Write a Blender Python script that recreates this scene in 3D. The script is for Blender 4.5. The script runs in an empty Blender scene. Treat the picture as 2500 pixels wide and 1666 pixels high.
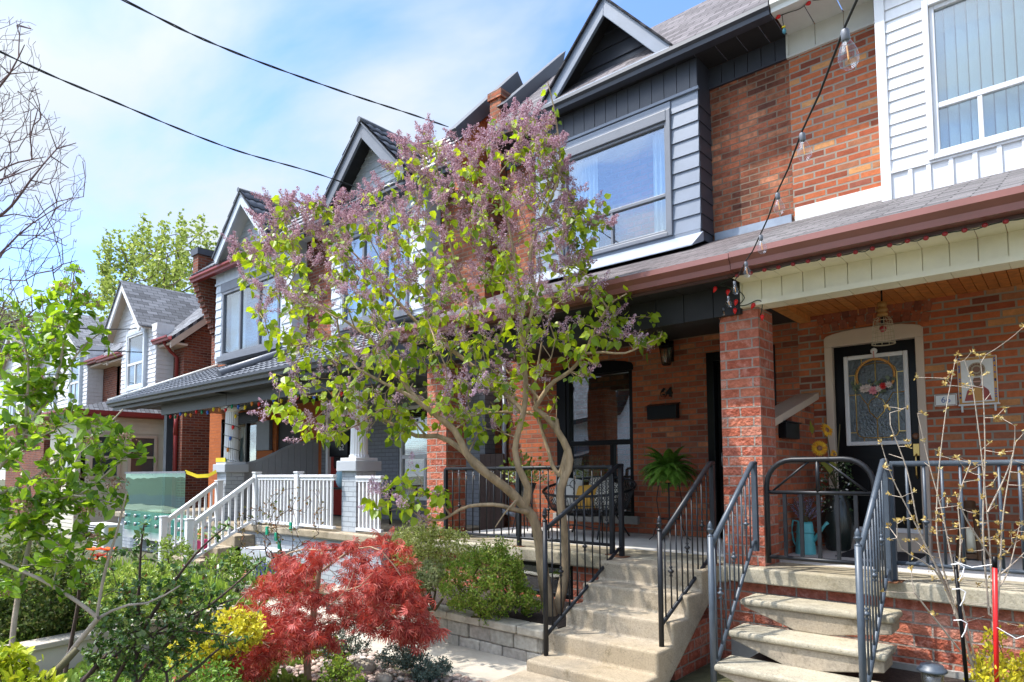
import bpy, bmesh, math, random
import numpy as np
from mathutils import Vector, Matrix

SC = bpy.context.scene
COL = SC.collection
random.seed(7)
RNG = np.random.default_rng(11)
PI = math.pi

# ------------------------------------------------------------------ camera
CY, CP, CR = 0.709948, 0.0629182, -0.00552919      # yaw left of the facade normal, pitch, roll
FPX, PX, PY = 1604.55, 1250.0, 1052.708              # focal length and principal point in photo pixels
_f = Vector((-math.sin(CY)*math.cos(CP), math.cos(CY)*math.cos(CP), math.sin(CP)))
_r0 = Vector((math.cos(CY), math.sin(CY), 0)); _u0 = _r0.cross(_f)
_r = _r0*math.cos(CR) + _u0*math.sin(CR)
_u = _u0*math.cos(CR) - _r0*math.sin(CR)
cam = bpy.data.cameras.new('camera')
camo = bpy.data.objects.new('camera', cam); COL.objects.link(camo)
camo.matrix_world = Matrix(((_r.x, _u.x, -_f.x, 0), (_r.y, _u.y, -_f.y, 0), (_r.z, _u.z, -_f.z, 0), (0, 0, 0, 1)))
cam.sensor_width = 36; cam.sensor_fit = 'HORIZONTAL'
cam.lens = 36*FPX/2500
cam.shift_y = (PY-833)/2500
cam.clip_start = 0.05; cam.clip_end = 600
SC.camera = camo
# ------------------------------------------------------------------ light
SUN = Vector((-0.97, -1.0, 2.35)).normalized()
w = bpy.data.worlds.new('World'); SC.world = w; w.use_nodes = True
nt = w.node_tree; nt.nodes.clear()
def wn(t, **k):
    n = nt.nodes.new(t)
    for a, b in k.items(): setattr(n, a, b)
    return n
sky = wn('ShaderNodeTexSky', sky_type='NISHITA', sun_disc=False)
sky.sun_elevation = math.asin(SUN.z); sky.sun_rotation = math.atan2(SUN.x, SUN.y)
sky.air_density = 1.0; sky.dust_density = 0.6; sky.ozone_density = 2.0
tc = wn('ShaderNodeTexCoord'); sep = wn('ShaderNodeSeparateXYZ'); nt.links.new(tc.outputs['Generated'], sep.inputs[0])
def wm(op, a, b):
    n = wn('ShaderNodeMath', operation=op)
    for i, v in enumerate((a, b)):
        if isinstance(v, (int, float)): n.inputs[i].default_value = v
        else: nt.links.new(v, n.inputs[i])
    return n.outputs[0]
zz = wm('MAXIMUM', wm('ADD', sep.outputs[2], 0.18), 0.05)
cmb = wn('ShaderNodeCombineXYZ')
nt.links.new(wm('DIVIDE', sep.outputs[0], zz), cmb.inputs[0]); nt.links.new(wm('DIVIDE', sep.outputs[1], zz), cmb.inputs[1])
mp = wn('ShaderNodeMapping'); mp.inputs['Location'].default_value = (3.1, 1.7, 0); mp.inputs['Scale'].default_value = (1.0, 1.5, 1)
mp.inputs['Rotation'].default_value = (0, 0, 0.6)
nt.links.new(cmb.outputs[0], mp.inputs[0])
n1 = wn('ShaderNodeTexNoise'); n1.inputs['Scale'].default_value = 1.3; n1.inputs['Detail'].default_value = 6; n1.inputs['Roughness'].default_value = 0.52
n1.inputs['Distortion'].default_value = 0.3
nt.links.new(mp.outputs[0], n1.inputs['Vector'])
rp = wn('ShaderNodeValToRGB'); rp.color_ramp.elements[0].position = 0.36; rp.color_ramp.elements[1].position = 0.60
nt.links.new(n1.outputs[0], rp.inputs[0])
mx = wn('ShaderNodeMix', data_type='RGBA')
nt.links.new(rp.outputs[0], mx.inputs['Factor']); nt.links.new(sky.outputs[0], mx.inputs['A'])
SKYGAIN = wn('ShaderNodeMix', data_type='RGBA', blend_type='MULTIPLY'); SKYGAIN.inputs['Factor'].default_value = 1
nt.links.new(sky.outputs[0], SKYGAIN.inputs['A']); SKYGAIN.inputs['B'].default_value = (.70, .80, .96, 1)
nt.links.new(SKYGAIN.outputs['Result'], mx.inputs['A'])
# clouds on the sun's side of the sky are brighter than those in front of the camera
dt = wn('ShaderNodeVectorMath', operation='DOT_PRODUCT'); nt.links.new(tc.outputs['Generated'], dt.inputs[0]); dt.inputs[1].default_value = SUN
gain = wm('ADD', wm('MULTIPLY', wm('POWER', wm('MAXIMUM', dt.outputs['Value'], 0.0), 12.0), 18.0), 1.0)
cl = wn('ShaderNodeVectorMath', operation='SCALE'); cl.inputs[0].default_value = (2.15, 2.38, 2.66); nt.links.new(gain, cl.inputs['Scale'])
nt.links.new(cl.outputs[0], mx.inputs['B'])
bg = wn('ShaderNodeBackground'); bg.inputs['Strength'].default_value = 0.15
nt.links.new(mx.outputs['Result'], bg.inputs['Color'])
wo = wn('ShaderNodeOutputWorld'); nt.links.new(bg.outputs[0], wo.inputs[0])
sl = bpy.data.lights.new('sun', 'SUN'); sl.energy = 2.35; sl.angle = math.radians(0.55); sl.color = (1, 0.94, 0.86)
so = bpy.data.objects.new('sun', sl); COL.objects.link(so); so.rotation_euler = (-SUN).to_track_quat('-Z', 'Y').to_euler(); so.location = (-10, -10, 25)
SC.view_settings.view_transform = 'Standard'; SC.view_settings.look = 'None'
SC.view_settings.gamma = 1; SC.view_settings.exposure = 1.4
GZ = -1.70   # ground height; the camera stands at the origin, eye height 1.7 m

def at(px, py, Y):                 # the point of the plane y = Y seen at a photo pixel
    d = _f + _r*((px-PX)/FPX) - _u*((py-PY)/FPX)
    return d*(Y/d.y)
def atd(px, py, D):                # the point at forward distance D
    return (_f + _r*((px-PX)/FPX) - _u*((py-PY)/FPX))*D

# ------------------------------------------------------------------ objects
ROOT = {}
def tag(o, label=None, cat=None, group=None, kind=None):
    if label: o['label'] = label
    if cat: o['category'] = cat
    if group: o['group'] = group
    if kind: o['kind'] = kind
    return o
def thing(name, label, cat, loc, group=None):
    o = bpy.data.objects.new(name, None); COL.objects.link(o); o.location = loc
    o.empty_display_size = 0.2
    ROOT[o.name] = Vector(loc)
    return tag(o, label, cat, group)
def link_mesh(name, me, mat, parent=None, loc=None):
    o = bpy.data.objects.new(name, me); COL.objects.link(o)
    if mat: me.materials.append(mat)
    if parent is not None:
        base = ROOT[parent.name]; o.parent = parent
    else:
        base = Vector(loc) if loc is not None else Vector((0, 0, 0)); o.location = base
    ROOT[o.name] = base
    if base.length > 0: me.transform(Matrix.Translation(-base))
    return o
def copy_tree(o, parent=None):
    c = o.copy(); COL.objects.link(c); ROOT[c.name] = ROOT.get(o.name, Vector((0, 0, 0)))
    if parent is not None: c.parent = parent
    for ch in list(o.children): copy_tree(ch, c)
    return c

class MB:
    def __init__(s): s.v = []; s.f = []; s.sm = []
    def face(s, idx, smooth=False): s.f.append(tuple(idx)); s.sm.append(smooth)
    def add(s, pts, faces, smooth=False):
        n = len(s.v); s.v += [tuple(p) for p in pts]
        for f in faces: s.face([i+n for i in f], smooth)
        return s
    def hexa(s, p):     # 8 points: bottom 0-3 ring, top 4-7 ring
        return s.add(p, [(0, 3, 2, 1), (4, 5, 6, 7), (0, 1, 5, 4), (1, 2, 6, 5), (2, 3, 7, 6), (3, 0, 4, 7)])
    def box(s, x0, x1, y0, y1, z0, z1):
        return s.hexa([(x0, y0, z0), (x1, y0, z0), (x1, y1, z0), (x0, y1, z0), (x0, y0, z1), (x1, y0, z1), (x1, y1, z1), (x0, y1, z1)])
    def prism(s, poly, vec):   # poly: 3-d points, extruded by vec
        n = len(poly); a = [Vector(p) for p in poly]; b = [p+Vector(vec) for p in a]
        return s.add(a+b, [tuple(range(n))[::-1], tuple(range(n, 2*n))]+[(i, (i+1) % n, n+(i+1) % n, n+i) for i in range(n)])
    def xprism(s, yz, x0, x1): return s.prism([(x0, y, z) for y, z in yz], (x1-x0, 0, 0))
    def yprism(s, xz, y0, y1): return s.prism([(x, y0, z) for x, z in xz], (0, y1-y0, 0))
    def zprism(s, xy, z0, z1): return s.prism([(x, y, z0) for x, y in xy], (0, 0, z1-z0))
    def bar(s, a, b, w, h, up=(0, 0, 1)):    # rectangular bar from a to b
        a = Vector(a); b = Vector(b); d = (b-a).normalized(); r = d.cross(Vector(up)).normalized(); u = r.cross(d)
        q = [r*sx*w/2+u*sy*h/2 for sx, sy in ((-1, -1), (1, -1), (1, 1), (-1, 1))]
        return s.hexa([a+k for k in q]+[b+k for k in q])
    def tube(s, pts, rad, n=8, caps=True):
        pts = [Vector(p) for p in pts]; m = len(pts)
        R = rad if isinstance(rad, (list, tuple)) else [rad]*m
        base = len(s.v); ref = None
        for i, p in enumerate(pts):
            d = (pts[min(i+1, m-1)]-pts[max(i-1, 0)])
            d = d.normalized() if d.length > 1e-9 else Vector((0, 0, 1))
            if ref is None or abs(ref.dot(d)) > .97: ref = Vector((1, 0, 0)) if abs(d.x) < .8 else Vector((0, 1, 0))
            r = (ref-d*ref.dot(d)).normalized(); u = d.cross(r); ref = r
            for k in range(n):
                a = 2*PI*k/n; s.v.append(tuple(p+(r*math.cos(a)+u*math.sin(a))*R[i]))
        for i in range(m-1):
            for k in range(n):
                k2 = (k+1) % n
                s.face((base+i*n+k, base+i*n+k2, base+(i+1)*n+k2, base+(i+1)*n+k), n > 5)
        if caps:
            s.face([base+k for k in range(n)][::-1]); s.face([base+(m-1)*n+k for k in range(n)])
        return s
    def lathe(s, c, prof, n=14, axis=(0, 0, 1)):    # prof: (radius, height)
        c = Vector(c); ax = Vector(axis).normalized()
        r = ax.orthogonal().normalized(); u = ax.cross(r); base = len(s.v); m = len(prof)
        for rad, h in prof:
            for k in range(n):
                a = 2*PI*k/n; s.v.append(tuple(c+ax*h+(r*math.cos(a)+u*math.sin(a))*max(rad, 1e-4)))
        for i in range(m-1):
            for k in range(n):
                k2 = (k+1) % n
                s.face((base+i*n+k, base+i*n+k2, base+(i+1)*n+k2, base+(i+1)*n+k), True)
        s.face([base+k for k in range(n)][::-1]); s.face([base+(m-1)*n+k for k in range(n)])
        return s
    def ball(s, c, r, n=10, m=7, sc=(1, 1, 1)):
        c = Vector(c); base = len(s.v)
        for i in range(m+1):
            t = PI*i/m
            for k in range(n):
                a = 2*PI*k/n
                s.v.append((c.x+r*sc[0]*math.sin(t)*math.cos(a), c.y+r*sc[1]*math.sin(t)*math.sin(a), c.z+r*sc[2]*math.cos(t)))
        for i in range(m):
            for k in range(n):
                k2 = (k+1) % n; s.face((base+i*n+k, base+(i+1)*n+k, base+(i+1)*n+k2, base+i*n+k2), True)
        return s
    def build(s, name, mat, parent=None, loc=None, bevel=0, recalc=True, seg=2):
        me = bpy.data.meshes.new(name); me.from_pydata(s.v, [], s.f)
        me.polygons.foreach_set('use_smooth', s.sm)
        if recalc:
            bm = bmesh.new(); bm.from_mesh(me); bmesh.ops.recalc_face_normals(bm, faces=bm.faces); bm.to_mesh(me); bm.free()
        me.update()
        o = link_mesh(name, me, mat, parent, loc)
        if bevel:
            b = o.modifiers.new('bevel', 'BEVEL'); b.width = bevel; b.segments = seg; b.limit_method = 'ANGLE'; b.angle_limit = 0.6
        return o

def wall_holes(mb, x0, x1, z0, z1, y, d, holes):   # wall facing -Y with rectangular openings that have real reveals
    xs = sorted({x0, x1}|{h[0] for h in holes}|{h[1] for h in holes}); zs = sorted({z0, z1}|{h[2] for h in holes}|{h[3] for h in holes})
    inh = lambda x, z: any(h[0] < x < h[1] and h[2] < z < h[3] for h in holes)
    for i in range(len(xs)-1):
        for j in range(len(zs)-1):
            a, b, c, e = xs[i], xs[i+1], zs[j], zs[j+1]
            if inh((a+b)/2, (c+e)/2): continue
            mb.add([(a, y, c), (b, y, c), (b, y, e), (a, y, e)], [(0, 1, 2, 3)])
    for a, b, c, e in holes:
        mb.add([(a, y, c), (a, y, e), (a, y+d, e), (a, y+d, c)], [(0, 1, 2, 3)])
        mb.add([(b, y, c), (b, y, e), (b, y+d, e), (b, y+d, c)], [(3, 2, 1, 0)])
        mb.add([(a, y, e), (b, y, e), (b, y+d, e), (a, y+d, e)], [(0, 1, 2, 3)])
        mb.add([(a, y, c), (b, y, c), (b, y+d, c), (a, y+d, c)], [(3, 2, 1, 0)])
    for a, b in ((x0, 1), (x1, -1)):
        mb.add([(a, y, z0), (a, y, z1), (a, y+d, z1), (a, y+d, z0)], [(0, 1, 2, 3)[::b]])
    return mb
def lap(mb, a, b, up, n, rows, t, wfun=None):
    """lapped rows: a,b = ends of the bottom edge, up = whole height vector, n = outward normal, t = lip; wfun(f)->(s0,s1) clips each row"""
    a = Vector(a); b = Vector(b); up = Vector(up); n = Vector(n)
    for i in range(rows):
        f0, f1 = i/rows, (i+1)/rows
        s0, s1 = wfun(f0) if wfun else (0, 1); q0, q1 = wfun(f1) if wfun else (0, 1)
        if s1-s0 < .01: continue
        p = a.lerp(b, s0)+up*f0; q = a.lerp(b, s1)+up*f0; r = a.lerp(b, q1)+up*f1; s = a.lerp(b, q0)+up*f1
        mb.hexa([p, q, q+n*t, p+n*t, s, r, r+n*t*.12, s+n*t*.12])
    return mb
def tiles(mb, a, b, up, n, rows, wave=.19, amp=.022, lip=.028):
    """wavy metal tile sheet"""
    a = Vector(a); b = Vector(b); up = Vector(up); n = Vector(n).normalized(); L = (b-a).length; nu = int(L/wave*6)
    for i in range(rows):
        base = len(mb.v)
        for f, hh in ((i/rows, lip), ((i+1)/rows+.01, 0.0)):
            for k in range(nu+1):
                ph = k/6*2*PI; hgt = amp*(0.5+0.5*math.cos(ph))**.7
                mb.v.append(tuple(a.lerp(b, k/nu)+up*f+n*(hgt+hh)))
        for k in range(nu+1): mb.v.append(tuple(a.lerp(b, k/nu)+up*(i/rows)))
        for k in range(nu):
            mb.face((base+k, base+k+1, base+nu+1+k+1, base+nu+1+k), True)
            m2 = base+2*(nu+1); mb.face((m2+k, m2+k+1, base+k+1, base+k), False)
    return mb

# ------------------------------------------------------------------ materials
def nodes(name):
    m = bpy.data.materials.new(name); m.use_nodes = True; t = m.node_tree; b = t.nodes['Principled BSDF']
    return m, t, b
def N(t, typ, **k):
    n = t.nodes.new(typ)
    for a, v in k.items(): setattr(n, a, v)
    return n
def L(t, a, b): t.links.new(a, b)
def rgb(c): return (c[0], c[1], c[2], 1)
def ramp(t, cols, interp='LINEAR'):
    r = N(t, 'ShaderNodeValToRGB'); e = r.color_ramp.elements; r.color_ramp.interpolation = interp
    while len(e) < len(cols): e.new(.5)
    for i, (p, c) in enumerate(cols): e[i].position = p; e[i].color = rgb(c)
    return r
def plain(name, c, rough=.6, metal=0, var=.15, vs=3.0, bump=0, bs=60, spec=.4, stretch=(1, 1, 1), fine=.06):
    m, t, b = nodes(name)
    co = N(t, 'ShaderNodeTexCoord'); mpn = N(t, 'ShaderNodeMapping'); mpn.inputs['Scale'].default_value = stretch; L(t, co.outputs['Object'], mpn.inputs[0])
    nz = N(t, 'ShaderNodeTexNoise'); nz.inputs['Scale'].default_value = vs; nz.inputs['Detail'].default_value = 8; nz.inputs['Roughness'].default_value = .65
    L(t, mpn.outputs[0], nz.inputs['Vector'])
    lo = [x*(1-var) for x in c]; hi = [min(1, x*(1+var)) for x in c]
    r = ramp(t, [(.3, lo), (.7, hi)]); L(t, nz.outputs[0], r.inputs[0]); L(t, r.outputs[0], b.inputs['Base Color'])
    b.inputs['Roughness'].default_value = rough; b.inputs['Metallic'].default_value = metal; b.inputs['Specular IOR Level'].default_value = spec
    if bump:
        n2 = N(t, 'ShaderNodeTexNoise'); n2.inputs['Scale'].default_value = bs; n2.inputs['Detail'].default_value = 5; L(t, mpn.outputs[0], n2.inputs['Vector'])
        bp = N(t, 'ShaderNodeBump'); bp.inputs['Strength'].default_value = bump; bp.inputs['Distance'].default_value = .01
        L(t, n2.outputs[0], bp.inputs['Height']); L(t, bp.outputs[0], b.inputs['Normal'])
    return m
def wall_uv(t):
    co = N(t, 'ShaderNodeTexCoord'); ge = N(t, 'ShaderNodeNewGeometry'); s = N(t, 'ShaderNodeSeparateXYZ'); s2 = N(t, 'ShaderNodeSeparateXYZ')
    L(t, co.outputs['Object'], s.inputs[0]); L(t, ge.outputs['True Normal'], s2.inputs[0])
    ab = N(t, 'ShaderNodeMath', operation='ABSOLUTE'); L(t, s2.outputs[0], ab.inputs[0])
    gt = N(t, 'ShaderNodeMath', operation='GREATER_THAN'); L(t, ab.outputs[0], gt.inputs[0]); gt.inputs[1].default_value = .7
    mxx = N(t, 'ShaderNodeMix', data_type='FLOAT'); L(t, gt.outputs[0], mxx.inputs['Factor']); L(t, s.outputs[0], mxx.inputs['A']); L(t, s.outputs[1], mxx.inputs['B'])
    cb = N(t, 'ShaderNodeCombineXYZ'); L(t, mxx.outputs['Result'], cb.inputs[0]); L(t, s.outputs[2], cb.inputs[1])
    return co, cb
def brick(name, cols, mortar, bw=.225, rh=.075, ms=.011, bump=.6, rough=.85, tex=.4, blotch=.25, rock=60, stain=0, bloom=0):
    m, t, b = nodes(name)
    co, uv = wall_uv(t)
    ds = N(t, 'ShaderNodeTexNoise'); ds.inputs['Scale'].default_value = 9; ds.inputs['Detail'].default_value = 3; L(t, co.outputs['Object'], ds.inputs['Vector'])
    vm = N(t, 'ShaderNodeVectorMath', operation='MULTIPLY_ADD'); L(t, ds.outputs['Color'], vm.inputs[0]); vm.inputs[1].default_value = (.012, .008, 0); L(t, uv.outputs[0], vm.inputs[2])
    bt = N(t, 'ShaderNodeTexBrick'); bt.inputs['Scale'].default_value = 1; bt.inputs['Brick Width'].default_value = bw; bt.inputs['Row Height'].default_value = rh
    bt.inputs['Mortar Size'].default_value = ms; bt.inputs['Mortar Smooth'].default_value = .25; bt.inputs['Bias'].default_value = 0
    bt.inputs['Color1'].default_value = (0, 0, 0, 1); bt.inputs['Color2'].default_value = (1, 1, 1, 1); bt.inputs['Mortar'].default_value = (.5, .5, .5, 1)
    bt.offset = .5; L(t, vm.outputs[0], bt.inputs['Vector'])
    r = ramp(t, [(i/(len(cols)-1), c) for i, c in enumerate(cols)]); L(t, bt.outputs['Color'], r.inputs[0])
    nz = N(t, 'ShaderNodeTexNoise'); nz.inputs['Scale'].default_value = 14; nz.inputs['Detail'].default_value = 8; nz.inputs['Roughness'].default_value = .7; L(t, co.outputs['Object'], nz.inputs['Vector'])
    rr = ramp(t, [(.3, (1-blotch,)*3), (.7, (1+blotch,)*3)]); L(t, nz.outputs[0], rr.inputs[0])
    m1 = N(t, 'ShaderNodeMix', data_type='RGBA', blend_type='MULTIPLY'); m1.inputs['Factor'].default_value = 1; L(t, r.outputs[0], m1.inputs['A']); L(t, rr.outputs[0], m1.inputs['B'])
    last = m1.outputs['Result']
    if stain:
        n3 = N(t, 'ShaderNodeTexNoise'); n3.inputs['Scale'].default_value = 1.3; n3.inputs['Detail'].default_value = 5; L(t, co.outputs['Object'], n3.inputs['Vector'])
        r3 = ramp(t, [(.45, (1, 1, 1)), (.62, (1-stain,)*3)]); L(t, n3.outputs[0], r3.inputs[0])
        m3 = N(t, 'ShaderNodeMix', data_type='RGBA', blend_type='MULTIPLY'); m3.inputs['Factor'].default_value = 1; L(t, last, m3.inputs['A']); L(t, r3.outputs[0], m3.inputs['B']); last = m3.outputs['Result']
    if bloom:
        n4 = N(t, 'ShaderNodeTexNoise'); n4.inputs['Scale'].default_value = 7; n4.inputs['Detail'].default_value = 9; n4.inputs['Roughness'].default_value = .75; L(t, co.outputs['Object'], n4.inputs['Vector'])
        r4 = ramp(t, [(.52, (0, 0, 0)), (.70, (bloom,)*3)]); L(t, n4.outputs[0], r4.inputs[0])
        m4 = N(t, 'ShaderNodeMix', data_type='RGBA'); L(t, r4.outputs[0], m4.inputs['Factor']); L(t, last, m4.inputs['A']); m4.inputs['B'].default_value = (.58, .42, .36, 1); last = m4.outputs['Result']
    m2 = N(t, 'ShaderNodeMix', data_type='RGBA'); L(t, bt.outputs['Fac'], m2.inputs['Factor']); L(t, last, m2.inputs['A']); m2.inputs['B'].default_value = rgb(mortar)
    L(t, m2.outputs['Result'], b.inputs['Base Color']); b.inputs['Roughness'].default_value = rough; b.inputs['Specular IOR Level'].default_value = .25
    nf = N(t, 'ShaderNodeTexNoise'); nf.inputs['Scale'].default_value = rock; nf.inputs['Detail'].default_value = 6; L(t, co.outputs['Object'], nf.inputs['Vector'])
    mh = N(t, 'ShaderNodeMath', operation='MULTIPLY_ADD'); L(t, nf.outputs[0], mh.inputs[0]); mh.inputs[1].default_value = tex
    iv = N(t, 'ShaderNodeMath', operation='SUBTRACT'); iv.inputs[0].default_value = 1; L(t, bt.outputs['Fac'], iv.inputs[1]); L(t, iv.outputs[0], mh.inputs[2])
    bp = N(t, 'ShaderNodeBump'); bp.inputs['Strength'].default_value = bump; bp.inputs['Distance'].default_value = .012; L(t, mh.outputs[0], bp.inputs['Height']); L(t, bp.outputs[0], b.inputs['Normal'])
    return m
def shingle(name, c, axes='xy', rh=.125, bw=.30, sl=1.0, var=.35):
    m, t, b = nodes(name)
    co = N(t, 'ShaderNodeTexCoord'); s = N(t, 'ShaderNodeSeparateXYZ'); L(t, co.outputs['Object'], s.inputs[0]); cb = N(t, 'ShaderNodeCombineXYZ')
    mu = N(t, 'ShaderNodeMath', operation='MULTIPLY'); mu.inputs[1].default_value = sl
    L(t, s.outputs['xyz'.index(axes[0])], cb.inputs[0]); L(t, s.outputs['xyz'.index(axes[1])], mu.inputs[0]); L(t, mu.outputs[0], cb.inputs[1])
    bt = N(t, 'ShaderNodeTexBrick'); bt.inputs['Scale'].default_value = 1; bt.inputs['Brick Width'].default_value = bw; bt.inputs['Row Height'].default_value = rh
    bt.inputs['Mortar Size'].default_value = .007; bt.inputs['Mortar Smooth'].default_value = .1
    bt.inputs['Color1'].default_value = rgb([x*(1-var) for x in c]); bt.inputs['Color2'].default_value = rgb([min(1, x*(1+var)) for x in c]); bt.inputs['Mortar'].default_value = rgb([x*.3 for x in c])
    L(t, cb.outputs[0], bt.inputs['Vector'])
    nz = N(t, 'ShaderNodeTexNoise'); nz.inputs['Scale'].default_value = 160; nz.inputs['Detail'].default_value = 3; L(t, co.outputs['Object'], nz.inputs['Vector'])
    rr = ramp(t, [(.3, (.65,)*3), (.7, (1.35,)*3)]); L(t, nz.outputs[0], rr.inputs[0])
    m1 = N(t, 'ShaderNodeMix', data_type='RGBA', blend_type='MULTIPLY'); m1.inputs['Factor'].default_value = 1; L(t, bt.outputs['Color'], m1.inputs['A']); L(t, rr.outputs[0], m1.inputs['B'])
    L(t, m1.outputs['Result'], b.inputs['Base Color']); b.inputs['Roughness'].default_value = .9; b.inputs['Specular IOR Level'].default_value = .2
    iv = N(t, 'ShaderNodeMath', operation='SUBTRACT'); iv.inputs[0].default_value = 1; L(t, bt.outputs['Fac'], iv.inputs[1])
    bp = N(t, 'ShaderNodeBump'); bp.inputs['Strength'].default_value = .8; bp.inputs['Distance'].default_value = .01; L(t, iv.outputs[0], bp.inputs['Height']); L(t, bp.outputs[0], b.inputs['Normal'])
    return m
def concretemat(name, c):
    m, t, b = nodes(name); co = N(t, 'ShaderNodeTexCoord')
    def noise(s, d, r=.65):
        n = N(t, 'ShaderNodeTexNoise'); n.inputs['Scale'].default_value = s; n.inputs['Detail'].default_value = d; n.inputs['Roughness'].default_value = r; L(t, co.outputs['Object'], n.inputs['Vector']); return n
    big = noise(1.9, 6); r1 = ramp(t, [(.30, [x*.55 for x in c]), (.5, c), (.72, [x*1.25 for x in c])]); L(t, big.outputs[0], r1.inputs[0])
    fin = noise(70, 4, .8); r2 = ramp(t, [(.25, (.62,)*3), (.5, (1,)*3), (.75, (1.28,)*3)]); L(t, fin.outputs[0], r2.inputs[0])
    dirt = noise(6, 8, .75); r3 = ramp(t, [(.56, (1, 1, 1)), (.70, (.62, .60, .52))]); L(t, dirt.outputs[0], r3.inputs[0])
    vo = N(t, 'ShaderNodeTexVoronoi'); vo.inputs['Scale'].default_value = 26; L(t, co.outputs['Object'], vo.inputs['Vector']); r4 = ramp(t, [(.06, (.35,)*3), (.10, (1, 1, 1))]); L(t, vo.outputs['Distance'], r4.inputs[0])
    wp = N(t, 'ShaderNodeVectorMath', operation='MULTIPLY_ADD'); dn = noise(3.5, 4); L(t, dn.outputs['Color'], wp.inputs[0]); wp.inputs[1].default_value = (.35, .35, .35); L(t, co.outputs['Object'], wp.inputs[2])
    ck = N(t, 'ShaderNodeTexVoronoi', feature='DISTANCE_TO_EDGE'); ck.inputs['Scale'].default_value = .8; L(t, wp.outputs[0], ck.inputs['Vector']); r5 = ramp(t, [(0, (.72,)*3), (.004, (1, 1, 1))]); L(t, ck.outputs['Distance'], r5.inputs[0])
    st_ = noise(.9, 5); r6 = ramp(t, [(.42, (1, 1, 1)), (.6, (.80, .76, .68))]); L(t, st_.outputs[0], r6.inputs[0])
    last = r1.outputs[0]
    for r in (r2, r3, r4, r5, r6):
        m1 = N(t, 'ShaderNodeMix', data_type='RGBA', blend_type='MULTIPLY'); m1.inputs['Factor'].default_value = 1; L(t, last, m1.inputs['A']); L(t, r.outputs[0], m1.inputs['B']); last = m1.outputs['Result']
    L(t, last, b.inputs['Base Color']); b.inputs['Roughness'].default_value = .9; b.inputs['Specular IOR Level'].default_value = .2
    ad = N(t, 'ShaderNodeMath', operation='MULTIPLY_ADD'); L(t, fin.outputs[0], ad.inputs[0]); ad.inputs[1].default_value = .5; L(t, dirt.outputs[0], ad.inputs[2])
    bp = N(t, 'ShaderNodeBump'); bp.inputs['Strength'].default_value = .45; bp.inputs['Distance'].default_value = .012; L(t, ad.outputs[0], bp.inputs['Height']); L(t, bp.outputs[0], b.inputs['Normal'])
    return m
def glass(name, tint=(.75, .85, .85), refl=.35, rough=0.0, edge=.7, gcol=(.95, .97, 1)):
    m, t, b = nodes(name); t.nodes.remove(b); out = t.nodes['Material Output']
    tr = N(t, 'ShaderNodeBsdfTransparent'); tr.inputs[0].default_value = rgb(tint); gl = N(t, 'ShaderNodeBsdfGlossy'); gl.inputs['Roughness'].default_value = rough
    gl.inputs[0].default_value = rgb(gcol)
    fr = N(t, 'ShaderNodeLayerWeight'); fr.inputs[0].default_value = .5; pw = N(t, 'ShaderNodeMath', operation='POWER'); L(t, fr.outputs['Facing'], pw.inputs[0]); pw.inputs[1].default_value = 3.5
    ma = N(t, 'ShaderNodeMath', operation='MULTIPLY_ADD', use_clamp=True); L(t, pw.outputs[0], ma.inputs[0]); ma.inputs[1].default_value = edge; ma.inputs[2].default_value = refl
    co = N(t, 'ShaderNodeTexCoord'); nz = N(t, 'ShaderNodeTexNoise'); nz.inputs['Scale'].default_value = 1.6; nz.inputs['Detail'].default_value = 1; L(t, co.outputs['Object'], nz.inputs['Vector'])
    bp = N(t, 'ShaderNodeBump'); bp.inputs['Strength'].default_value = .10; bp.inputs['Distance'].default_value = .03; L(t, nz.outputs[0], bp.inputs['Height']); L(t, bp.outputs[0], gl.inputs['Normal'])
    mx = N(t, 'ShaderNodeMixShader'); L(t, ma.outputs[0], mx.inputs[0]); L(t, tr.outputs[0], mx.inputs[1]); L(t, gl.outputs[0], mx.inputs[2]); L(t, mx.outputs[0], out.inputs[0])
    return m
def leafmat(name, cols, trans=.4, rough=.45, spec=.35, tcol=None):
    m, t, b = nodes(name); out = t.nodes['Material Output']
    ge = N(t, 'ShaderNodeNewGeometry'); r = ramp(t, [(i/max(1, len(cols)-1), c) for i, c in enumerate(cols)]); L(t, ge.outputs['Random Per Island'], r.inputs[0])
    L(t, r.outputs[0], b.inputs['Base Color']); b.inputs['Roughness'].default_value = rough; b.inputs['Specular IOR Level'].default_value = spec
    tl = N(t, 'ShaderNodeBsdfTranslucent')
    if tcol:
        mm = N(t, 'ShaderNodeMix', data_type='RGBA', blend_type='MULTIPLY'); mm.inputs['Factor'].default_value = 1; L(t, r.outputs[0], mm.inputs['A']); mm.inputs['B'].default_value = rgb(tcol); L(t, mm.outputs['Result'], tl.inputs[0])
    else: L(t, r.outputs[0], tl.inputs[0])
    mx = N(t, 'ShaderNodeMixShader'); mx.inputs[0].default_value = trans; L(t, b.outputs[0], mx.inputs[1]); L(t, tl.outputs[0], mx.inputs[2]); L(t, mx.outputs[0], out.inputs[0])
    return m
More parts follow.
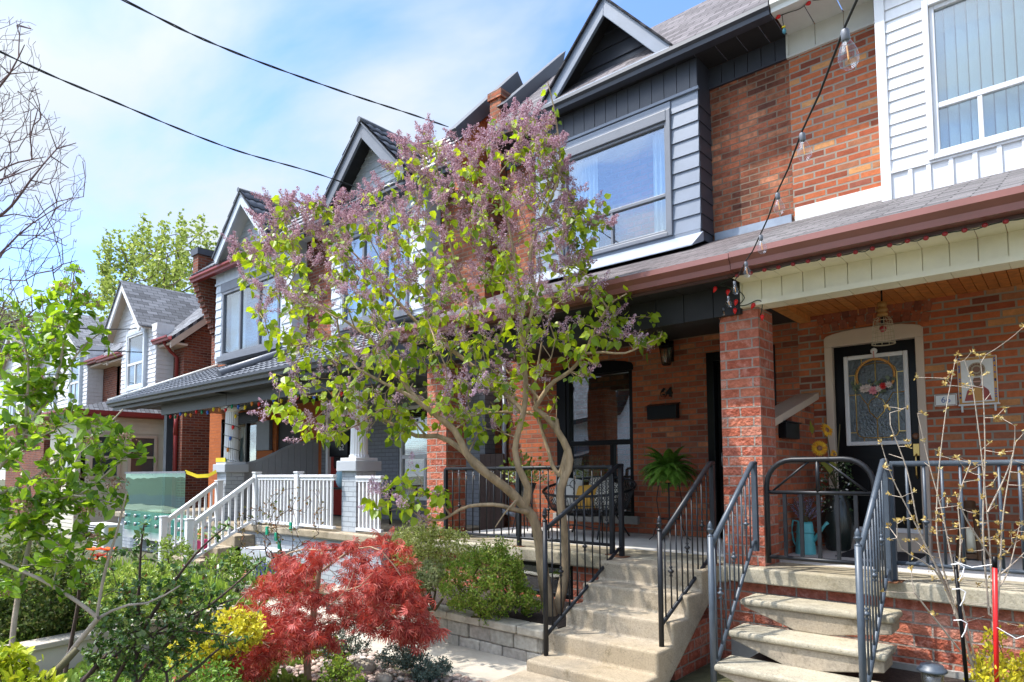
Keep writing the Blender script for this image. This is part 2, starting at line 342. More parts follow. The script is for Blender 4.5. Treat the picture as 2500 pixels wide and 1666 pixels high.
def island(name, cols, rough=.85, bump=.3, bs=40):
    m, t, b = nodes(name)
    ge = N(t, 'ShaderNodeNewGeometry'); r = ramp(t, [(i/max(1, len(cols)-1), c) for i, c in enumerate(cols)]); L(t, ge.outputs['Random Per Island'], r.inputs[0])
    co = N(t, 'ShaderNodeTexCoord'); nz = N(t, 'ShaderNodeTexNoise'); nz.inputs['Scale'].default_value = bs; nz.inputs['Detail'].default_value = 6; L(t, co.outputs['Object'], nz.inputs['Vector'])
    rr = ramp(t, [(.3, (.75,)*3), (.7, (1.25,)*3)]); L(t, nz.outputs[0], rr.inputs[0])
    m1 = N(t, 'ShaderNodeMix', data_type='RGBA', blend_type='MULTIPLY'); m1.inputs['Factor'].default_value = 1; L(t, r.outputs[0], m1.inputs['A']); L(t, rr.outputs[0], m1.inputs['B'])
    L(t, m1.outputs['Result'], b.inputs['Base Color']); b.inputs['Roughness'].default_value = rough
    bp = N(t, 'ShaderNodeBump'); bp.inputs['Strength'].default_value = bump; bp.inputs['Distance'].default_value = .01; L(t, nz.outputs[0], bp.inputs['Height']); L(t, bp.outputs[0], b.inputs['Normal'])
    return m

RED = [(.18, .052, .031), (.33, .085, .042), (.41, .108, .047), (.44, .125, .054), (.25, .078, .048), (.50, .18, .082)]
M = dict(
 brick66=brick('red_brick', [(.20, .055, .032), (.36, .09, .04), (.44, .12, .048), (.48, .145, .058), (.27, .085, .055), (.55, .26, .10)], (.29, .25, .20), bw=.24, rh=.08, stain=0),
 brickold=brick('weathered_red_brick', [(.15, .055, .037), (.36, .105, .05), (.44, .14, .07), (.26, .085, .048), (.50, .20, .105)], (.19, .14, .10), bw=.235, rh=.078, stain=.55, blotch=.45, ms=.009),
 brick64=brick('porch_red_brick', RED, (.22, .16, .12), bw=.22, rh=.072, ms=.008, blotch=.3),
 brickpil=brick('rock_face_red_brick', [(.34, .085, .05), (.44, .125, .07), (.48, .16, .095), (.38, .11, .07), (.50, .21, .14)], (.33, .27, .23), bw=.245, rh=.090, ms=.008, bump=1.0, tex=1.8, rock=38, blotch=.35, bloom=.55),
 brickfar=brick('dark_red_brick', [(.12, .035, .025), (.20, .055, .032), (.25, .075, .04), (.14, .05, .04)], (.20, .14, .11), stain=.3),
 brickgray=brick('grey_painted_brick', [(.38, .41, .44), (.42, .45, .48), (.40, .43, .46)], (.25, .27, .30), bw=.225, rh=.075, ms=.006, bump=.7, blotch=.06),
 brickgraydk=brick('dark_grey_painted_brick', [(.19, .20, .22), (.21, .22, .245), (.20, .21, .23)], (.13, .14, .15), bw=.225, rh=.075, ms=.006, bump=.7, blotch=.08),
 brickorange=brick('orange_painted_brick', [(.36, .10, .03), (.42, .12, .035), (.38, .11, .035)], (.33, .11, .05), ms=.007, blotch=.12),
 arch=island('arch_brick', [(.13, .035, .02), (.27, .07, .03), (.33, .10, .04), (.22, .07, .045)]),
 darkgut=plain('near_black_gutter', (.04, .042, .048), .4, var=.12, spec=.5),
 mortar=plain('mortar', (.26, .22, .18), .9),
 concrete=concretemat('concrete', (.39, .33, .25)),
 slab=concretemat('pale_concrete', (.40, .36, .275)),
 footing=plain('grey_footing_concrete', (.30, .29, .27), .9, var=.25, bump=.3),
 porchfloor=plain('painted_porch_floor', (.52, .51, .49), .75, var=.12),
 black=plain('black_satin_paint', (.006, .006, .007), .3, var=.2, spec=.16),
 iron=plain('black_iron', (.012, .013, .016), .42, var=.3, vs=12, spec=.35),
 irongrey=plain('grey_painted_iron', (.055, .07, .09), .42, var=.22, vs=10, spec=.5),
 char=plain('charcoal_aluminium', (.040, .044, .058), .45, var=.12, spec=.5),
 charlit=plain('sunlit_charcoal_aluminium', (.165, .195, .25), .42, var=.10, spec=.5),  # charcoal cladding again, with sunlight on the front boards put into its colour
 chardk=plain('dark_brown_black_soffit', (.022, .021, .022), .6, var=.2),
 flash=plain('galvanised_flashing', (.27, .31, .37), .42, metal=.2, var=.15, vs=5, bump=.3, bs=9),
 brown=plain('brown_gutter_metal', (.21, .075, .058), .33, var=.1, spec=.6),
 fascia=plain('brown_fascia_metal', (.10, .052, .046), .42, var=.1, spec=.5),
 redgut=plain('red_gutter_metal', (.22, .028, .025), .4, var=.12),
 white=plain('white_aluminium', (.69, .69, .69), .5, var=.05, vs=2),
 whitew=plain('weathered_white_aluminium', (.62, .62, .58), .55, var=.08, vs=2.5),
 vinyl=plain('white_vinyl', (.68, .68, .69), .42, var=.10, vs=2.2, stretch=(3, 3, .6)),
 cream=plain('cream_aluminium', (.76, .71, .54), .5, var=.12, vs=2.2, stretch=(1, 1, 1)),
 creamside=plain('cream_siding', (.60, .55, .44), .5, var=.06),
 beige=plain('beige_trim', (.55, .45, .36), .55, var=.06),
 wood=island('orange_cedar_boards', [(.42, .13, .028), (.52, .18, .04), (.58, .23, .06), (.46, .15, .035)], .45, .1, 14),
 darkwood=island('dark_brown_boards', [(.035, .018, .013), (.055, .028, .02), (.045, .022, .016)], .6, .2, 20),
 lightgrey=plain('pale_grey_siding', (.52, .57, .63), .45, var=.10, vs=2.5, stretch=(3, 3, .6)),
 midgrey=plain('mid_grey_metal', (.15, .16, .185), .42, var=.1, spec=.5),
 tile=plain('dark_grey_metal_tile', (.085, .09, .105), .36, var=.18, spec=.55),
 tiledk=plain('charcoal_metal_tile', (.05, .053, .066), .38, var=.15, spec=.55),
 sh66=shingle('grey_asphalt_shingle', (.13, .12, .12), 'xy', sl=1.09),
 sh64=shingle('brown_asphalt_shingle', (.115, .098, .098), 'xy', sl=1.09),
 shmain=shingle('slate_asphalt_shingle', (.15, .135, .14), 'xy', sl=1.41, rh=.14),
 shdorm=shingle('dormer_shingle', (.05, .05, .058), 'yz', sl=1.3),
 shfar=shingle('far_grey_shingle', (.155, .16, .175), 'xy', sl=1.2, rh=.14),
 shfars=shingle('far_grey_side_shingle', (.155, .16, .175), 'yz', sl=1.3, rh=.14),
 glass=glass('window_glass', (.8, .86, .88), refl=.20), glassdk=glass('porch_window_glass', (.8, .85, .85), refl=.22), glassgr=glass('green_glass', (.36, .74, .69), refl=.30, gcol=(.55, .86, .83)),
 room=plain('dark_room', (.03, .032, .036), .9), roomblue=plain('dim_room', (.09, .10, .12), .9),
 curtain=plain('pale_curtain', (.62, .66, .68), .8, var=.06),
 blind=plain('vertical_blind', (.50, .62, .66), .6, var=.05, vs=1.5),
 terracotta=plain('terracotta', (.40, .16, .08), .8), darkpot=plain('dark_glazed_pot', (.02, .026, .022), .25, spec=.6),
 soil=plain('dark_soil', (.035, .025, .02), .95, var=.5, vs=30, bump=.8, bs=50),
 ground=plain('garden_ground', (.075, .075, .035), .95, var=.5, vs=3, bump=.6, bs=30),
 path=plain('sandy_concrete_path', (.43, .38, .31), .9, var=.22, vs=2, bump=.3, bs=80),
 flag=plain('sandstone_flags', (.50, .44, .36), .9, var=.2),
 teal=plain('turquoise_enamel', (.10, .42, .44), .35, var=.1, spec=.5), pink=plain('pink_plastic', (.62, .05, .20), .4),
 redpaint=plain('red_paint', (.26, .025, .02), .4), redplast=plain('red_plastic', (.62, .015, .015), .35),
 redbulb=plain('red_bulb', (.32, .018, .02), .3, spec=.6), gold=plain('brass', (.62, .42, .14), .3, metal=.8), chrome=plain('dull_steel', (.4, .4, .4), .35, metal=.8),
 whitetile=plain('glazed_white_tile', (.72, .72, .68), .25), blue=plain('blue_glaze', (.05, .09, .30), .3), orange=plain('ochre_glaze', (.55, .27, .05), .35),
 skin=plain('pink_glaze', (.58, .30, .22), .4), rust=plain('maroon_glaze', (.33, .05, .03), .4), brownglz=plain('brown_glaze', (.22, .10, .05), .4),
 rope=plain('black_wicker', (.018, .018, .02), .55), yellow=plain('yellow_plastic', (.72, .55, .02), .45), cord=plain('black_cord', (.012, .014, .014), .6),
 cordgr=plain('dark_green_cord', (.015, .03, .018), .6), bulb=glass('clear_bulb_glass', (.94, .95, .96), refl=.05, edge=.45), filament=plain('amber_filament', (.7, .32, .08), .5),
 bark=plain('lilac_bark', (.36, .26, .155), .9, var=.45, vs=14, bump=.9, bs=30, stretch=(1, 1, .3)), barkdk=plain('dark_bark', (.075, .05, .04), .9, var=.4, vs=20, bump=.5),
 barkpale=plain('pale_grey_bark', (.40, .33, .26), .85, var=.25, vs=16, bump=.4), stemtan=plain('tan_stem', (.36, .25, .16), .85, var=.3, vs=20), stemgr=plain('green_brown_stem', (.10, .085, .04), .8, var=.3),
 bareg=plain('bare_twig_bark', (.16, .10, .095), .9, var=.2),
 stone=island('rough_retaining_block', [(.27, .25, .21), (.33, .31, .26), (.38, .35, .30), (.30, .27, .23)], .95, 1.0, 22),
 stonecap=plain('retaining_cap_stone', (.40, .36, .29), .95, var=.3, vs=7, bump=.8, bs=30),
 pebble=island('river_pebbles', [(.25, .20, .17), (.42, .34, .28), (.32, .20, .15), (.48, .44, .40)], .85, .2, 20),
 parge=plain('cream_parging', (.58, .53, .45), .9, var=.1), mat=plain('charcoal_mat', (.02, .02, .024), .95, bump=.6, bs=120),
 lampwood=plain('turned_wood', (.33, .17, .05), .5, var=.2, vs=20), wire=plain('tan_wire', (.40, .33, .22), .5), bead=plain('wooden_bead', (.52, .25, .06), .5, var=.2),
 cushw=plain('white_cushion', (.62, .61, .58), .9, var=.08), mustard=plain('mustard_cushion', (.55, .30, .05), .9), check=plain('woven_cushion', (.45, .42, .36), .9, var=.4, vs=60),
 lantern=plain('dark_lantern_wood', (.09, .045, .02), .6, var=.3), frost=glass('frosted_lantern_glass', (.8, .82, .7), refl=.1, rough=.3), bluebin=plain('pale_blue_cloth', (.25, .42, .5), .7), tan=plain('tan_plastic', (.5, .33, .14), .6),
)
# ================================================================== setting
def struct(name, mb, mat, **k): return tag(mb.build(name, mat, **k), kind='structure')
g = MB(); g.add([(-300, -300, GZ), (300, -300, GZ), (300, 300, GZ), (-300, 300, GZ)], [(0, 1, 2, 3)]); struct('ground', g, M['ground'])
g = MB().zprism([(-1.2, 3.86), (-1.2, 4.62), (-3.4, 4.62), (-6.6, 4.62), (-9.2, 5.5), (-9.2, 4.7), (-6.8, 4.0), (-5.2, 3.92)], GZ, GZ+.012); struct('path', g, M['path'])
g = MB()
for i in range(5):
    for j in range(3):
        x = -9.0-i*.62+(j % 2)*.2; y = 4.75+j*.34+(i*.05)
        g.box(x-.6, x-.02, y, y+.32, GZ, GZ+.06+.01*((i*3+j) % 2))
struct('stepping_path', g, M['flag'], bevel=.012)
g = MB().zprism([(-30, .3), (-6.70, .3), (-7.20, 3.5), (-8.9, 4.5), (-11, 5.2), (-30, 5.2)], GZ, GZ+.16); struct('garden_bed', g, M['ground'])
g = MB().zprism([(-7.0, 4.66), (-3.62, 4.66), (-3.62, 5.9), (-7.4, 5.9)], GZ, -1.40); struct('planting_soil', g, M['soil'])
g = MB().zprism([(-2.1, 5.3), (2.6, 5.0), (2.6, 5.9), (-2.1, 5.9)], GZ, -1.52); struct('front_bed_soil', g, M['soil'])
# pavement and road behind the camera
g = MB().box(-60, 40, -3.2, -.9, GZ, GZ+.02); struct('sidewalk', g, M['concrete'])
g = MB().box(-60, 40, -11.5, -3.4, GZ, GZ+.01); struct('road', g, plain('asphalt', (.05, .05, .052), .9, bump=.3))

def gutter(mb, x0, x1, yf, zt, h=.14, d=.13):
    mb.xprism([(yf+d, zt-h), (yf+d, zt), (yf+d-.01, zt), (yf+d-.01, zt-h+.015), (yf+.045, zt-h+.015), (yf+.04, zt-h+.05), (yf+.012, zt-.05), (yf+.012, zt-.015), (yf+.02, zt), (yf-.004, zt), (yf-.008, zt-.05), (yf+.028, zt-h+.05), (yf+.035, zt-h)], x0, x1)
    return mb
def panels(mb, x0, x1, w, y0, y1, z0, z1, gap=.006, nx=True):
    x = x0
    while x < x1-.01:
        e = min(x+w, x1); mb.box(x+gap/2, e-gap/2, y0, y1, z0, z1); x += w
    return mb
def roofslab(mb, x0, x1, y0, z0, y1, z1, t=.05):
    return mb.xprism([(y0, z0), (y1, z1), (y1, z1-t), (y0, z0-t)], x0, x1)
def sash(par, name, x0, x1, z0, z1, y, mf, mg, fw=.05, mid=None, split=None, dep=.07, proud=.0, room=None, curt=None, roomd=.5):
    """window frame (child of par) with panes, in the plane y (outer face), facing -Y"""
    f = MB(); a, b = y-proud, y-proud+dep
    f.box(x0, x0+fw, a, b, z0, z1); f.box(x1-fw, x1, a, b, z0, z1); f.box(x0+fw, x1-fw, a, b, z0, z0+fw); f.box(x0+fw, x1-fw, a, b, z1-fw, z1)
    if mid: f.box(x0+fw, x1-fw, a+.006, b, mid-fw*.6, mid+fw*.6)
    if split:
        top = (mid-fw*.6) if mid else z1-fw
        f.box(split-fw*.45, split+fw*.45, a+.01, b, z0+fw, top)
    wf = f.build(name, mf, par, bevel=.006)
    MB().box(x0+fw*.6, x1-fw*.6, y-proud+dep*.55, y-proud+dep*.55+.008, z0+fw*.6, z1-fw*.6).build('pane', mg, wf)
    if room:
        r = MB(); Y0, Y1 = y-proud+dep+.004, y-proud+dep+roomd
        r.add([(x0, Y0, z0), (x1, Y0, z0), (x1, Y0, z1), (x0, Y0, z1), (x0, Y1, z0), (x1, Y1, z0), (x1, Y1, z1), (x0, Y1, z1)], [(4, 5, 6, 7), (0, 1, 5, 4), (3, 2, 6, 7), (0, 4, 7, 3), (1, 5, 6, 2)])
        r.build('interior', room, wf)
    return wf
def curtain(par, x0, x1, z0, z1, y, mat, fold=.06, amp=.018):
    mb = MB(); n = max(4, int((x1-x0)/fold*6)); 
    for z in (z0, z1):
        for i in range(n+1): mb.v.append((x0+(x1-x0)*i/n, y+amp*math.sin(i/6*2*PI), z))
    for i in range(n): mb.face((i, i+1, n+1+i+1, n+1+i), True)
    return mb.build('curtain', mat, par, recalc=False)
def gable(par, cx, zl, zr, za, xl, xr, yf, yw, yb, mrake, mroof, mwall, zwall, rakew=.17, rows=6, side='shingle', lip=.02, soff=None, mridge=None):
    """front gable: apex (cx,za), eaves (xl,zl),(xr,zr), rake board plane yf, wall plane yw, roof runs back to yb"""
    A = Vector((cx, 0, za)); Lp = Vector((xl, 0, zl)); Rp = Vector((xr, 0, zr))
    k = MB()
    for P, s in ((Lp, 1), (Rp, -1)):
        d = (P-A).normalized(); n = Vector((-d.z, 0, d.x)) if s > 0 else Vector((d.z, 0, -d.x))
        n = n if n.z < 0 else -n
        k.prism([(A.x, yf, A.z), (P.x, yf, P.z), (P.x+n.x*rakew, yf, P.z+n.z*rakew), (A.x, yf, A.z-rakew/abs(n.z))], (0, .05, 0))
    k.build('rake_board', mrake, par, bevel=.006)
    q = MB()   # soffit under the rakes
    t = .05
    for P in (Lp, Rp):
        q.add([(A.x, yf+.05, A.z-t), (P.x, yf+.05, P.z-t), (P.x, yw, P.z-t), (A.x, yw, A.z-t)], [(0, 1, 2, 3)])
    q.build('gable_soffit', soff or mrake, par)
    r = MB()
    for P in (Lp, Rp):
        d = (P-A)
        if side == 'tile':
            a, b = (P, A)
            nrm = Vector((-(A-P).z, 0, (A-P).x)); nrm = nrm if nrm.z > 0 else -nrm
            tiles(r, Vector((P.x, yf-.03, P.z+.04)), Vector((P.x, yb, P.z+.04)), A-P, nrm, 5)
        o = 1.0
        r.prism([(A.x, yf-.04, A.z+.035), (P.x, yf-.04, P.z+.035), (P.x, yf-.04, P.z), (A.x, yf-.04, A.z)], (0, yb-yf+.04, 0))
    r.build('gable_roof', mroof, par)
    if mridge: MB().tube([(A.x, yf-.06, A.z+.05), (A.x, yb, A.z+.05)], .06, 8).build('ridge_cap', mridge, par)
    s = MB()
    zb = zwall; inset = .04
    def wf(f):
        z = zb+(za-t-zb)*f
        x0 = xl+(cx-xl)*max(0, (z-zl+t)/(za-zl)); x1 = xr+(cx-xr)*max(0, (z-zr+t)/(za-zr)); W = xr-xl
        return ((x0-xl)/W, (x1-xl)/W)
    lap(s, (xl, yw, zb), (xr, yw, zb), (0, 0, za-t-zb), (0, -1, 0), rows, lip, wf)
    s.build('gable_siding', mwall, par)

# ================================================================== house 66 (right)
h = thing('row_house', 'red brick house with white sided bay, cream porch beam and black leaded glass door', 'house', (.1, 8, GZ))
w_ = MB(); wall_holes(w_, -2.43, 2.6, GZ, 2.93, 8.0, .25, [(-2.13, -1.19, -.85, 1.5)]); w_.build('wall', M['brick66'], h)
w_ = MB(); w_.box(-2.43, -1.42, 8.0, 8.25, 2.93, 5.3); w_.box(-2.43, 2.6, 8.25, 12, GZ, 5.3); w_.build('upper_wall', M['brick66'], h)
MB().box(-2.41, -1.425, 7.975, 7.999, 2.92, 3.115).build('flashing', M['whitew'], h, bevel=.004)
# soldier arch above the door
a = MB()
for row, (r0, h0) in enumerate(((1.55, .10), (1.665, .10))):
    n = 13
    for i in range(n):
        f = (i+.5+(.25 if row else 0))/n-.5
        x = -1.67+f*1.12; z = r0+.115*(1-4*f*f)*.55
        an = -f*.5
        c, s_ = math.cos(an), math.sin(an); wd = .036
        P = [(x+(u*c-v*s_), 7.992, z+(u*s_+v*c)) for u, v in ((-wd, 0), (wd, 0), (wd, h0), (-wd, h0))]
        a.prism(P, (0, .03, 0))
a.build('door_arch', M['arch'], h)
# door frame
f = MB(); f.box(-2.14, -2.06, 7.965, 8.1, -.66, 1.40); f.box(-1.245, -1.17, 7.965, 8.1, -.66, 1.40)
arc = [(-2.14, 1.40), (-1.17, 1.40)]+[(-1.655+.485*math.cos(t*PI/10), 1.50+.075*math.sin(t*PI/10)) for t in range(11)]
f.yprism(arc, 7.962, 8.1); df = f.build('door_frame', M['beige'], h, bevel=.006)
d = MB(); d.box(-2.06, -1.245, 8.05, 8.09, -.64, 1.40)
for x0, x1 in ((-1.95, -1.70), (-1.60, -1.35)):
    d.box(x0, x1, 8.04, 8.05, -.52, .12); d.box(x0+.05, x1-.05, 8.033, 8.04, -.47, .07)
door = d.build('front_door', M['black'], h, bevel=.004)
f = MB(); x0, x1, z0, z1 = -1.955, -1.325, .275, 1.28
for q in ((x0, x0+.045, z0, z1), (x1-.045, x1, z0, z1), (x0+.045, x1-.045, z0, z0+.045), (x0+.045, x1-.045, z1-.045, z1)): f.box(q[0], q[1], 8.015, 8.05, q[2], q[3])
f.build('door_light_frame', M['white'], door, bevel=.008)
gl = plain('textured_leaded_glass', (.07, .085, .09), .12, var=.6, vs=9, bump=.7, bs=45, spec=.8)
MB().box(x0+.045, x1-.045, 8.036, 8.045, z0+.045, z1-.045).build('door_glass', gl, door)
k = MB(); rr = .0055; Y = 8.033; cx = (x0+x1)/2
def ln(*p): k.tube([(a_, Y, b_) for a_, b_ in p], rr, 5)
ln((x0+.11, .42), (x0+.11, 1.06), (x0+.13, 1.12), (x0+.18, 1.16), (cx, 1.18), (x1-.18, 1.16), (x1-.13, 1.12), (x1-.11, 1.06), (x1-.11, .42), (x1-.13, .38), (x1-.18, .36), (cx, .355), (x0+.18, .36), (x0+.13, .38), (x0+.11, .42))
ln((cx, 1.24), (cx, .98)); ln((cx, .56), (cx, .32)); ln((cx, .56), (cx-.07, .64), (cx-.085, .71), (cx-.06, .77), (cx, .80), (cx+.06, .77), (cx+.085, .71), (cx+.07, .64), (cx, .56))
ln((cx, .80), (cx-.03, .84), (cx, .88), (cx+.03, .84), (cx, .80)); ln((cx-.085, .72), (cx-.13, .78), (cx-.16, .84), (x0+.045, .84)); ln((cx+.085, .72), (cx+.13, .78), (cx+.16, .84), (x1-.045, .84))
ln((cx, .98), (cx-.05, .93), (cx-.1, .95)); ln((cx, .98), (cx+.05, .93), (cx+.1, .95))
for z in (.42, 1.06): ln((x0+.045, z), (x0+.11, z)); ln((x1-.11, z), (x1-.045, z))
for x in (x0+.18, x1-.18): ln((x, .32), (x, .36)); ln((x, 1.16), (x, 1.24))
k.build('leading', M['gold'], door)
k = MB(); k.lathe((-1.285, 8.05, .36), [(.034, 0), (.034, .012), (.024, .02), (.012, .024)], 14, (0, -1, 0)); k.build('deadbolt', M['brownglz'], door)
k = MB(); k.box(-1.315, -1.255, 8.035, 8.05, .15, .28); k.tube([(-1.285, 8.04, .17), (-1.285, 7.985, .14), (-1.285, 7.975, .05), (-1.285, 7.985, -.05), (-1.285, 8.04, -.08)], .010, 8); k.build('door_handle', M['gold'], door, bevel=.006)
MB().box(-2.14, -1.17, 7.9, 8.1, -.85, -.66).build('doorstep', M['beige'], h, bevel=.01)
MB().box(-2.06, -1.245, 7.99, 8.06, -.66, -.615).build('threshold', M['white'], h)
MB().box(-2.06, -1.245, 8.12, 8.2, -.85, 1.5).build('hall_backing', M['room'], h)
# bay
b = MB(); b.box(-1.335, 2.6, 7.64, 7.99, 2.74, 3.09); b.box(-1.335, -.99, 7.645, 7.99, 3.09, 5.24); b.box(-.99, 2.6, 7.645, 7.99, 4.76, 5.24); b.box(1.0, 2.6, 7.645, 7.99, 3.09, 4.76); b.build('bay', M['vinyl'], h)
s = MB(); lap(s, (-1.335, 7.645, 3.10), (-.992, 7.645, 3.10), (0, 0, 2.125), (0, -1, 0), 17, .016); s.build('bay_siding', M['vinyl'], h); s = MB(); lap(s, (-.99, 7.645, 4.78), (2.6, 7.645, 4.78), (0, 0, .5), (0, -1, 0), 4, .016); s.build('bay_siding', M['vinyl'], h)
b = MB(); b.box(-1.43, -1.335, 7.615, 7.99, 2.76, 5.25); b.build('corner_board', M['vinyl'], h, bevel=.005)
b = MB(); b.box(-1.335, 2.6, 7.618, 7.64, 3.075, 3.10); b.box(-1.335, 2.6, 7.622, 7.64, 2.745, 2.775)
for x in (-1.165, -1.005, -.815, -.62, -.43, -.24, -.05): b.box(x-.02, x+.02, 7.622, 7.64, 2.775, 3.075)
b.build('board_and_batten', M['vinyl'], h, bevel=.003)
f = MB(); 
for q in ((-1.0, -.945, 3.10, 4.77), (.945, 1.0, 3.10, 4.77), (-.945, .945, 3.10, 3.15), (-.945, .945, 4.70, 4.77)): f.box(q[0], q[1], 7.60, 7.66, q[2], q[3])
f.build('window_trim', M['vinyl'], h, bevel=.006)
wf = sash(h, 'bay_window', -.945, .945, 3.15, 4.70, 7.635, M['vinyl'], M['glass'], fw=.045, mid=3.655, split=-.56, dep=.06, room=M['roomblue'])
bl = MB()
for i in range(20):
    x = -.92+i*.094; bl.add([(x, 7.72, 3.2), (x+.082, 7.745, 3.2), (x+.082, 7.745, 4.68), (x, 7.72, 4.68)], [(0, 1, 2, 3)])
bl.build('vertical_blinds', M['blind'], wf, recalc=False)
# upper eave
e = MB(); panels(e, -2.43, 2.6, .31, 7.985, 7.999, 4.985, 5.26); e.box(-2.43, -1.43, 7.96, 8.0, 4.965, 4.992); e.box(-2.445, -2.425, 7.955, 8.0, 4.965, 5.26); e.build('frieze', M['whitew'], h)
e = MB(); panels(e, -2.43, 2.6, .31, 7.56, 7.985, 5.26, 5.27, .012); e.build('soffit', M['whitew'], h)
e = MB(); gutter(e, -2.43, 2.6, 7.38, 5.36, .13, .15); e.box(-2.43, 2.6, 7.53, 7.56, 5.24, 5.36); e.build('roof_gutter', M['whitew'], h)
e = MB(); roofslab(e, -2.43, 2.6, 7.42, 5.40, 9.0, 6.98, .06); e.build('roof', M['shmain'], h)
# porch
e = MB(); roofslab(e, -2.43, 2.6, 5.47, 1.885, 8.0, 2.965, .05); e.build('porch_roof', M['sh66'], h)
e = MB(); gutter(e, -2.20, 2.6, 5.44, 1.885, .145, .14); e.build('porch_gutter', M['brown'], h)
e = MB(); e.box(-2.27, 2.6, 5.585, 5.62, 1.715, 1.86); e.build('porch_fascia', M['fascia'], h)
e = MB(); panels(e, -2.27, 2.6, .178, 5.62, 5.90, 1.722, 1.73, .004); panels(e, -2.27, 2.6, .178, 5.90, 5.915, 1.545, 1.722, .007); panels(e, -2.27, 2.6, .178, 5.90, 6.10, 1.497, 1.505, .005)
e.box(-2.27, 2.6, 5.885, 5.90, 1.497, 1.545); e.box(-2.27, 2.6, 5.915, 6.09, 1.505, 1.722); e.box(-2.285, -2.27, 5.885, 6.1, 1.497, 1.73); e.build('porch_beam', M['cream'], h)
e = MB(); x = -2.3
while x < 2.6: e.box(x+.002, x+.086, 6.1, 8.0, 1.79, 1.81); x += .09
e.build('porch_ceiling', M['wood'], h)
MB().bar((-2.33, 6.1, 1.75), (-2.33, 7.95, 1.75), .12, .07).build('ceiling_trim', M['wood'], h)
e = MB(); e.box(-2.43, 2.6, 5.78, 8.0, -.98, -.85); e.build('porch_slab', M['slab'], h, bevel=.012)
MB().box(-2.40, 2.6, 6.34, 8.0, -.85, -.846).build('porch_floor', M['porchfloor'], h)
e = MB(); e.box(-2.43, 2.6, 5.87, 6.1, GZ-.1, -.98); e.build('porch_foundation', M['brickpil'], h)
e = MB(); e.box(-2.43, 2.6, 5.83, 5.9, GZ-.1, -1.475); e.build('footing', M['footing'], h)
# shared pillar and half wall
p = MB(); p.box(-2.515, -2.15, 5.95, 6.32, -.85, 1.5); tag(p.build('brick_pillar', M['brickpil'], loc=(-2.33, 6.1, -.85)), 'red rock faced brick pillar between the two right hand porches, below the hanging bulbs', 'pillar')
hw = thing('party_wall', 'low brick party wall with sloping pale stone cap beside the black door', 'wall', (-2.35, 7, -.85))
hwb = MB(); hwb.xprism([(6.32, -.85), (8.0, -.85), (8.0, .82), (6.32, .38)], -2.42, -2.28); hwb.build('brickwork', M['brick64'], hw)
c = MB(); c.xprism([(6.32, .38), (8.0, .82), (8.0, .90), (6.32, .46)], -2.47, -2.22); c.build('cap', M['beige'], hw, bevel=.006)

# ================================================================== house 64 (centre)
h = thing('row_house', 'red brick house with charcoal clad upper bay, dark front gable and house number 64', 'house', (-4.7, 8, GZ))
w_ = MB(); wall_holes(w_, -6.95, -2.43, GZ, 2.9, 8.0, .25, [(-5.95, -4.66, -.66, 1.50), (-3.55, -2.7, -.85, 1.52)]); w_.build('wall', M['brick64'], h)
w_ = MB(); w_.box(-6.95, -2.432, 8.0, 8.25, 2.9, 5.28); w_.box(-6.95, -2.43, 8.25, 13, GZ, 5.28); w_.build('upper_wall', M['brickold'], h)
# ground floor window with arched head
ah = [(-5.97, 1.42), (-4.64, 1.42)]+[(-5.305+.665*math.cos(t*PI/10), 1.49+.11*math.sin(t*PI/10)) for t in range(11)]
f = MB(); f.yprism(ah, 7.985, 8.1); f.box(-5.97, -5.80, 7.985, 8.1, -.62, 1.42); f.build('window_head', M['black'], h, bevel=.006)
wf = sash(h, 'front_window', -5.80, -4.655, -.61, 1.46, 8.0, M['black'], M['glassdk'], fw=.06, mid=.42, split=-5.02, dep=.1, room=M['room'], roomd=1.2)
curtain(wf, -5.74, -5.5, -.55, 1.4, 8.3, M['curtain'], .05)
s = MB().box(-6.02, -4.58, 7.93, 8.05, -.72, -.61); s.build('window_sill', M['footing'], h, bevel=.012)
f = MB(); f.box(-3.57, -3.47, 7.985, 8.12, -.85, 1.52); f.box(-2.8, -2.7, 7.985, 8.12, -.85, 1.52); f.box(-3.47, -2.8, 7.985, 8.12, 1.40, 1.52); f.box(-3.47, -2.8, 8.08, 8.11, -.8, 1.40)
dr = f.build('front_door', M['black'], h, bevel=.008)
MB().tube([(-3.40, 8.07, .25), (-3.40, 8.02, .22), (-3.40, 8.02, .08), (-3.40, 8.07, .05)], .010).build('door_handle', M['chrome'], dr)
MB().box(-3.47, -2.8, 8.12, 8.2, -.85, 1.5).build('hall_backing', M['room'], h)
# bay
BX0, BX1, BY = -6.05, -3.43, 7.633
b = MB(); b.box(BX0, -5.56, BY, 7.995, 2.9, 5.25); b.box(-3.84, BX1, BY, 7.995, 2.9, 5.25); b.box(-5.56, -3.84, BY, 7.995, 4.72, 5.25); b.box(-5.56, -3.84, BY, 7.995, 2.9, 3.04); b.build('bay', M['char'], h)
s = MB()
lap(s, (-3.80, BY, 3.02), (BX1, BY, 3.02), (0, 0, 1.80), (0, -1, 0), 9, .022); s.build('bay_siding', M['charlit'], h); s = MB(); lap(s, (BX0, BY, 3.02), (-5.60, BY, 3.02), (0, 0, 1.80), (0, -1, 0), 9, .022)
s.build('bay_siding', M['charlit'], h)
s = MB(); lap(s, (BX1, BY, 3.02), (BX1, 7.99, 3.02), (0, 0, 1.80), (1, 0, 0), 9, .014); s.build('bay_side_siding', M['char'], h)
s = MB(); panels(s, BX0, BX1, .18, BY-.016, BY, 4.86, 5.24, .008); s.build('bay_frieze', M['char'], h)
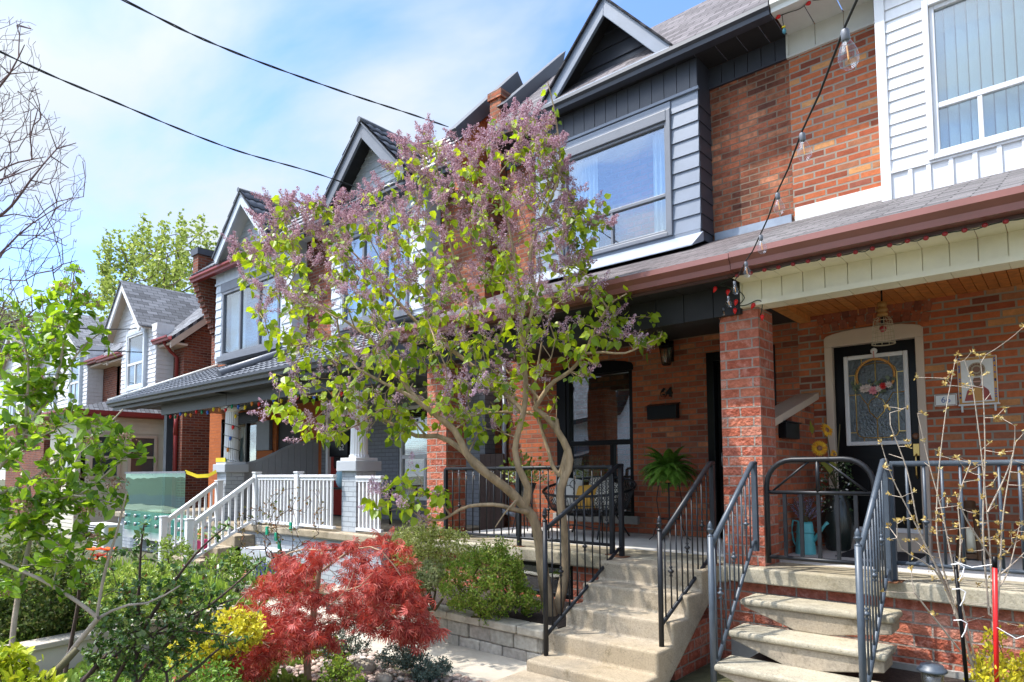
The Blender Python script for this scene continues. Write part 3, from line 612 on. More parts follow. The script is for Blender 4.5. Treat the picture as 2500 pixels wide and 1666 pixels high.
for q_ in ((BX0-.02, BX1+.02, BY-.035, BY, 4.815, 4.858), (-5.60, -3.80, BY-.03, BY, 4.70, 4.80), (BX0, BX1, BY-.02, BY, 2.96, 3.02)): MB().box(*q_).build('bay_trim', M['charlit'], h, bevel=.006)
f = MB()
for q in ((-5.60, -5.52, 3.02, 4.70), (-3.86, -3.80, 3.02, 4.70), (-5.52, -3.86, 3.02, 3.08), (-5.52, -3.86, 4.56, 4.70)): f.box(q[0], q[1], BY-.05, BY+.05, q[2], q[3])
f.build('window_trim', M['midgrey'], h, bevel=.008)
wf = sash(h, 'bay_window', -5.52, -3.86, 3.08, 4.56, BY-.02, M['midgrey'], M['glass'], fw=.04, mid=3.585, split=-4.72, dep=.07, room=M['roomblue'], roomd=.9)
curtain(wf, -4.14, -3.90, 3.12, 4.52, BY+.12, M['curtain'], .07); curtain(wf, -5.48, -5.02, 3.12, 4.52, BY+.12, M['curtain'], .07)
s = MB(); s.xprism([(BY, 2.98), (BY-.012, 2.98), (BY-.33, 2.735), (BY-.33, 2.72), (BY, 2.86)], BX0-.05, BX1+.03); s.build('apron_flashing', M['flash'], h)
s = MB(); s.box(BX1+.03, -2.45, 7.97, 7.999, 2.90, 3.05); s.build('wall_flashing', M['flash'], h)
# upper eave
e = MB(); panels(e, BX1, -2.445, .17, 7.975, 7.999, 4.985, 5.25, .008); e.box(BX1, -2.445, 7.965, 8.0, 4.97, 4.99); e.build('frieze', M['char'], h); e = MB(); panels(e, -6.95, BX0, .17, 7.975, 7.999, 4.985, 5.25, .008); e.build('frieze', M['char'], h)
e = MB(); panels(e, -6.95, -2.445, .27, 7.53, 7.975, 5.252, 5.262, .012); e.build('soffit', M['chardk'], h)
e = MB(); gutter(e, -6.8, -2.445, 7.37, 5.35, .13, .15); e.box(-6.9, -2.445, 7.515, 7.53, 5.22, 5.34); e.build('roof_gutter', M['char'], h)
e = MB(); roofslab(e, -6.85, -2.44, 7.41, 5.39, 9.05, 7.03, .06); e.xprism([(9.05, 7.03), (9.05, 6.9), (13, 5.9), (13, 6.0)], -6.85, -2.44); e.build('roof', M['shmain'], h)
gable(h, -4.69, 5.44, 5.38, 6.55, -5.75, -3.66, 7.44, 7.80, 9.0, M['charlit'], M['shdorm'], M['char'], 5.42, .17, 5, lip=.03, soff=M['chardk'])
e = MB(); e.xprism([(7.40, 5.385), (7.80, 5.50), (7.80, 5.44), (7.40, 5.36)], -5.70, -3.70); e.build('gable_ledge', M['flash'], h)
# parapet and chimney on the party side
e = MB(); e.xprism([(7.75, 5.98), (9.50, 7.75), (9.36, 7.30), (8.05, 5.98)], -6.97, -6.80); e.build('parapet', M['tiledk'], h, bevel=.01)
e = MB(); e.box(-7.22, -6.98, 7.88, 8.2, 4.9, 6.22); e.box(-7.25, -6.95, 7.85, 8.23, 6.22, 6.35); e.build('chimney', M['brickold'], h)
# porch
e = MB(); roofslab(e, -6.75, -2.432, 5.47, 1.885, 8.0, 2.965, .05); e.build('porch_roof', M['sh64'], h)
e = MB(); gutter(e, -6.8, -2.205, 5.44, 1.88, .145, .14); e.build('porch_gutter', M['brown'], h)
e = MB(); e.box(-6.75, -2.275, 5.585, 5.62, 1.71, 1.86); e.build('porch_fascia', M['fascia'], h)
e = MB(); panels(e, -6.75, -2.29, .3, 5.62, 5.90, 1.722, 1.73, .006); panels(e, -6.75, -2.29, .3, 5.9, 5.915, 1.45, 1.722, .008); e.box(-6.75, -2.29, 5.915, 6.1, 1.45, 1.722); e.box(-6.75, -2.42, 6.1, 8, 1.76, 1.79); e.build('porch_beam', M['chardk'], h)
e = MB(); e.box(-6.75, -2.432, 5.76, 8.0, -1.0, -.85); e.build('porch_slab', M['slab'], h, bevel=.02)
MB().box(-6.7, -2.46, 6.4, 8.0, -.85, -.846).build('porch_floor', M['porchfloor'], h)
e = MB(); wall_holes(e, -6.75, -2.43, GZ-.1, -1.0, 5.86, .2, [(-5.05, -4.18, -1.38, -1.01)]); e.build('porch_foundation', M['brickpil'], h)
sash(h, 'basement_window', -5.05, -4.18, -1.38, -1.01, 5.88, M['black'], M['glassdk'], fw=.05, split=-4.6, dep=.06, room=M['room'])
p = MB(); p.box(-6.62, -6.25, 5.95, 6.32, GZ, 1.46); tag(p.build('brick_pillar', M['brickpil'], loc=(-6.43, 6.1, GZ)), 'red rock faced brick pillar behind the lilac trunk, at the left end of the middle porch', 'pillar')
# ================================================================== alley fence
fe = thing('board_fence', 'dark brown vertical board fence closing the gap behind the lilac', 'fence', (-7.1, 8.3, GZ))
e = MB(); x = -7.46
while x < -6.94: e.box(x+.003, min(x+.115, -6.94), 7.86, 7.89, -.95, .30); x += .118
e.build('boards', M['darkwood'], fe)
e = MB(); e.box(-7.46, -6.94, 7.89, 7.94, -.8, -.7); e.box(-7.46, -6.94, 7.89, 7.94, .05, .15); e.build('fence_rail', M['darkwood'], fe)
dp = MB(); dp.tube([(-6.98, 7.93, 2.2), (-6.98, 7.93, -.55), (-6.93, 7.85, -.62), (-6.6, 7.75, -.66)], .035, 8); tag(dp.build('downpipe', M['midgrey'], loc=(-6.98, 7.93, -.7)), 'grey downpipe with a foot bend in front of the dark board fence', 'downpipe')

# ================================================================== houses 62 and 60
def tile_house(label, X0, X1, cx, bx0, bx1, mirror, brickm, lower, gz):
    h = thing('row_house', label, 'house', ((X0+X1)/2, 8, GZ))
    holes = lower['holes']
    w_ = MB(); wall_holes(w_, X0, X1, GZ, 2.85, 8.0, .25, holes); w_.build('wall', lower['mat'], h)
    w_ = MB(); w_.box(X0, X1, 8.0, 8.25, 2.85, 5.2); w_.box(X0+.001, X1-.001, 8.25, 13, GZ, 5.2); w_.build('upper_wall', brickm, h)
    a, b, z0, z1 = lower['bw']
    bb = MB(); bb.box(bx0, a, 7.64, 7.99, 2.8, 5.18); bb.box(b, bx1, 7.64, 7.99, 2.8, 5.18); bb.box(a, b, 7.64, 7.99, z1, 5.18); bb.box(a, b, 7.64, 7.99, 2.8, z0); bb.build('bay', M['lightgrey'], h)
    s = MB(); lap(s, (bx0, 7.64, 2.9), (a-.08, 7.64, 2.9), (0, 0, 1.9), (0, -1, 0), 9, .02); s.build('bay_siding', M['lightgrey'], h); s = MB(); lap(s, (b+.08, 7.64, 2.9), (bx1, 7.64, 2.9), (0, 0, 1.9), (0, -1, 0), 9, .02)
    lap(s, (bx1, 7.64, 2.9), (bx1, 7.99, 2.9), (0, 0, 1.9), (1, 0, 0), 9, .015); panels(s, bx0, bx1, .2, 7.62, 7.64, 4.84, 5.16, .01); s.build('bay_siding', M['lightgrey'], h)
    s = MB(); s.box(bx0-.02, bx1+.02, 7.60, 7.64, 4.78, 4.83); s.build('bay_trim', M['lightgrey'], h, bevel=.005)
    MB().box(a-.08, b+.08, 7.60, 7.64, z1, 4.78).build('window_header', M['midgrey'], h, bevel=.006); MB().box(a-.1, b+.1, 7.54, 7.64, z0-.14, z0).build('window_sill', M['midgrey'], h, bevel=.006)
    wf = sash(h, 'bay_window', a, b, z0, z1, 7.61, M['midgrey'], M['glass'], fw=.07, split=(a*2+b)/3, dep=.08, room=M['roomblue'], roomd=.8)
    MB().box((a+2*b)/3-.03, (a+2*b)/3+.03, 7.62, 7.68, z0+.07, z1-.07).build('mullion', M['midgrey'], wf)
    curtain(wf, a+.1, (a*2+b)/3-.04, z0+.08, z1-.1, 7.8, M['curtain']); curtain(wf, (a+2*b)/3+.04, b-.08, z0+.08, z1-.1, 7.8, M['curtain'])
    e = MB(); panels(e, X0, X1, .3, 7.53, 7.99, 5.18, 5.19, .01); e.build('soffit', M['white'], h)
    e = MB(); gutter(e, X0, X1, 7.37, 5.16, .14, .15); e.box(X0, X1, 7.515, 7.53, 5.02, 5.15); e.build('roof_gutter', lower['gut'], h)
    e = MB(); tiles(e, (X0, 7.43, 5.2), (X1, 7.43, 5.2), (0, 1.75, 1.75), (0, -1, 1), 6); roofslab(e, X0, X1, 7.43, 5.2, 9.2, 6.97, .06); e.xprism([(9.2, 6.99), (9.2, 6.9), (13, 5.9), (13, 6.0)], X0, X1); e.build('roof', M['tile'], h)
    gable(h, cx, 5.3, 5.3, 6.62, cx-1.32, cx+1.28, 7.3, 7.7, 8.95, M[lower['rake']], M['tile'], M['lightgrey'], 5.25, .2, 10, 'tile', soff=M['chardk'] if lower['dark'] else M['white'], mridge=M['tile'])
    # porch
    pr = MB(); tiles(pr, (lower['px0'], 5.47, 1.68), (lower['px1'], 5.47, 1.68), (0, 2.53, 1.12), (0, -1, 2), 8); roofslab(pr, lower['px0'], lower['px1'], 5.47, 1.675, 8.0, 2.795, .05); pr.build('porch_roof', M['tile'], h)
    e = MB(); gutter(e, lower['px0'], lower['px1'], 5.42, 1.70, .13, .13); e.box(lower['px0'], lower['px1'], 5.55, 5.58, 1.5, 1.68); e.build('porch_gutter', M['darkgut'], h)
    e = MB(); e.box(lower['px0']+.3, lower['px1'], 5.58, 5.9, 1.52, 1.53); e.box(lower['bx'][0], lower['bx'][1], 5.9, 6.08, 1.30, 1.6); e.box(lower['px0']+.3, lower['px1'], 6.08, 7.99, 1.56, 1.58); e.build('porch_beam', M['darkgut'], h)
    e = MB(); e.box(X0, X1, 5.78, 8.0, -1.0, -.88); e.build('porch_slab', M['concrete'], h, bevel=.02)
    e = MB(); e.box(X0, X1, 5.86, 6.0, GZ-.1, -1.0); e.build('porch_foundation', lower['fmat'], h)
    return h
h62 = tile_house('grey painted house with red door, porch columns and pale grey gable above the lilac', -12.25, -7.47, -10.0, -11.4, -8.55, False, M['brickold'],
    dict(holes=[(-12.0, -11.05, -.88, 1.3), (-9.7, -8.35, -.5, 1.25)], mat=M['brickgraydk'], bw=(-11.0, -9.0, 2.95, 4.7), gut=M['char'], rake='midgrey', dark=True, px0=-12.25, px1=-7.55, bx=(-12.24, -7.6), fmat=M['brickgray']), GZ)
e = MB(); e.xprism([(7.2, 5.55), (8.78, 7.25), (8.95, 7.05), (7.3, 5.40)], -7.56, -7.36); e.build('parapet', M['tiledk'], h62, bevel=.01)
e = MB(); e.xprism([(7.35, 4.6), (7.35, 5.4), (8.7, 6.8), (8.7, 4.6)], -7.52, -7.44); e.build('parapet_brick', M['brickorange'], h62)
e = MB(); e.xprism([(5.5, 1.5), (8.0, 1.5), (8.0, 2.74), (5.5, 1.64)], -7.62, -7.585); e.build('porch_gable_end', M['charlit'], h62)
f = MB(); f.box(-12.05, -11.97, 7.97, 8.1, -.88, 1.3); f.box(-11.10, -11.02, 7.97, 8.1, -.88, 1.3); f.box(-11.97, -11.10, 7.97, 8.1, 1.2, 1.3); sf = f.build('door_frame', M['white'], h62, bevel=.005)
f = MB(); f.box(-11.97, -11.10, 8.05, 8.09, -.86, 1.2); dr = f.build('front_door', M['redpaint'], h62)
f = MB(); f.box(-11.80, -11.27, 8.03, 8.05, .12, 1.08); f.build('door_glass', M['room'], dr)
wf = sash(h62, 'front_window', -9.7, -8.35, -.5, 1.25, 8.02, M['white'], M['glassdk'], fw=.06, mid=.3, split=-9.0, dep=.08, room=M['room'])
bl = MB()
for i in range(26): bl.box(-9.63, -8.42, 8.13, 8.165, .32+i*.035, .324+i*.035)
bl.build('blinds', M['curtain'], wf)
h60 = tile_house('end house with tiled porch roof, orange brick wall and white Sixty sign', -17.5, -12.252, -14.67, -16.5, -12.9, True, M['brickfar'],
    dict(holes=[(-16.35, -14.95, -.6, 1.45), (-14.1, -13.1, -.88, 1.3)], mat=M['brickorange'], bw=(-16.12, -13.4, 2.92, 4.55), gut=M['redgut'], rake='lightgrey', dark=False, px0=-17.15, px1=-12.252, bx=(-15.25, -12.251), fmat=M['brickgray']), GZ)
f = MB(); ah = [(-16.37, 1.30), (-14.93, 1.30)]+[(-15.65+.72*math.cos(t*PI/10), 1.40+.13*math.sin(t*PI/10)) for t in range(11)]; f.yprism(ah, 7.985, 8.1); f.build('window_head', M['black'], h60)
wf = sash(h60, 'front_window', -16.35, -14.95, -.6, 1.32, 8.0, M['black'], M['glassdk'], fw=.08, split=-15.55, dep=.1, room=M['roomblue'])
curtain(wf, -16.2, -15.75, -.5, 1.2, 8.2, M['curtain']); curtain(wf, -15.3, -15.05, -.5, 1.2, 8.2, M['curtain'])
f = MB(); f.box(-14.1, -13.1, 8.05, 8.09, -.86, 1.3); f.build('front_door', M['chardk'], h60)
# ridge cap between the two porch roofs, corbelled end parapet, corner downpipe
e = MB(); e.tube([(-12.25, 5.75, 1.90), (-12.25, 7.95, 2.88)], .075, 10); e.build('ridge_cap', M['midgrey'], h60)
e = MB(); e.tube([(-17.15, 5.45, 1.72), (-17.15, 8.0, 2.86)], .045, 8); e.build('verge_trim', M['whitew'], h60)
e = MB()
for i in range(9): e.box(-17.5-.001*i, -17.22, 8.0-.055*(i+1), 8.0, 3.75+i*.13, 3.75+(i+1)*.13)
e.box(-17.5, -17.2, 7.46, 8.0, 4.92, 5.75); e.build('corbel', M['brickfar'], h60)
e = MB(); e.box(-17.56, -17.15, 7.42, 7.9, 5.75, 5.92); e.xprism([(7.7, 5.6), (9.3, 7.2), (9.3, 6.9), (7.7, 5.3)], -17.56, -17.25); e.build('parapet', M['tiledk'], h60)
e = MB(); e.tube([(-16.6, 7.93, 1.4), (-16.6, 7.93, -1.2)], .045, 8); e.build('downpipe', M['black'], h60)
e = MB(); e.box(-14.85, -14.25, 7.9, 7.99, .55, 1.25); e.build('meter_box', M['midgrey'], h60, bevel=.01)
MB().box(-14.92, -14.2, 7.96, 7.995, -.2, .55).build('sign_board', M['brickorange'], h60)

# porch pillars with white fluted columns
def column_pillar(xc, label, cl, y0=5.95):
    t = thing('porch_pillar', label, 'pillar', (xc, y0, GZ))
    MB().box(xc-.18, xc+.18, y0, y0+.36, GZ, .03).build('brick_base', M['brickgray'], t)
    MB().box(xc-.25, xc+.25, y0-.06, y0+.42, .03, .19).build('cap', M['footing' if False else 'capgrey'], t, bevel=.012)
    MB().box(xc-.20, xc+.20, y0-.02, y0+.38, .19, .235).build('plinth', M['white'], t, bevel=.006)
    c = MB(); n = 40; pts = []
    for z, r in ((.235, .155), (.27, .15), (.29, .135), (1.2, .115)):
        for k_ in range(n):
            a = 2*PI*k_/n; rr_ = r*(1-.07*(k_ % 2)); c.v.append((xc+rr_*math.cos(a), y0+.18+rr_*math.sin(a), z))
    for i in range(3):
        for k_ in range(n): c.face((i*n+k_, i*n+(k_+1) % n, (i+1)*n+(k_+1) % n, (i+1)*n+k_))
    c.build('column_shaft', M['white'], t)
    MB().lathe((xc, y0+.18, 1.2), [(.115, 0), (.13, .02), (.155, .045), (.155, .06)], 20).build('capital', M['white'], t)
    MB().box(xc-.18, xc+.18, y0, y0+.36, 1.26, 1.30).build('abacus', M['white'], t)
M['capgrey'] = plain('grey_painted_stone', (.40, .42, .45), .9, var=.06, bump=.6, bs=60)
column_pillar(-8.37, 'grey brick pillar with white fluted column right of the white porch railing', 1)
column_pillar(-12.47, 'grey brick pillar with white fluted column wound with lights, beside the curved grey screen', 2)
e = MB(); e.box(-15.16, -15.02, 5.93, 6.07, -.9, 1.3); tag(e.build('porch_post', M['char'], loc=(-15.09, 6, -.9)), 'slim dark square post at the far corner of the tiled porch roof', 'post')
# curved partition between the porches
e = MB(); n = 14; prev = None
for i in range(n):
    y0 = 6.0+2.0*i/n; y1 = 6.0+2.0*(i+1)/n
    zf = lambda y: .14+.60*(1/(1+math.exp(-((y-6.0)/2.0-.52)*6.5))-.033)
    e.xprism([(y0+.004, -.88), (y1-.004, -.88), (y1-.004, zf(y1)), (y0+.004, zf(y0))], -12.40, -12.36)
ps = thing('porch_screen', 'grey vertical board screen with a swooping top edge between two porches', 'screen', (-12.38, 7, -.88))
e.build('boards', M['screen'] if 'screen' in M else plain('grey_painted_boards', (.30, .315, .335), .55, var=.06), ps)
e = MB(); e.tube([(-12.38, 6.0+2.0*i/20, zf(6.0+2.0*i/20)+.015) for i in range(21)], .03, 6); e.build('top_rail', plain('grey_painted_trim', (.34, .355, .375), .5), ps)

# ================================================================== far houses
def far_house(label, xl, xr, bx0, bx1, by, wz0, ax, az, gxl, gxr, gz, eave, gut, win, depth=14, brickm=None, roofw=1.0):
    brickm = brickm or M['brickfar']
    h = thing('detached_house', label, 'house', ((xl+xr)/2, 8, GZ))
    b = MB(); b.xprism([(8.0, GZ), (depth, GZ), (depth, eave), (8+(depth-8)/2, eave+(depth-8)/2*.85), (8.0, eave)], xl, xr); b.build('wall', brickm, h)
    b = MB(); b.box(bx0, bx1, by+.02, 8.0, wz0, gz+.1); b.build('bay', M['vinyl'], h)
    s = MB(); lap(s, (bx0, by+.02, wz0), (bx1, by+.02, wz0), (0, 0, gz-wz0), (0, -1, 0), int((gz-wz0)/.13), .02); s.build('bay_siding', M['vinyl'], h); s = MB(); lap(s, (bx1, by+.02, wz0), (bx1, 7.99, wz0), (0, 0, gz-wz0-.1), (1, 0, 0), int((gz-wz0)/.13), .018); s.build('bay_siding', M['vinyl'], h)
    for (a, c, z0, z1) in win:
        t = MB()
        for q in ((a-.1, a, z0-.08, z1+.08), (c, c+.1, z0-.08, z1+.08), (a, c, z0-.1, z0), (a, c, z1, z1+.1)): t.box(q[0], q[1], by-.09, by+.03, q[2], q[3])
        t.build('window_trim', M['lightgrey'], h)
        sash(h, 'window', a, c, z0, z1, by-.075, M['white'], M['glass'], fw=.06, mid=(z0+z1)/2-.1, split=(a+c)/2, dep=.06)
        MB().box(a+.05, c-.05, by-.012, by-.006, z0+.05, z1-.05).build('interior', M['roomblue'], h)
    gable(h, ax, gz, gz, az, gxl, gxr, by-.3, by+.01, 11.0, M['white'], M['shfars'], M['vinyl'], gz-.12, .2, 11, soff=M['beige'])
    e = MB(); e.xprism([(7.55, eave-.02), (8+(depth-8)/2, eave+.43+(depth-8)/2*.85), (8+(depth-8)/2, eave+.33+(depth-8)/2*.85), (7.55, eave-.12)], xl-.2, xr+.25); e.xprism([(8+(depth-8)/2, eave+.43+(depth-8)/2*.85), (depth+.4, eave), (depth+.4, eave-.1), (8+(depth-8)/2, eave+.33+(depth-8)/2*.85)], xl-.2, xr+.25); e.build('roof', M['shfar'], h)
    e = MB(); e.xprism([(7.53, eave-.14), (8+(depth-8)/2, eave+.31+(depth-8)/2*.85), (8+(depth-8)/2, eave+.08+(depth-8)/2*.85), (7.53, eave-.34)], xr+.20, xr+.26); e.box(xl, xr+.22, 7.56, 8.0, eave-.22, eave-.16); e.build('rake_board', M['beige'], h)
    e = MB(); gutter(e, bx1-.1, xr+.28, 7.40, eave, .13, .14); e.build('roof_gutter', gut, h); e = MB(); gutter(e, xl-.2, bx0+.1, 7.40, eave, .13, .14); e.build('roof_gutter', gut, h)
    return h
h58 = far_house('far house with white sided gable bay, red gutters and red downpipe on dark brick', -24.4, -19.2, -22.55, -19.9, 7.5, 2.4, -21.83, 5.87, -23.37, -20.26, 4.27, 3.85, M['redgut'], [(-21.85, -20.62, 2.62, 4.2)])
e = MB(); e.tube([(-19.35, 7.5, 3.72), (-19.5, 7.75, 3.5), (-19.5, 7.93, 3.35), (-19.5, 7.93, 1.9)], .05, 8); e.tube([(-19.9, 7.9, 1.75), (-19.45, 7.93, 1.1), (-19.45, 7.93, -1.6)], .06, 8); e.tube([(-19.45, 7.93, 1.7), (-19.45, 7.93, 1.1)], .06, 8); e.build('downpipe', M['redgut'], h58)
# enclosed porch of that house
b = MB(); wall_holes(b, -22.6, -20.2, GZ, 1.6, 5.72, .2, [(-21.6, -20.6, .0, 1.1)]); b.add([(-20.2, 5.72, GZ), (-20.2, 8, GZ), (-20.2, 8, 1.6), (-20.2, 5.72, 1.6)], [(0, 1, 2, 3)]); b.build('porch_wall', M['creamside'], h58, recalc=False)
s = MB(); lap(s, (-20.19, 5.72, -1.5), (-20.19, 8.0, -1.5), (0, 0, 1.3), (1, 0, 0), 12, .015); s.build('porch_siding', M['creamside'], h58); s = MB(); lap(s, (-20.19, 5.72, 1.15), (-20.19, 8.0, 1.15), (0, 0, .5), (1, 0, 0), 5, .015); s.build('porch_siding', M['creamside'], h58); s = MB(); lap(s, (-22.6, 5.71, 1.15), (-20.2, 5.71, 1.15), (0, 0, .5), (0, -1, 0), 5, .015); s.build('porch_siding', M['creamside'], h58); s = MB(); lap(s, (-22.6, 5.71, -1.5), (-20.2, 5.71, -1.5), (0, 0, 1.3), (0, -1, 0), 12, .015); s.build('porch_siding', M['creamside'], h58)
MB().box(-20.28, -20.16, 5.68, 5.80, GZ, 1.62).build('corner_post', M['creamside'], h58)
for y0, y1 in ((6.0, 6.75), (6.95, 7.7)):
    f = MB()
    for q in ((y0, y0+.07, -.1, 1.1), (y1-.07, y1, -.1, 1.1), (y0+.07, y1-.07, -.1, -.03), (y0+.07, y1-.07, 1.03, 1.1), (y0+.07, y1-.07, .45, .51)): f.box(-20.19, -20.13, q[0], q[1], q[2], q[3])
    o = f.build('porch_window', M['beige'], h58); MB().box(-20.185, -20.165, y0+.05, y1-.05, -.05, 1.05).build('pane', M['glassback'] if 'glassback' in M else plain('dim_glass', (.05, .06, .065), .08, spec=.9), o)
sash(h58, 'porch_window', -21.6, -20.6, 0, 1.1, 5.73, M['white'], M['glassdk'], fw=.06, split=-21.1, room=M['room'])
e = MB(); e.add([(-22.9, 5.4, 1.72), (-19.9, 5.4, 1.72), (-19.9, 8, 1.72), (-20.8, 7.99, 2.5), (-22.9, 7.99, 2.5)], [(0, 1, 3, 4), (1, 2, 3)]); e.build('porch_roof', M['shfar'], h58, recalc=False)
e = MB(); gutter(e, -22.9, -19.85, 5.32, 1.73, .13, .13); e.xprism([(5.32, 1.6), (8.0, 1.6), (8.0, 1.73), (5.32, 1.73)], -19.9, -19.8); e.box(-22.8, -19.9, 5.4, 8.0, 1.58, 1.60); e.build('porch_gutter', M['redgut'], h58)
far_house('farther house with white sided gable bay and tall narrow window, behind the budding bush', -30.4, -24.15, -30.9, -25.72, 7.5, 2.2, -28.6, 6.08, -31.6, -25.85, 4.38, 3.9, M['redgut'], [(-27.3, -26.3, 2.5, 4.2), (-30.0, -29.2, 2.6, 4.0)])
far_house('most distant house with grey shingle gable at the left edge', -38.5, -32.5, -37, -33.5, 7.5, 2.2, -35.2, 6.3, -37.8, -32.6, 4.4, 3.9, M['whitew'], [(-36, -35, 2.5, 4.0)])
# house across the street, seen mirrored in the lower window
h = thing('opposite_house', 'white sided house with dark roof across the street, mirrored in the lower window', 'house', (-20, -15, GZ))
b = MB(); b.yprism([(-27, GZ), (-14.5, GZ), (-14.5, 3.2), (-16.8, 6.6), (-19.1, 3.2), (-27, 3.2)], -15, -22); b.build('wall', M['vinyl'], h)
b = MB(); b.yprism([(-19.6, 2.9), (-16.8, 6.95), (-14.0, 2.9), (-14.0, 2.65), (-16.8, 6.65), (-19.6, 2.65)], -14.5, -22.3); b.build('gable_roof', M['shdorm'], h)
b = MB(); b.xprism([(-14.3, 2.9), (-18.5, 6.3), (-18.5, 6.1), (-14.3, 2.7)], -27.4, -19.6); b.build('roof', M['shfar'], h)
for x in (-24.5, -21.4, -17.6): sash(h, 'window', x, x+1.4, .2, 1.9, -14.93, M['white'], M['room'], fw=.09, mid=1.05, dep=.05)
b = MB(); b.xprism([(-13.2, .9), (-15, 1.6), (-15, 1.45), (-13.2, .75)], -23.0, -20.0); b.build('porch_roof', M['shdorm'], h)
M['rusty'] = plain('rusty_plate', (.20, .085, .04), .85, var=.5, vs=30)
# ================================================================== steps
st = thing('concrete_steps', 'solid weathered concrete steps up to the middle porch between black railings', 'steps', (-3.0, 5.0, GZ))
prof = [(5.40, -.855), (5.13, -1.03), (4.86, -1.205), (4.60, -1.38), (4.30, -1.555)]
yz = [(5.76, -.852)]; zb = -.852
pts = [(5.76, -.852)]
for k_, (y, z) in enumerate(prof):
    pts += [(y, z), (y, (prof[k_+1][1] if k_+1 < len(prof) else GZ-.02))]
pts += [(4.7, GZ-.02), (5.76, -1.02)]
MB().xprism(pts, -3.56, -2.50).build('step_block', M['concrete'], st, bevel=.022, seg=3)
MB().box(-3.50, -2.56, 5.0, 5.76, GZ, -1.30).build('step_base', M['brickpil'], st)
MB().box(-3.58, -2.2, 3.6, 4.30, GZ, GZ+.06).build('landing', M['concrete'], st, bevel=.015)
st = thing('concrete_steps', 'cantilevered concrete steps on a central pedestal below the arched gate, open at both sides', 'steps', (-1.6, 5.0, GZ))
for k_, (yf, z) in enumerate(((5.40, -1.05), (5.12, -1.255), (4.84, -1.455), (4.56, -1.64))):
    m_ = MB(); x0, x1 = -2.17, -1.05
    m_.box(x0, x1, yf, yf+.34, z-.055, z); m_.build('tread', M['slab'], st, bevel=.022, seg=3)
    m_ = MB(); m_.yprism([(x0+.02, z-.056), (x0+.02, z-.07), (-1.74, z-.205), (-1.50, z-.205), (x1-.02, z-.135), (x1-.02, z-.056)], yf+.03, yf+.30); m_.build('riser', M['concrete'], st, bevel=.008)
# ================================================================== railings
def baluster(par, p0, p1, mat, knuckle=None, r=.0075, twist=False):
    m_ = MB(); p0 = Vector(p0); p1 = Vector(p1); m_.tube([p0, p1], r, 6)
    if knuckle is not None:
        c = p0.lerp(p1, knuckle); m_.lathe(c-Vector((0, 0, .045)), [(.008, 0), (.015, .01), (.009, .022), (.011, .03), (.026, .043), (.026, .050), (.011, .06), (.009, .068), (.015, .08), (.008, .09)], 10)
    return m_.build('baluster', mat, par)
def finial(m_, p):
    m_.lathe(p, [(.024, 0), (.024, .008), (.013, .014), (.010, .022), (.018, .036), (.026, .052), (.028, .056), (.018, .060), (.020, .068), (.019, .085), (.011, .105), (.003, .118)], 10)
def stair_rail(label, X, lo, hi, mat, nb, group='metal stair railings', rp=.021, square_top=False):
    """lo=(y,ztop,zbase) hi=(y,ztop,zbase)"""
    t = thing('stair_railing', label, 'railing', (X, lo[0], lo[2]), group)
    m_ = MB(); m_.tube([(X, lo[0], lo[2]), (X, lo[0], lo[1])], rp, 10); finial(m_, (X, lo[0], lo[1])); m_.build('post', mat, t)
    m_ = MB(); m_.box(X-.022, X+.022, hi[0]-.022, hi[0]+.022, hi[2], hi[1]); m_.build('post', mat, t, bevel=.004)
    if hi[2] < -.8: MB().box(X-.06, X+.06, hi[0]-.06, hi[0]+.06, hi[2], hi[2]+.008).build('base_plate', M['rusty'], t)
    a = Vector((X, lo[0]+.01, lo[1]-.07)); b = Vector((X, hi[0]-.05, hi[1]+.012))
    MB().tube([a, b, (X, hi[0]+.03, hi[1]+.014)], .022, 10).build('top_rail', mat, t)
    a2 = Vector((X, lo[0]+.01, lo[2]+.17)); b2 = Vector((X, hi[0]-.06, hi[2]+.085))
    MB().tube([a2, b2, (X, hi[0], hi[2]+.09)], .017, 8).build('bottom_rail', mat, t)
    for i in range(nb):
        f_ = (i+.7)/(nb+.4)
        p0 = a2.lerp(b2, f_); q = a.lerp(b, f_); q = Vector((X, p0.y, q.z))
        baluster(t, p0, q, mat, .45 if i % 3 == 1 else None)
    return t
stair_rail('black iron stair railing left of the solid steps, in front of the lilac trunks', -3.50, (4.50, -.42, -1.555), (5.75, .05, -.85), M['iron'], 9)
stair_rail('black iron stair railing at the right side of the solid steps', -2.56, (4.78, -.47, -1.38), (5.80, .06, -.85), M['iron'], 9)
stair_rail('grey stair railing at the left side of the cantilevered steps, in front of the pillar', -2.17, (4.86, -.50, -1.70), (5.80, .055, -.70), M['irongrey'], 9, rp=.024)
stair_rail('grey stair railing at the right side of the cantilevered steps', -1.13, (4.83, -.50, -1.70), (5.72, .06, -.85), M['irongrey'], 9, rp=.024)
def flat_rail(label, xs, Y, zt, zb, zf, posts, mat, every=3, r=.0085, knuckz=None):
    t = thing('porch_railing', label, 'railing', ((xs[0]+xs[-1])/2, Y, zf))
    MB().tube([(posts[0], Y, zt), (posts[-1]+.02, Y, zt)], .022, 10).build('top_rail', mat, t)
    MB().tube([(posts[0], Y, zb), (posts[-1]+.02, Y, zb)], .017, 8).build('bottom_rail', mat, t)
    for p in posts:
        m_ = MB(); m_.box(p-.022, p+.022, Y-.022, Y+.022, zf, zt); m_.build('post', mat, t, bevel=.004); MB().box(p-.06, p+.06, Y-.05, Y+.05, zf, zf+.008).build('base_plate', M['rusty'], t)
    for i, x in enumerate(xs): baluster(t, (x, Y, zb), (x, Y, zt), mat, .42 if i % every == 1 else None, r)
    return t
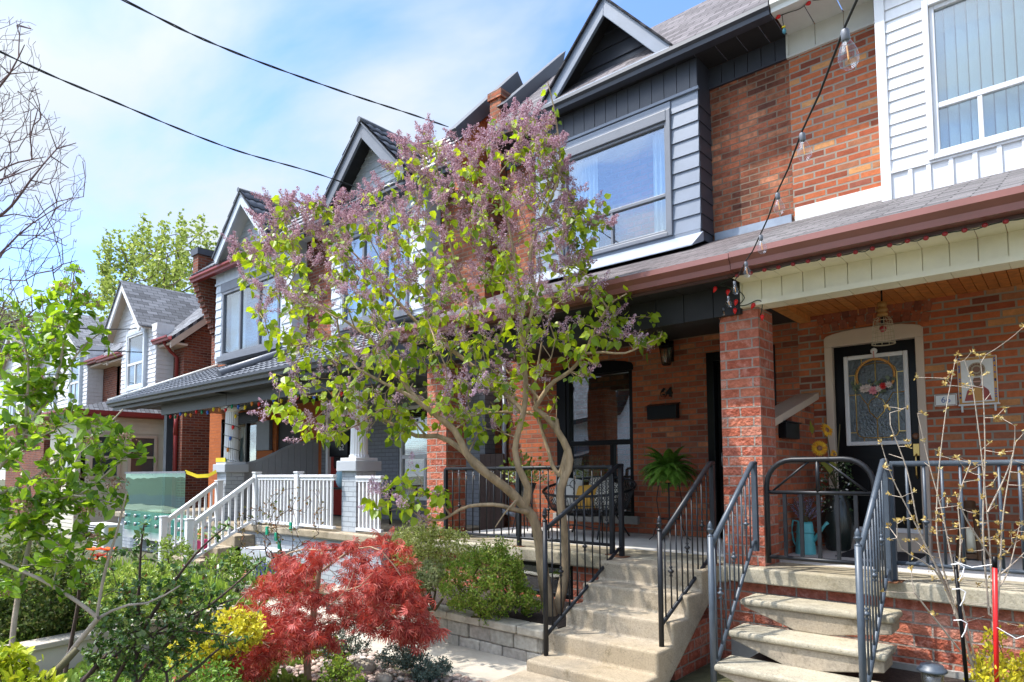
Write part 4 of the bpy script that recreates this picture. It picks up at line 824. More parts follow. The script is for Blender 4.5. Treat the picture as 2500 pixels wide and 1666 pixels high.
flat_rail('black iron porch railing on the middle porch, hung with clear bulbs', [-6.12+i*.117 for i in range(1, 21) if abs(-6.12+i*.117+4.91) > .04], 5.83, .05, -.75, -.85, [-6.13, -4.91, -3.66], M['iron'])
flat_rail('grey iron porch railing right of the cantilevered steps', [-1.0+i*.1145 for i in range(32)], 5.80, .05, -.71, -.85, [-1.11, 2.6], M['irongrey'], 3, .011)
# gate
gt_ = thing('porch_gate', 'dark tubular gate with an arched top rail and diagonal braces', 'gate', (-1.66, 5.9, -.85))
yg = 5.86; m_ = MB(); xl, xr, zt = -2.085, -1.235, .095
arc = [(xl, -.80), (xl, -.13)]+[(xl+.22-.22*math.cos(t*PI/12), -.13+.225*math.sin(t*PI/12)) for t in range(1, 7)]+[(xr-.22+.22*math.sin(t*PI/12), -.13+.225*math.cos(t*PI/12)) for t in range(0, 7)]+[(xr, -.80)]
m_.tube([(x, yg, z) for x, z in arc], .023, 10); m_.build('frame', M['iron'], gt_)
MB().tube([(xl, yg, -.185), (xr, yg, -.185)], .017, 8).build('middle_rail', M['iron'], gt_)
MB().tube([(xl, yg, -.745), (xr, yg, -.745)], .019, 8).build('bottom_rail', M['iron'], gt_)
MB().tube([(-1.66, yg, -.185), (-1.66, yg, .09)], .017, 8).build('stile', M['iron'], gt_)
for s_ in (-1, 1): MB().tube([(-1.66+s_*.37, yg, -.17), (-1.66+s_*.06, yg, .085)], .010, 6).build('brace', M['iron'], gt_)
for x in (-1.935, -1.80, -1.66, -1.515, -1.375): MB().box(x-.016, x+.016, yg-.010, yg+.010, -.74, -.195).build('bar', M['iron'], gt_, bevel=.004)
# white railing of the grey house
def white_rail(label, a, b, n, posts=True, mid=False, group=None):
    """a,b = (x,y,ztop,zbot) ends; rails between, posts at the ends"""
    t = thing('white_railing', label, 'railing', (a[0], a[1], a[3]-.1), 'white railings of the grey porch')
    A, B = Vector(a[:2]+(a[2],)), Vector(b[:2]+(b[2],)); A2, B2 = Vector(a[:2]+(a[3],)), Vector(b[:2]+(b[3],))
    m_ = MB(); m_.bar(A-Vector((0, 0, .01)), B-Vector((0, 0, .01)), .075, .045); m_.build('top_rail', M['vinyl'], t, bevel=.008)
    MB().bar(A-Vector((0, 0, .055)), B-Vector((0, 0, .055)), .045, .04).build('under_rail', M['vinyl'], t)
    MB().bar(A2, B2, .05, .045).build('bottom_rail', M['vinyl'], t, bevel=.005)
    for i in range(n):
        f_ = (i+.8)/(n+.6); p, q = A2.lerp(B2, f_), A.lerp(B, f_)
        MB().box(p.x-.017, p.x+.017, p.y-.017, p.y+.017, p.z, q.z-.05).build('baluster', M['vinyl'], t)
    return t
def wpost(x, y, z0, z1, t): 
    m_ = MB(); m_.box(x-.055, x+.055, y-.055, y+.055, z0, z1); m_.box(x-.065, x+.065, y-.065, y+.065, z1, z1+.025); m_.box(x-.075, x+.075, y-.075, y+.075, z0, z0+.05); return m_.build('post', M['vinyl'], t, bevel=.006)
t = white_rail('white porch railing left panel, between the stair corner post and the middle post', (-10.9, 5.84, -.03, -.82), (-9.6, 5.84, -.03, -.82), 12); wpost(-10.92, 5.84, -.88, .01, t); wpost(-9.58, 5.84, -.88, .01, t)
t = white_rail('white porch railing right panel, ending at the grey brick pillar', (-9.56, 5.84, -.03, -.82), (-8.57, 5.84, -.03, -.82), 9)
t = white_rail('white porch railing beyond the grey pillar, behind the lilac flowers', (-8.1, 5.9, -.05, -.82), (-7.5, 5.9, -.05, -.82), 6)
t = white_rail('near white stair railing sloping down beside the pink flower pot', (-10.92, 5.78, -.06, -.80), (-10.92, 4.72, -.80, -1.40), 9); wpost(-10.92, 4.7, GZ+.1, -.74, t)
t = white_rail('far white stair railing sloping down from the left grey pillar', (-12.33, 5.78, -.16, -.82), (-12.33, 4.88, -.82, -1.40), 8); wpost(-12.33, 5.84, -.88, -.14, t); wpost(-12.33, 4.86, GZ+.1, -.76, t)
st = thing('concrete_steps', 'grey concrete steps between the white stair railings', 'steps', (-11.6, 5.3, GZ))
for k_ in range(3): MB().box(-12.28, -10.98, 5.78-.29*(k_+1), 5.86, GZ, -1.06-.18*k_).build('step', M['concrete'], st, bevel=.015)
# ================================================================== retaining wall
rw = thing('retaining_wall', 'low rough stone block retaining wall along the path under the shrubs', 'wall', (-5.3, 4.7, GZ))
m_ = MB(); 
def wrun(m_, ax, ay, bx, by, z0, z1, bl, off):
    L_ = math.hypot(bx-ax, by-ay); dx, dy = (bx-ax)/L_, (by-ay)/L_; s_ = -off
    while s_ < L_-.01:
        e_ = min(s_+bl, L_); s0 = max(0, s_)
        j = random.uniform(-.008, .008)
        P = [(ax+dx*(s0+.004)+dy*j, ay+dy*(s0+.004)-dx*j), (ax+dx*(e_-.004)+dy*j, ay+dy*(e_-.004)-dx*j)]
        m_.zprism([P[0], P[1], (P[1][0]-dy*.22, P[1][1]+dx*.22), (P[0][0]-dy*.22, P[0][1]+dx*.22)], z0, z1); s_ += bl
wrun(m_, -7.0, 4.66, -3.62, 4.60, GZ-.05, -1.595, .29, 0); wrun(m_, -7.0, 4.66, -3.62, 4.60, -1.591, -1.455, .29, .15)
wrun(m_, -3.63, 4.61, -3.60, 5.3, GZ-.05, -1.595, .29, 0); wrun(m_, -3.63, 4.61, -3.60, 5.3, -1.591, -1.455, .29, .15)
m_.build('blocks', M['stone'], rw, bevel=.014)
m_ = MB(); wrun(m_, -7.02, 4.63, -3.58, 4.565, -1.452, -1.375, .46, .1); m_.build('cap', M['stonecap'], rw, bevel=.016)
cw = thing('garden_wall', 'low cream parged garden wall with flat grey cap behind the dark shrub', 'wall', (-6.9, 2, GZ))
MB().zprism([(-6.55, .3), (-7.05, 3.5), (-7.20, 3.5), (-6.70, .3)], GZ-.02, GZ+.22).build('wall_body', M['parge'], cw)
MB().zprism([(-6.51, .3), (-7.01, 3.53), (-7.26, 3.53), (-6.76, .3)], GZ+.22, GZ+.27).build('cap', M['path'], cw, bevel=.008)

# ================================================================== things on the porches
def text(name, s, size, mat, parent, pos, dep=.008, shear=0, rotz=0, offset=0):
    cu = bpy.data.curves.new(name, 'FONT'); cu.body = s; cu.size = size; cu.extrude = dep/2; cu.shear = shear; cu.align_x = 'CENTER'; cu.align_y = 'CENTER'; cu.offset = offset
    o = bpy.data.objects.new('tmp', cu); COL.objects.link(o); bpy.context.view_layer.update()
    me = bpy.data.meshes.new_from_object(o.evaluated_get(bpy.context.evaluated_depsgraph_get())); bpy.data.objects.remove(o); bpy.data.curves.remove(cu)
    me.name = name
    me.transform(Matrix.Translation(Vector(pos)) @ Matrix.Rotation(rotz, 4, 'Z') @ Matrix.Rotation(PI/2, 4, 'X'))
    me.materials.clear()
    return link_mesh(name, me, mat, parent, None if parent else pos)
hn = text('house_number', '64', .17, M['black'], None, (-4.135, 7.985, 1.05), .02, offset=.006); tag(hn, 'black metal house number 64 on the porch brick above the mailbox', 'house number')
mb_ = thing('mailbox', 'plain black mailbox on the brick below the number 64', 'mailbox', (-4.17, 8, .69))
MB().xprism([(7.90, .70), (7.995, .70), (7.995, .90), (7.90, .87)], -4.385, -3.955).build('box', M['black'], mb_, bevel=.004)
MB().xprism([(7.885, .868), (7.998, .905), (7.998, .915), (7.885, .878)], -4.40, -3.94).build('lid', M['black'], mb_)
mb_ = thing('mailbox', 'small black mailbox on the sloping party wall', 'mailbox', (-2.25, 7, .33))
MB().box(-2.279, -2.20, 6.78, 7.2, .33, .49).build('box', M['black'], mb_, bevel=.004); MB().box(-2.279, -2.185, 6.76, 7.22, .49, .505).build('lid', M['black'], mb_)
lm = thing('wall_lamp', 'black wall lantern on the brick right of the lilac, above the number 64', 'lamp', (-4.06, 7.9, 1.4))
MB().lathe((-4.06, 7.86, 1.64), [(.10, 0), (.105, .01), (.07, .05), (.045, .08), (.05, .09), (.02, .12), (.004, .14)], 8).build('cap', M['black'], lm)
m_ = MB(); m_.lathe((-4.06, 7.86, 1.40), [(.05, 0), (.062, .01), (.062, .016)], 8)
for a in range(4): m_.tube([(-4.06+.056*math.cos(a*PI/2+.78), 7.86+.056*math.sin(a*PI/2+.78), 1.41), (-4.06+.09*math.cos(a*PI/2+.78), 7.86+.09*math.sin(a*PI/2+.78), 1.65)], .006, 5)
m_.box(-4.10, -4.02, 7.96, 7.998, 1.46, 1.74); m_.tube([(-4.06, 7.97, 1.70), (-4.06, 7.86, 1.76)], .012); m_.build('frame', M['black'], lm)
MB().lathe((-4.06, 7.86, 1.415), [(.052, 0), (.085, .225)], 8).build('glass', M['frost'], lm)
# pendant lamp 66
pl = thing('pendant_lamp', 'wire cage pendant lamp with turned wood neck hanging over the door', 'lamp', (-1.35, 7.0, 1.78))
MB().tube([(-1.35, 7.0, 1.79), (-1.35, 7.0, 1.60)], .008).build('stem', M['black'], pl)
MB().lathe((-1.35, 7.0, 1.46), [(.035, 0), (.05, .012), (.05, .03), (.032, .045), (.05, .06), (.05, .075), (.032, .09), (.042, .105), (.042, .14), (.015, .15)], 14).build('neck', M['lampwood'], pl)
m_ = MB(); cage = [(.03, 1.465), (.062, 1.45), (.08, 1.42), (.083, 1.38), (.09, 1.30), (.10, 1.20)]
for a in range(10):
    c, s_ = math.cos(a*PI/5), math.sin(a*PI/5); m_.tube([(-1.35+r_*c, 7.0+r_*s_, z) for r_, z in cage], .0028, 4)
for r_, z in ((.08, 1.42), (.083, 1.38), (.0875, 1.32), (.094, 1.26), (.10, 1.20), (.10, 1.205)): m_.tube([(-1.35+r_*math.cos(a*PI/9), 7.0+r_*math.sin(a*PI/9), z) for a in range(19)], .003, 4)
m_.build('cage', M['wire'], pl)
m_ = MB(); m_.tube([(-1.35, 7, 1.46), (-1.35, 7, 1.39)], .018, 8); m_.build('socket', M['black'], pl); MB().ball((-1.35, 7, 1.345), .032).build('bulb', M['redbulb'], pl)
# wreath
wr = thing('door_wreath', 'wooden bead wreath with pink and white flowers on the door glass', 'wreath', (-1.635, 7.99, 1.0))
cx, cz, R_ = -1.635, 1.03, .185
m_ = MB()
for i in range(40):
    a = -.5+i/39*(PI+1.0)
    m_.ball((cx+R_*math.cos(a), 7.99, cz+R_*math.sin(a)), .0145, 7, 5)
m_.build('bead_ring', M['bead'], wr)
m_ = MB(); m_.lathe((cx-.01, 8.03, cz+.28), [(.034, 0), (.034, .012), (.02, .018)], 14, (0, -1, 0)); m_.build('hook_disc', M['white'], wr)
MB().tube([(cx-.01, 8.0, cz+.275), (cx-.004, 7.99, cz+.185)], .006, 5).build('ribbon', plain('pink_ribbon', (.6, .32, .3), .7), wr)
def rosette(m_, c, r, n=9, ax=(0, -1, 0)):
    c = Vector(c); ax = Vector(ax).normalized(); u = ax.orthogonal().normalized(); v = ax.cross(u)
    for ring, rr_, lift in ((0, 1, .15), (1, .7, .45), (2, .4, .75)):
        for i in range(n-ring*2):
            a = 2*PI*(i+ring*.4)/(n-ring*2); d = u*math.cos(a)+v*math.sin(a); s_ = u*-math.sin(a)+v*math.cos(a)
            m_.add([c+ax*r*lift*.3, c+d*r*rr_*.6+s_*r*.28+ax*r*lift*.6, c+d*r*rr_+ax*r*lift, c+d*r*rr_*.6-s_*r*.28+ax*r*lift*.6], [(0, 1, 2, 3)])
mp_ = plain('pink_petals', (.68, .26, .30), .7); mw_ = plain('blush_petals', (.66, .55, .50), .7); mr_ = plain('scarlet_petals', (.55, .03, .03), .6)
for (x, z, mt, r_) in ((-.11, -.135, mw_, .05), (-.07, -.13, mw_, .045), (-.02, -.16, mp_, .052), (.075, -.12, mr_, .042), (.13, -.11, mw_, .04), (.03, -.145, mw_, .04)):
    m_ = MB(); rosette(m_, (cx+x, 7.97, cz+z), r_); m_.build('flower', mt, wr, recalc=False)
m_ = MB()
for i in range(34):
    x = random.uniform(-.25, .22); z = -.10+random.uniform(-.07, .06)+abs(x)*.12; a = random.uniform(0, 2*PI)
    d = Vector((math.cos(a), -.4, math.sin(a))).normalized()*.055; s_ = Vector((-math.sin(a), 0, math.cos(a)))*.02; p = Vector((cx+x, 7.985, cz+z))
    m_.add([p, p+d*.5+s_, p+d, p+d*.5-s_], [(0, 1, 2, 3)])
m_.build('leaves', leafmat('sage_leaves', [(.10, .13, .08), (.20, .24, .16), (.06, .10, .05)], .1), wr, recalc=False)
# tiles beside the door
tp = thing('number_tile', 'small white glazed tile with blue number 66 right of the door', 'house number', (-.995, 8, .65))
MB().box(-1.095, -.90, 7.975, 7.998, .655, .775).build('tile', M['whitetile'], tp, bevel=.003)
text('digits', '66', .085, M['blue'], tp, (-.995, 7.974, .715), .003)
m_ = MB()
for (x0, x1, z0, z1) in ((-1.085, -.91, .765, .770), (-1.085, -.91, .660, .665), (-1.088, -1.083, .665, .765), (-.912, -.907, .665, .765)): m_.box(x0, x1, 7.972, 7.9745, z0, z1)
m_.build('border', M['brownglz'], tp)
tl_ = thing('saint_tile', 'glazed picture tile of a red robed figure on the brick right of the door', 'picture tile', (-.72, 8, .62))
MB().box(-.885, -.56, 7.965, 7.998, .655, 1.13).build('tile', M['whitetile'], tl_, bevel=.003)
Yt = 7.9635
def disc(m_, x, z, r, y, n=22, sz=1.0): m_.prism([(x+r*math.cos(2*PI*i/n), y, z+r*sz*math.sin(2*PI*i/n)) for i in range(n)], (0, .0012, 0))
m_ = MB(); m_.box(-.88, -.855, Yt, 7.965, .66, 1.125); m_.box(-.59, -.565, Yt, 7.965, .66, 1.125); m_.box(-.855, -.59, Yt, 7.965, 1.10, 1.125); m_.box(-.855, -.59, Yt, 7.965, .66, .675); m_.build('border', M['orange'], tl_)
m_ = MB()
for i in range(26):
    s_ = random.choice((-.868, -.578)); z = random.uniform(.67, 1.11); m_.prism([(s_+random.uniform(-.01, .01), Yt-.0015, z), (s_+.009, Yt-.0015, z+.01), (s_, Yt-.0015, z+.022), (s_-.009, Yt-.0015, z+.008)], (0, .001, 0))
m_.build('border_scroll', M['blue'], tl_)
m_ = MB(); disc(m_, -.725, 1.0, .072, Yt); m_.build('medallion', M['wire'], tl_)
m_ = MB(); 
for i in range(16): disc(m_, -.725+.052*math.cos(i*PI/8), 1.0+.052*math.sin(i*PI/8), .010, Yt-.002, 8)
disc(m_, -.725, 1.0, .03, Yt-.002); m_.build('medallion_pattern', M['brownglz'], tl_)
m_ = MB(); m_.prism([(-.835, Yt-.001, .69), (-.61, Yt-.001, .69), (-.635, Yt-.001, .79), (-.68, Yt-.001, .835), (-.77, Yt-.001, .835), (-.81, Yt-.001, .79)], (0, .001, 0)); m_.build('robe', M['rust'], tl_)
m_ = MB(); m_.prism([(-.765, Yt-.003, .685), (-.685, Yt-.003, .685), (-.69, Yt-.003, .82), (-.76, Yt-.003, .82)], (0, .001, 0)); m_.build('vestment', M['orange'], tl_)
m_ = MB(); disc(m_, -.725, .875, .032, Yt-.004, 18, 1.25); m_.build('face', M['skin'], tl_)
m_ = MB(); m_.prism([(-.757, Yt-.006, .872), (-.693, Yt-.006, .872), (-.70, Yt-.006, .845), (-.725, Yt-.006, .828), (-.75, Yt-.006, .845)], (0, .001, 0)); m_.prism([(-.76, Yt-.006, .885), (-.69, Yt-.006, .885), (-.70, Yt-.006, .918), (-.75, Yt-.006, .918)], (0, .001, 0)); m_.build('beard_and_hair', M['brownglz'], tl_)
m_ = MB(); m_.box(-.885, -.55, 7.93, 7.998, .642, .655); m_.box(-.865, -.85, 7.95, 7.998, .58, .642); m_.box(-.595, -.58, 7.95, 7.998, .58, .642); m_.build('ledge', M['white'], tl_)
# door mat, watering can, tall vase, sunflowers, wooden lantern, wicker chair
m_ = MB(); m_.box(-1.86, -1.18, 7.05, 7.78, -.85, -.838); tag(m_.build('door_mat', M['mat'], loc=(-1.5, 7.4, -.85)), 'charcoal door mat on the porch floor before the black door', 'doormat')
wc = thing('watering_can', 'turquoise watering can holding lavender on the porch behind the gate', 'watering can', (-2.15, 7.1, -.85))
c_ = Vector((-2.15, 7.1, -.85))
MB().lathe(c_, [(.10, 0), (.10, .01), (.088, .15), (.078, .30), (.07, .33), (.062, .325)], 18).build('body', M['teal'], wc)
MB().lathe(c_, [(.0885, .215), (.092, .222), (.0885, .23)], 18).build('band', M['teal'], wc)
MB().tube([c_+Vector((.08, 0, .14)), c_+Vector((.19, 0, .30)), c_+Vector((.22, 0, .33))], [.022, .013, .018], 8).build('spout', M['teal'], wc)
MB().tube([c_+Vector(p) for p in ((-.06, 0, .33), (-.115, 0, .34), (-.135, 0, .24), (-.115, 0, .12), (-.09, 0, .08))], .010, 6).build('handle', M['teal'], wc)
m_ = MB(); lav = MB()
for i in range(46):
    a = random.uniform(0, 2*PI); rr_ = random.uniform(.05, .19); tip = c_+Vector((rr_*math.cos(a), rr_*math.sin(a)*.8, .62-rr_*.6+random.uniform(-.08, .04)))
    b_ = c_+Vector((random.uniform(-.04, .04), random.uniform(-.04, .04), .3)); m_.tube([b_, b_.lerp(tip, .5)+Vector((0, 0, .03)), tip], .002, 3, False)
    d = (tip-b_).normalized()
    for k_ in range(9):
        p = tip-d*.016*k_
        for q in range(3):
            o_ = Vector((random.uniform(-1, 1), random.uniform(-1, 1), random.uniform(-.3, 1))).normalized()*.013; s_ = o_.cross(d).normalized()*.006
            lav.add([p, p+o_*.6+s_, p+o_, p+o_*.6-s_], [(0, 1, 2, 3)])
m_.build('stems', M['stemgr'], wc); lav.build('lavender', leafmat('lavender_florets', [(.22, .20, .34), (.34, .31, .46), (.28, .24, .36)], .2), wc, recalc=False)
vs = thing('tall_vase', 'tall dark vase with trailing small white flowers left of the door', 'vase', (-1.97, 7.6, -.85))
MB().lathe((-1.97, 7.6, -.85), [(.09, 0), (.12, .03), (.16, .2), (.165, .34), (.13, .50), (.09, .60), (.10, .66), (.085, .655)], 20).build('body', M['darkpot'], vs)
fo = MB(); fw_ = MB()
for i in range(420):
    a = random.uniform(0, 2*PI); z = random.uniform(-.42, .12); rr_ = (.19 if z < -.05 else .15)*random.uniform(.7, 1.1)
    if z < -.05 and not (-2.4 < a-PI-1.0 < .9 and random.random() < .9): 
        if random.random() < .6: continue
    p = Vector((-1.97+rr_*math.cos(a), 7.6+rr_*math.sin(a), z-.0)); o_ = Vector((random.uniform(-1, 1), random.uniform(-1, 1), random.uniform(-1, .6))).normalized()*.035; s_ = o_.orthogonal().normalized()*.011
    (fw_ if random.random() < .14 else fo).add([p, p+o_*.5+s_, p+o_, p+o_*.5-s_], [(0, 1, 2, 3)])
fo.build('foliage', leafmat('trailing_leaves', [(.03, .06, .02), (.07, .12, .04)], .2), vs, recalc=False); fw_.build('blossoms', leafmat('cream_blossoms', [(.5, .5, .36)], .2), vs, recalc=False)
def sunflower(c, n_, r, label, par):
    c = Vector(c); n_ = Vector(n_).normalized(); u = n_.orthogonal().normalized(); v = n_.cross(u); m_ = MB()
    for ring in range(2):
        for i in range(15):
            a = 2*PI*(i+.5*ring)/15; d = u*math.cos(a)+v*math.sin(a); s_ = -u*math.sin(a)+v*math.cos(a); z = n_*(.01-.008*ring)
            m_.add([c+d*r*.25+z, c+d*r*.6+s_*r*.14+z*2, c+d*r+z*random.uniform(-1.5, 2), c+d*r*.6-s_*r*.14+z*2], [(0, 1, 2, 3)])
    m_.build('petals', leafmat('sunflower_petals', [(.72, .36, .02), (.80, .50, .03), (.70, .28, .02)], .3), par, recalc=False)
    MB().lathe(c, [(r*.33, 0), (r*.33, .01), (r*.2, .02), (.003, .024)], 14, n_).build('seed_head', M['brownglz'], par)
sf_ = thing('sunflower_bunch', 'artificial sunflowers behind the gate beside the door frame', 'flowers', (-1.98, 7.35, -.85))
sunflower((-2.04, 7.3, .235), (.5, -1, .15), .085, '', sf_); sunflower((-1.965, 7.3, .42), (1.3, -.5, .5), .085, '', sf_); sunflower((-1.93, 7.38, .17), (1.3, -.4, 0), .055, '', sf_)
m_ = MB()
for p in ((-2.04, 7.31, .235), (-1.97, 7.31, .43), (-1.93, 7.39, .17), (-2.1, 7.41, .16), (-1.86, 7.4, .48)): m_.tube([(-1.97, 7.6, -.2), (-1.98+(p[0]+1.98)*.4, 7.5, 0), p], .006, 5)
m_.build('stems', M['stemgr'], sf_)
m_ = MB(); p = Vector((-1.97, 7.32, .06)); m_.add([p+Vector((-.07, 0, .02)), p+Vector((0, 0, .07)), p+Vector((.09, 0, .0)), p+Vector((.02, 0, -.09))], [(0, 1, 2, 3)]); p = Vector((-2.12, 7.36, .38)); m_.add([p, p+Vector((-.03, 0, .06)), p+Vector((-.02, 0, .16)), p+Vector((.02, 0, .06))], [(0, 1, 2, 3)]); m_.build('leaf', leafmat('sunflower_leaf', [(.35, .34, .03), (.14, .16, .04)], .3), sf_, recalc=False)
ln_ = thing('floor_lantern', 'dark tapering wooden lantern on the floor against the porch brick', 'lantern', (-.80, 7.6, -.85))
for a in range(4):
    c, s_ = math.cos(a*PI/2+.6), math.sin(a*PI/2+.6); MB().bar((-.80+.13*c, 7.6+.13*s_, -.84), (-.80+.07*c, 7.6+.07*s_, -.36), .03, .022).build('leg', M['lantern'], ln_)
MB().box(-.89, -.71, 7.51, 7.69, -.83, -.79).build('base', M['lantern'], ln_); MB().lathe((-.80, 7.6, -.38), [(.10, 0), (.10, .02), (.05, .03), (.05, .08), (.03, .09)], 12).build('top', M['lantern'], ln_)
MB().tube([(-.80, 7.6, -.78), (-.80, 7.6, -.55)], .04, 12).build('candle', M['cream'], ln_)
wk = thing('wicker_chair', 'brown wicker chair back cut by the right edge of the photo', 'chair', (-.12, 7.5, -.85))
m_ = MB(); 
for i in range(16):
    f_ = i/15; z = -.45+f_*.50; m_.tube([(-.40+.05*f_, 7.2, z), (-.41+.05*f_, 7.45, z), (-.3, 7.68, z), (.05, 7.72, z), (.2, 7.68, z), (.28, 7.2, z)], .014, 5)
m_.build('back', plain('tan_wicker', (.30, .18, .09), .7, var=.4, vs=60, bump=.6, bs=80), wk)
MB().box(-.38, .27, 7.15, 7.68, -.50, -.44).build('seat', M['lampwood'], wk, bevel=.01)
for x, y in ((-.36, 7.2), (.24, 7.2), (-.3, 7.64), (.2, 7.64)): MB().tube([(x, y, -.85), (x, y, -.46)], .018, 6).build('leg', M['lampwood'], wk)
# egg love seat on the middle porch
eg = thing('rope_loveseat', 'black woven rope loveseat with oval rim on the middle porch', 'loveseat', (-5.1, 7.3, -.85))
ex, ey, ez = -4.95, 7.3, -.28; A_, B_ = .68, .42
def rim(a, s_=1.0):   # oval rim, high at the back
    x = ex+A_*math.cos(a)*s_; y = ey+B_*math.sin(a)*s_; z = ez-.03+.24*(.5+.5*math.sin(a))**1.3*(1 if s_ > .5 else s_*2)
    return Vector((x, y, z))
MB().tube([rim(2*PI*i/48) for i in range(49)], .018, 6).build('rim', M['iron'], eg)
m_ = MB(); n = 84; cb = Vector((ex, ey+.02, -.56))
for i in range(n):
    a = 2*PI*i/n; p = rim(a); q = Vector((ex+.34*math.cos(a), ey+.02+.2*math.sin(a), -.565)); mid = p.lerp(q, .55)+Vector((.06*math.cos(a), .06*math.sin(a), -.07))
    m_.tube([p, mid, q], .0055, 4, False)
for f_ in (.35, .55, .72, .86, 1.0):
    ring = []
    for i in range(49):
        a = 2*PI*i/48; p = rim(a); q = Vector((ex+.34*math.cos(a), ey+.02+.2*math.sin(a), -.565)); mid = p.lerp(q, .55)+Vector((.06*math.cos(a), .06*math.sin(a), -.07))
        ring.append(p*(1-f_)**2+mid*2*f_*(1-f_)+q*f_*f_ if f_ < 1 else q)
    m_.tube(ring, .006, 4, False)
m_.build('woven_shell', M['rope'], eg); MB().lathe((ex, ey+.02, -.57), [(.30, 0), (.30, .008)], 20).build('seat_panel', M['rope'], eg)
for x, y, tx, ty in ((-.3, -.15, -.62, -.28), (.3, -.15, .36, -.34), (-.3, .2, -.5, .33), (.3, .2, .42, .34)): MB().tube([(ex+x, ey+y, -.56), (ex+tx, ey+ty, -.85)], .012, 6).build('leg', M['iron'], eg)
MB().tube([(ex-.45, ey-.2, -.72), (ex-.1, ey-.1, -.70), (ex+.34, ey-.26, -.72)], .009, 5).build('stretcher', M['iron'], eg)
def cushion(name, c, w_, h_, mat, label, ry=0, tilt=.35, rz=0):
    m_ = MB(); n = 8
    for s_ in (-1, 1):
        for i in range(n+1):
            for j in range(n+1):
                u, v = i/n*2-1, j/n*2-1; th = .07*((1-u**4)*(1-v**4))**.6; pin = 1-.06*(u*u*v*v)
                m_.v.append((u*w_/2*pin, s_*th, v*h_/2*pin))
        b_ = (0 if s_ < 0 else (n+1)**2)
        for i in range(n):
            for j in range(n): q = (b_+i*(n+1)+j, b_+(i+1)*(n+1)+j, b_+(i+1)*(n+1)+j+1, b_+i*(n+1)+j+1); m_.face(q if s_ < 0 else q[::-1], True)
    Mx = Matrix.Translation(Vector(c)) @ Matrix.Rotation(rz, 4, 'Z') @ Matrix.Rotation(-tilt, 4, 'X') @ Matrix.Rotation(ry, 4, 'Y'); m_.v = [tuple(Mx @ Vector(p)) for p in m_.v]
    o = m_.build('cushion', mat, loc=c, recalc=False); tag(o, label, 'cushion', 'cushions on the rope loveseat'); return o, Mx
o, Mx = cushion('c', (ex-.38, ey+.06, -.27), .40, .40, M['cushw'], 'pale cushion with black line drawing, leftmost on the rope loveseat', .12, .35, .15)
m_ = MB()
for cxx, czz, rr_ in ((-.06, .06, .07), (.05, -.04, .09), (-.02, -.12, .05), (.09, .10, .04)):
    m_.tube([Mx @ Vector((cxx+rr_*math.cos(a*.42), -.073+.1*(cxx*cxx+czz*czz), czz+rr_*1.3*math.sin(a*.42))) for a in range(13)], .004, 4)
m_.build('line_drawing', M['black'], o)
cushion('c', (ex-.04, ey+.02, -.33), .34, .34, M['mustard'], 'mustard yellow cushion between the two patterned ones', -.05, .4)
ck, t_, b_ = nodes('black_white_weave'); co_ = N(t_, 'ShaderNodeTexCoord'); chk = N(t_, 'ShaderNodeTexChecker'); chk.inputs['Scale'].default_value = 46; chk.inputs[1].default_value = (.5, .47, .41, 1); chk.inputs[2].default_value = (.05, .045, .04, 1); L(t_, co_.outputs['Object'], chk.inputs[0]); L(t_, chk.outputs[0], b_.inputs['Base Color']); b_.inputs['Roughness'].default_value = .9
cushion('c', (ex+.26, ey+.04, -.31), .38, .38, ck, 'black and white woven cushion, right end of the rope loveseat', .06, .4, -.1)
cushion('c', (ex+.08, ey+.14, -.24), .34, .36, ck, 'black and white woven cushion standing behind the mustard one', -.02, .3)
# bulbs hung from the black railing
def edison(m_g, m_c, m_f, p, s_=1.0, tilt=(0, 0)):
    p = Vector(p); ax = Vector((tilt[0], tilt[1], -1)).normalized()
    m_c.lathe(p, [(.012*s_, 0), (.014*s_, .004*s_), (.014*s_, .035*s_), (.010*s_, .04*s_)], 10, ax)
    m_g.lathe(p+ax*.038*s_, [(.012*s_, 0), (.020*s_, .015*s_), (.031*s_, .045*s_), (.033*s_, .062*s_), (.029*s_, .082*s_), (.018*s_, .094*s_), (.005*s_, .097*s_)], 14, ax)
    m_f.tube([p+ax*.055*s_, p+ax*.105*s_], .003*s_, 5)
def bulb_part(par, p, s_, tilt=(0, 0)):
    g_, c_, f_ = MB(), MB(), MB(); edison(g_, c_, f_, p, s_, tilt)
    o = g_.build('bulb', M['bulb'], par); c_.build('socket', M['midgrey'], o); f_.build('filament', M['filament'], o)
sg = thing('bulb_string', 'clear filament bulbs looped along the black porch railing', 'string lights', (-4.9, 5.83, .05))
pts = []
for i in range(90): x = -6.1+i*.0274; pts.append((x, 5.83+.026*math.cos(i*.9), .05+.026*math.sin(i*.9)))
MB().tube(pts, .004, 4).build('cord', M['cord'], sg)
for x, y_ in ((-5.88, .03), (-5.75, .0), (-5.62, .01), (-5.33, .02), (-4.98, 0), (-4.55, .02), (-4.11, .0)): bulb_part(sg, (x, 5.82, y_), .75)
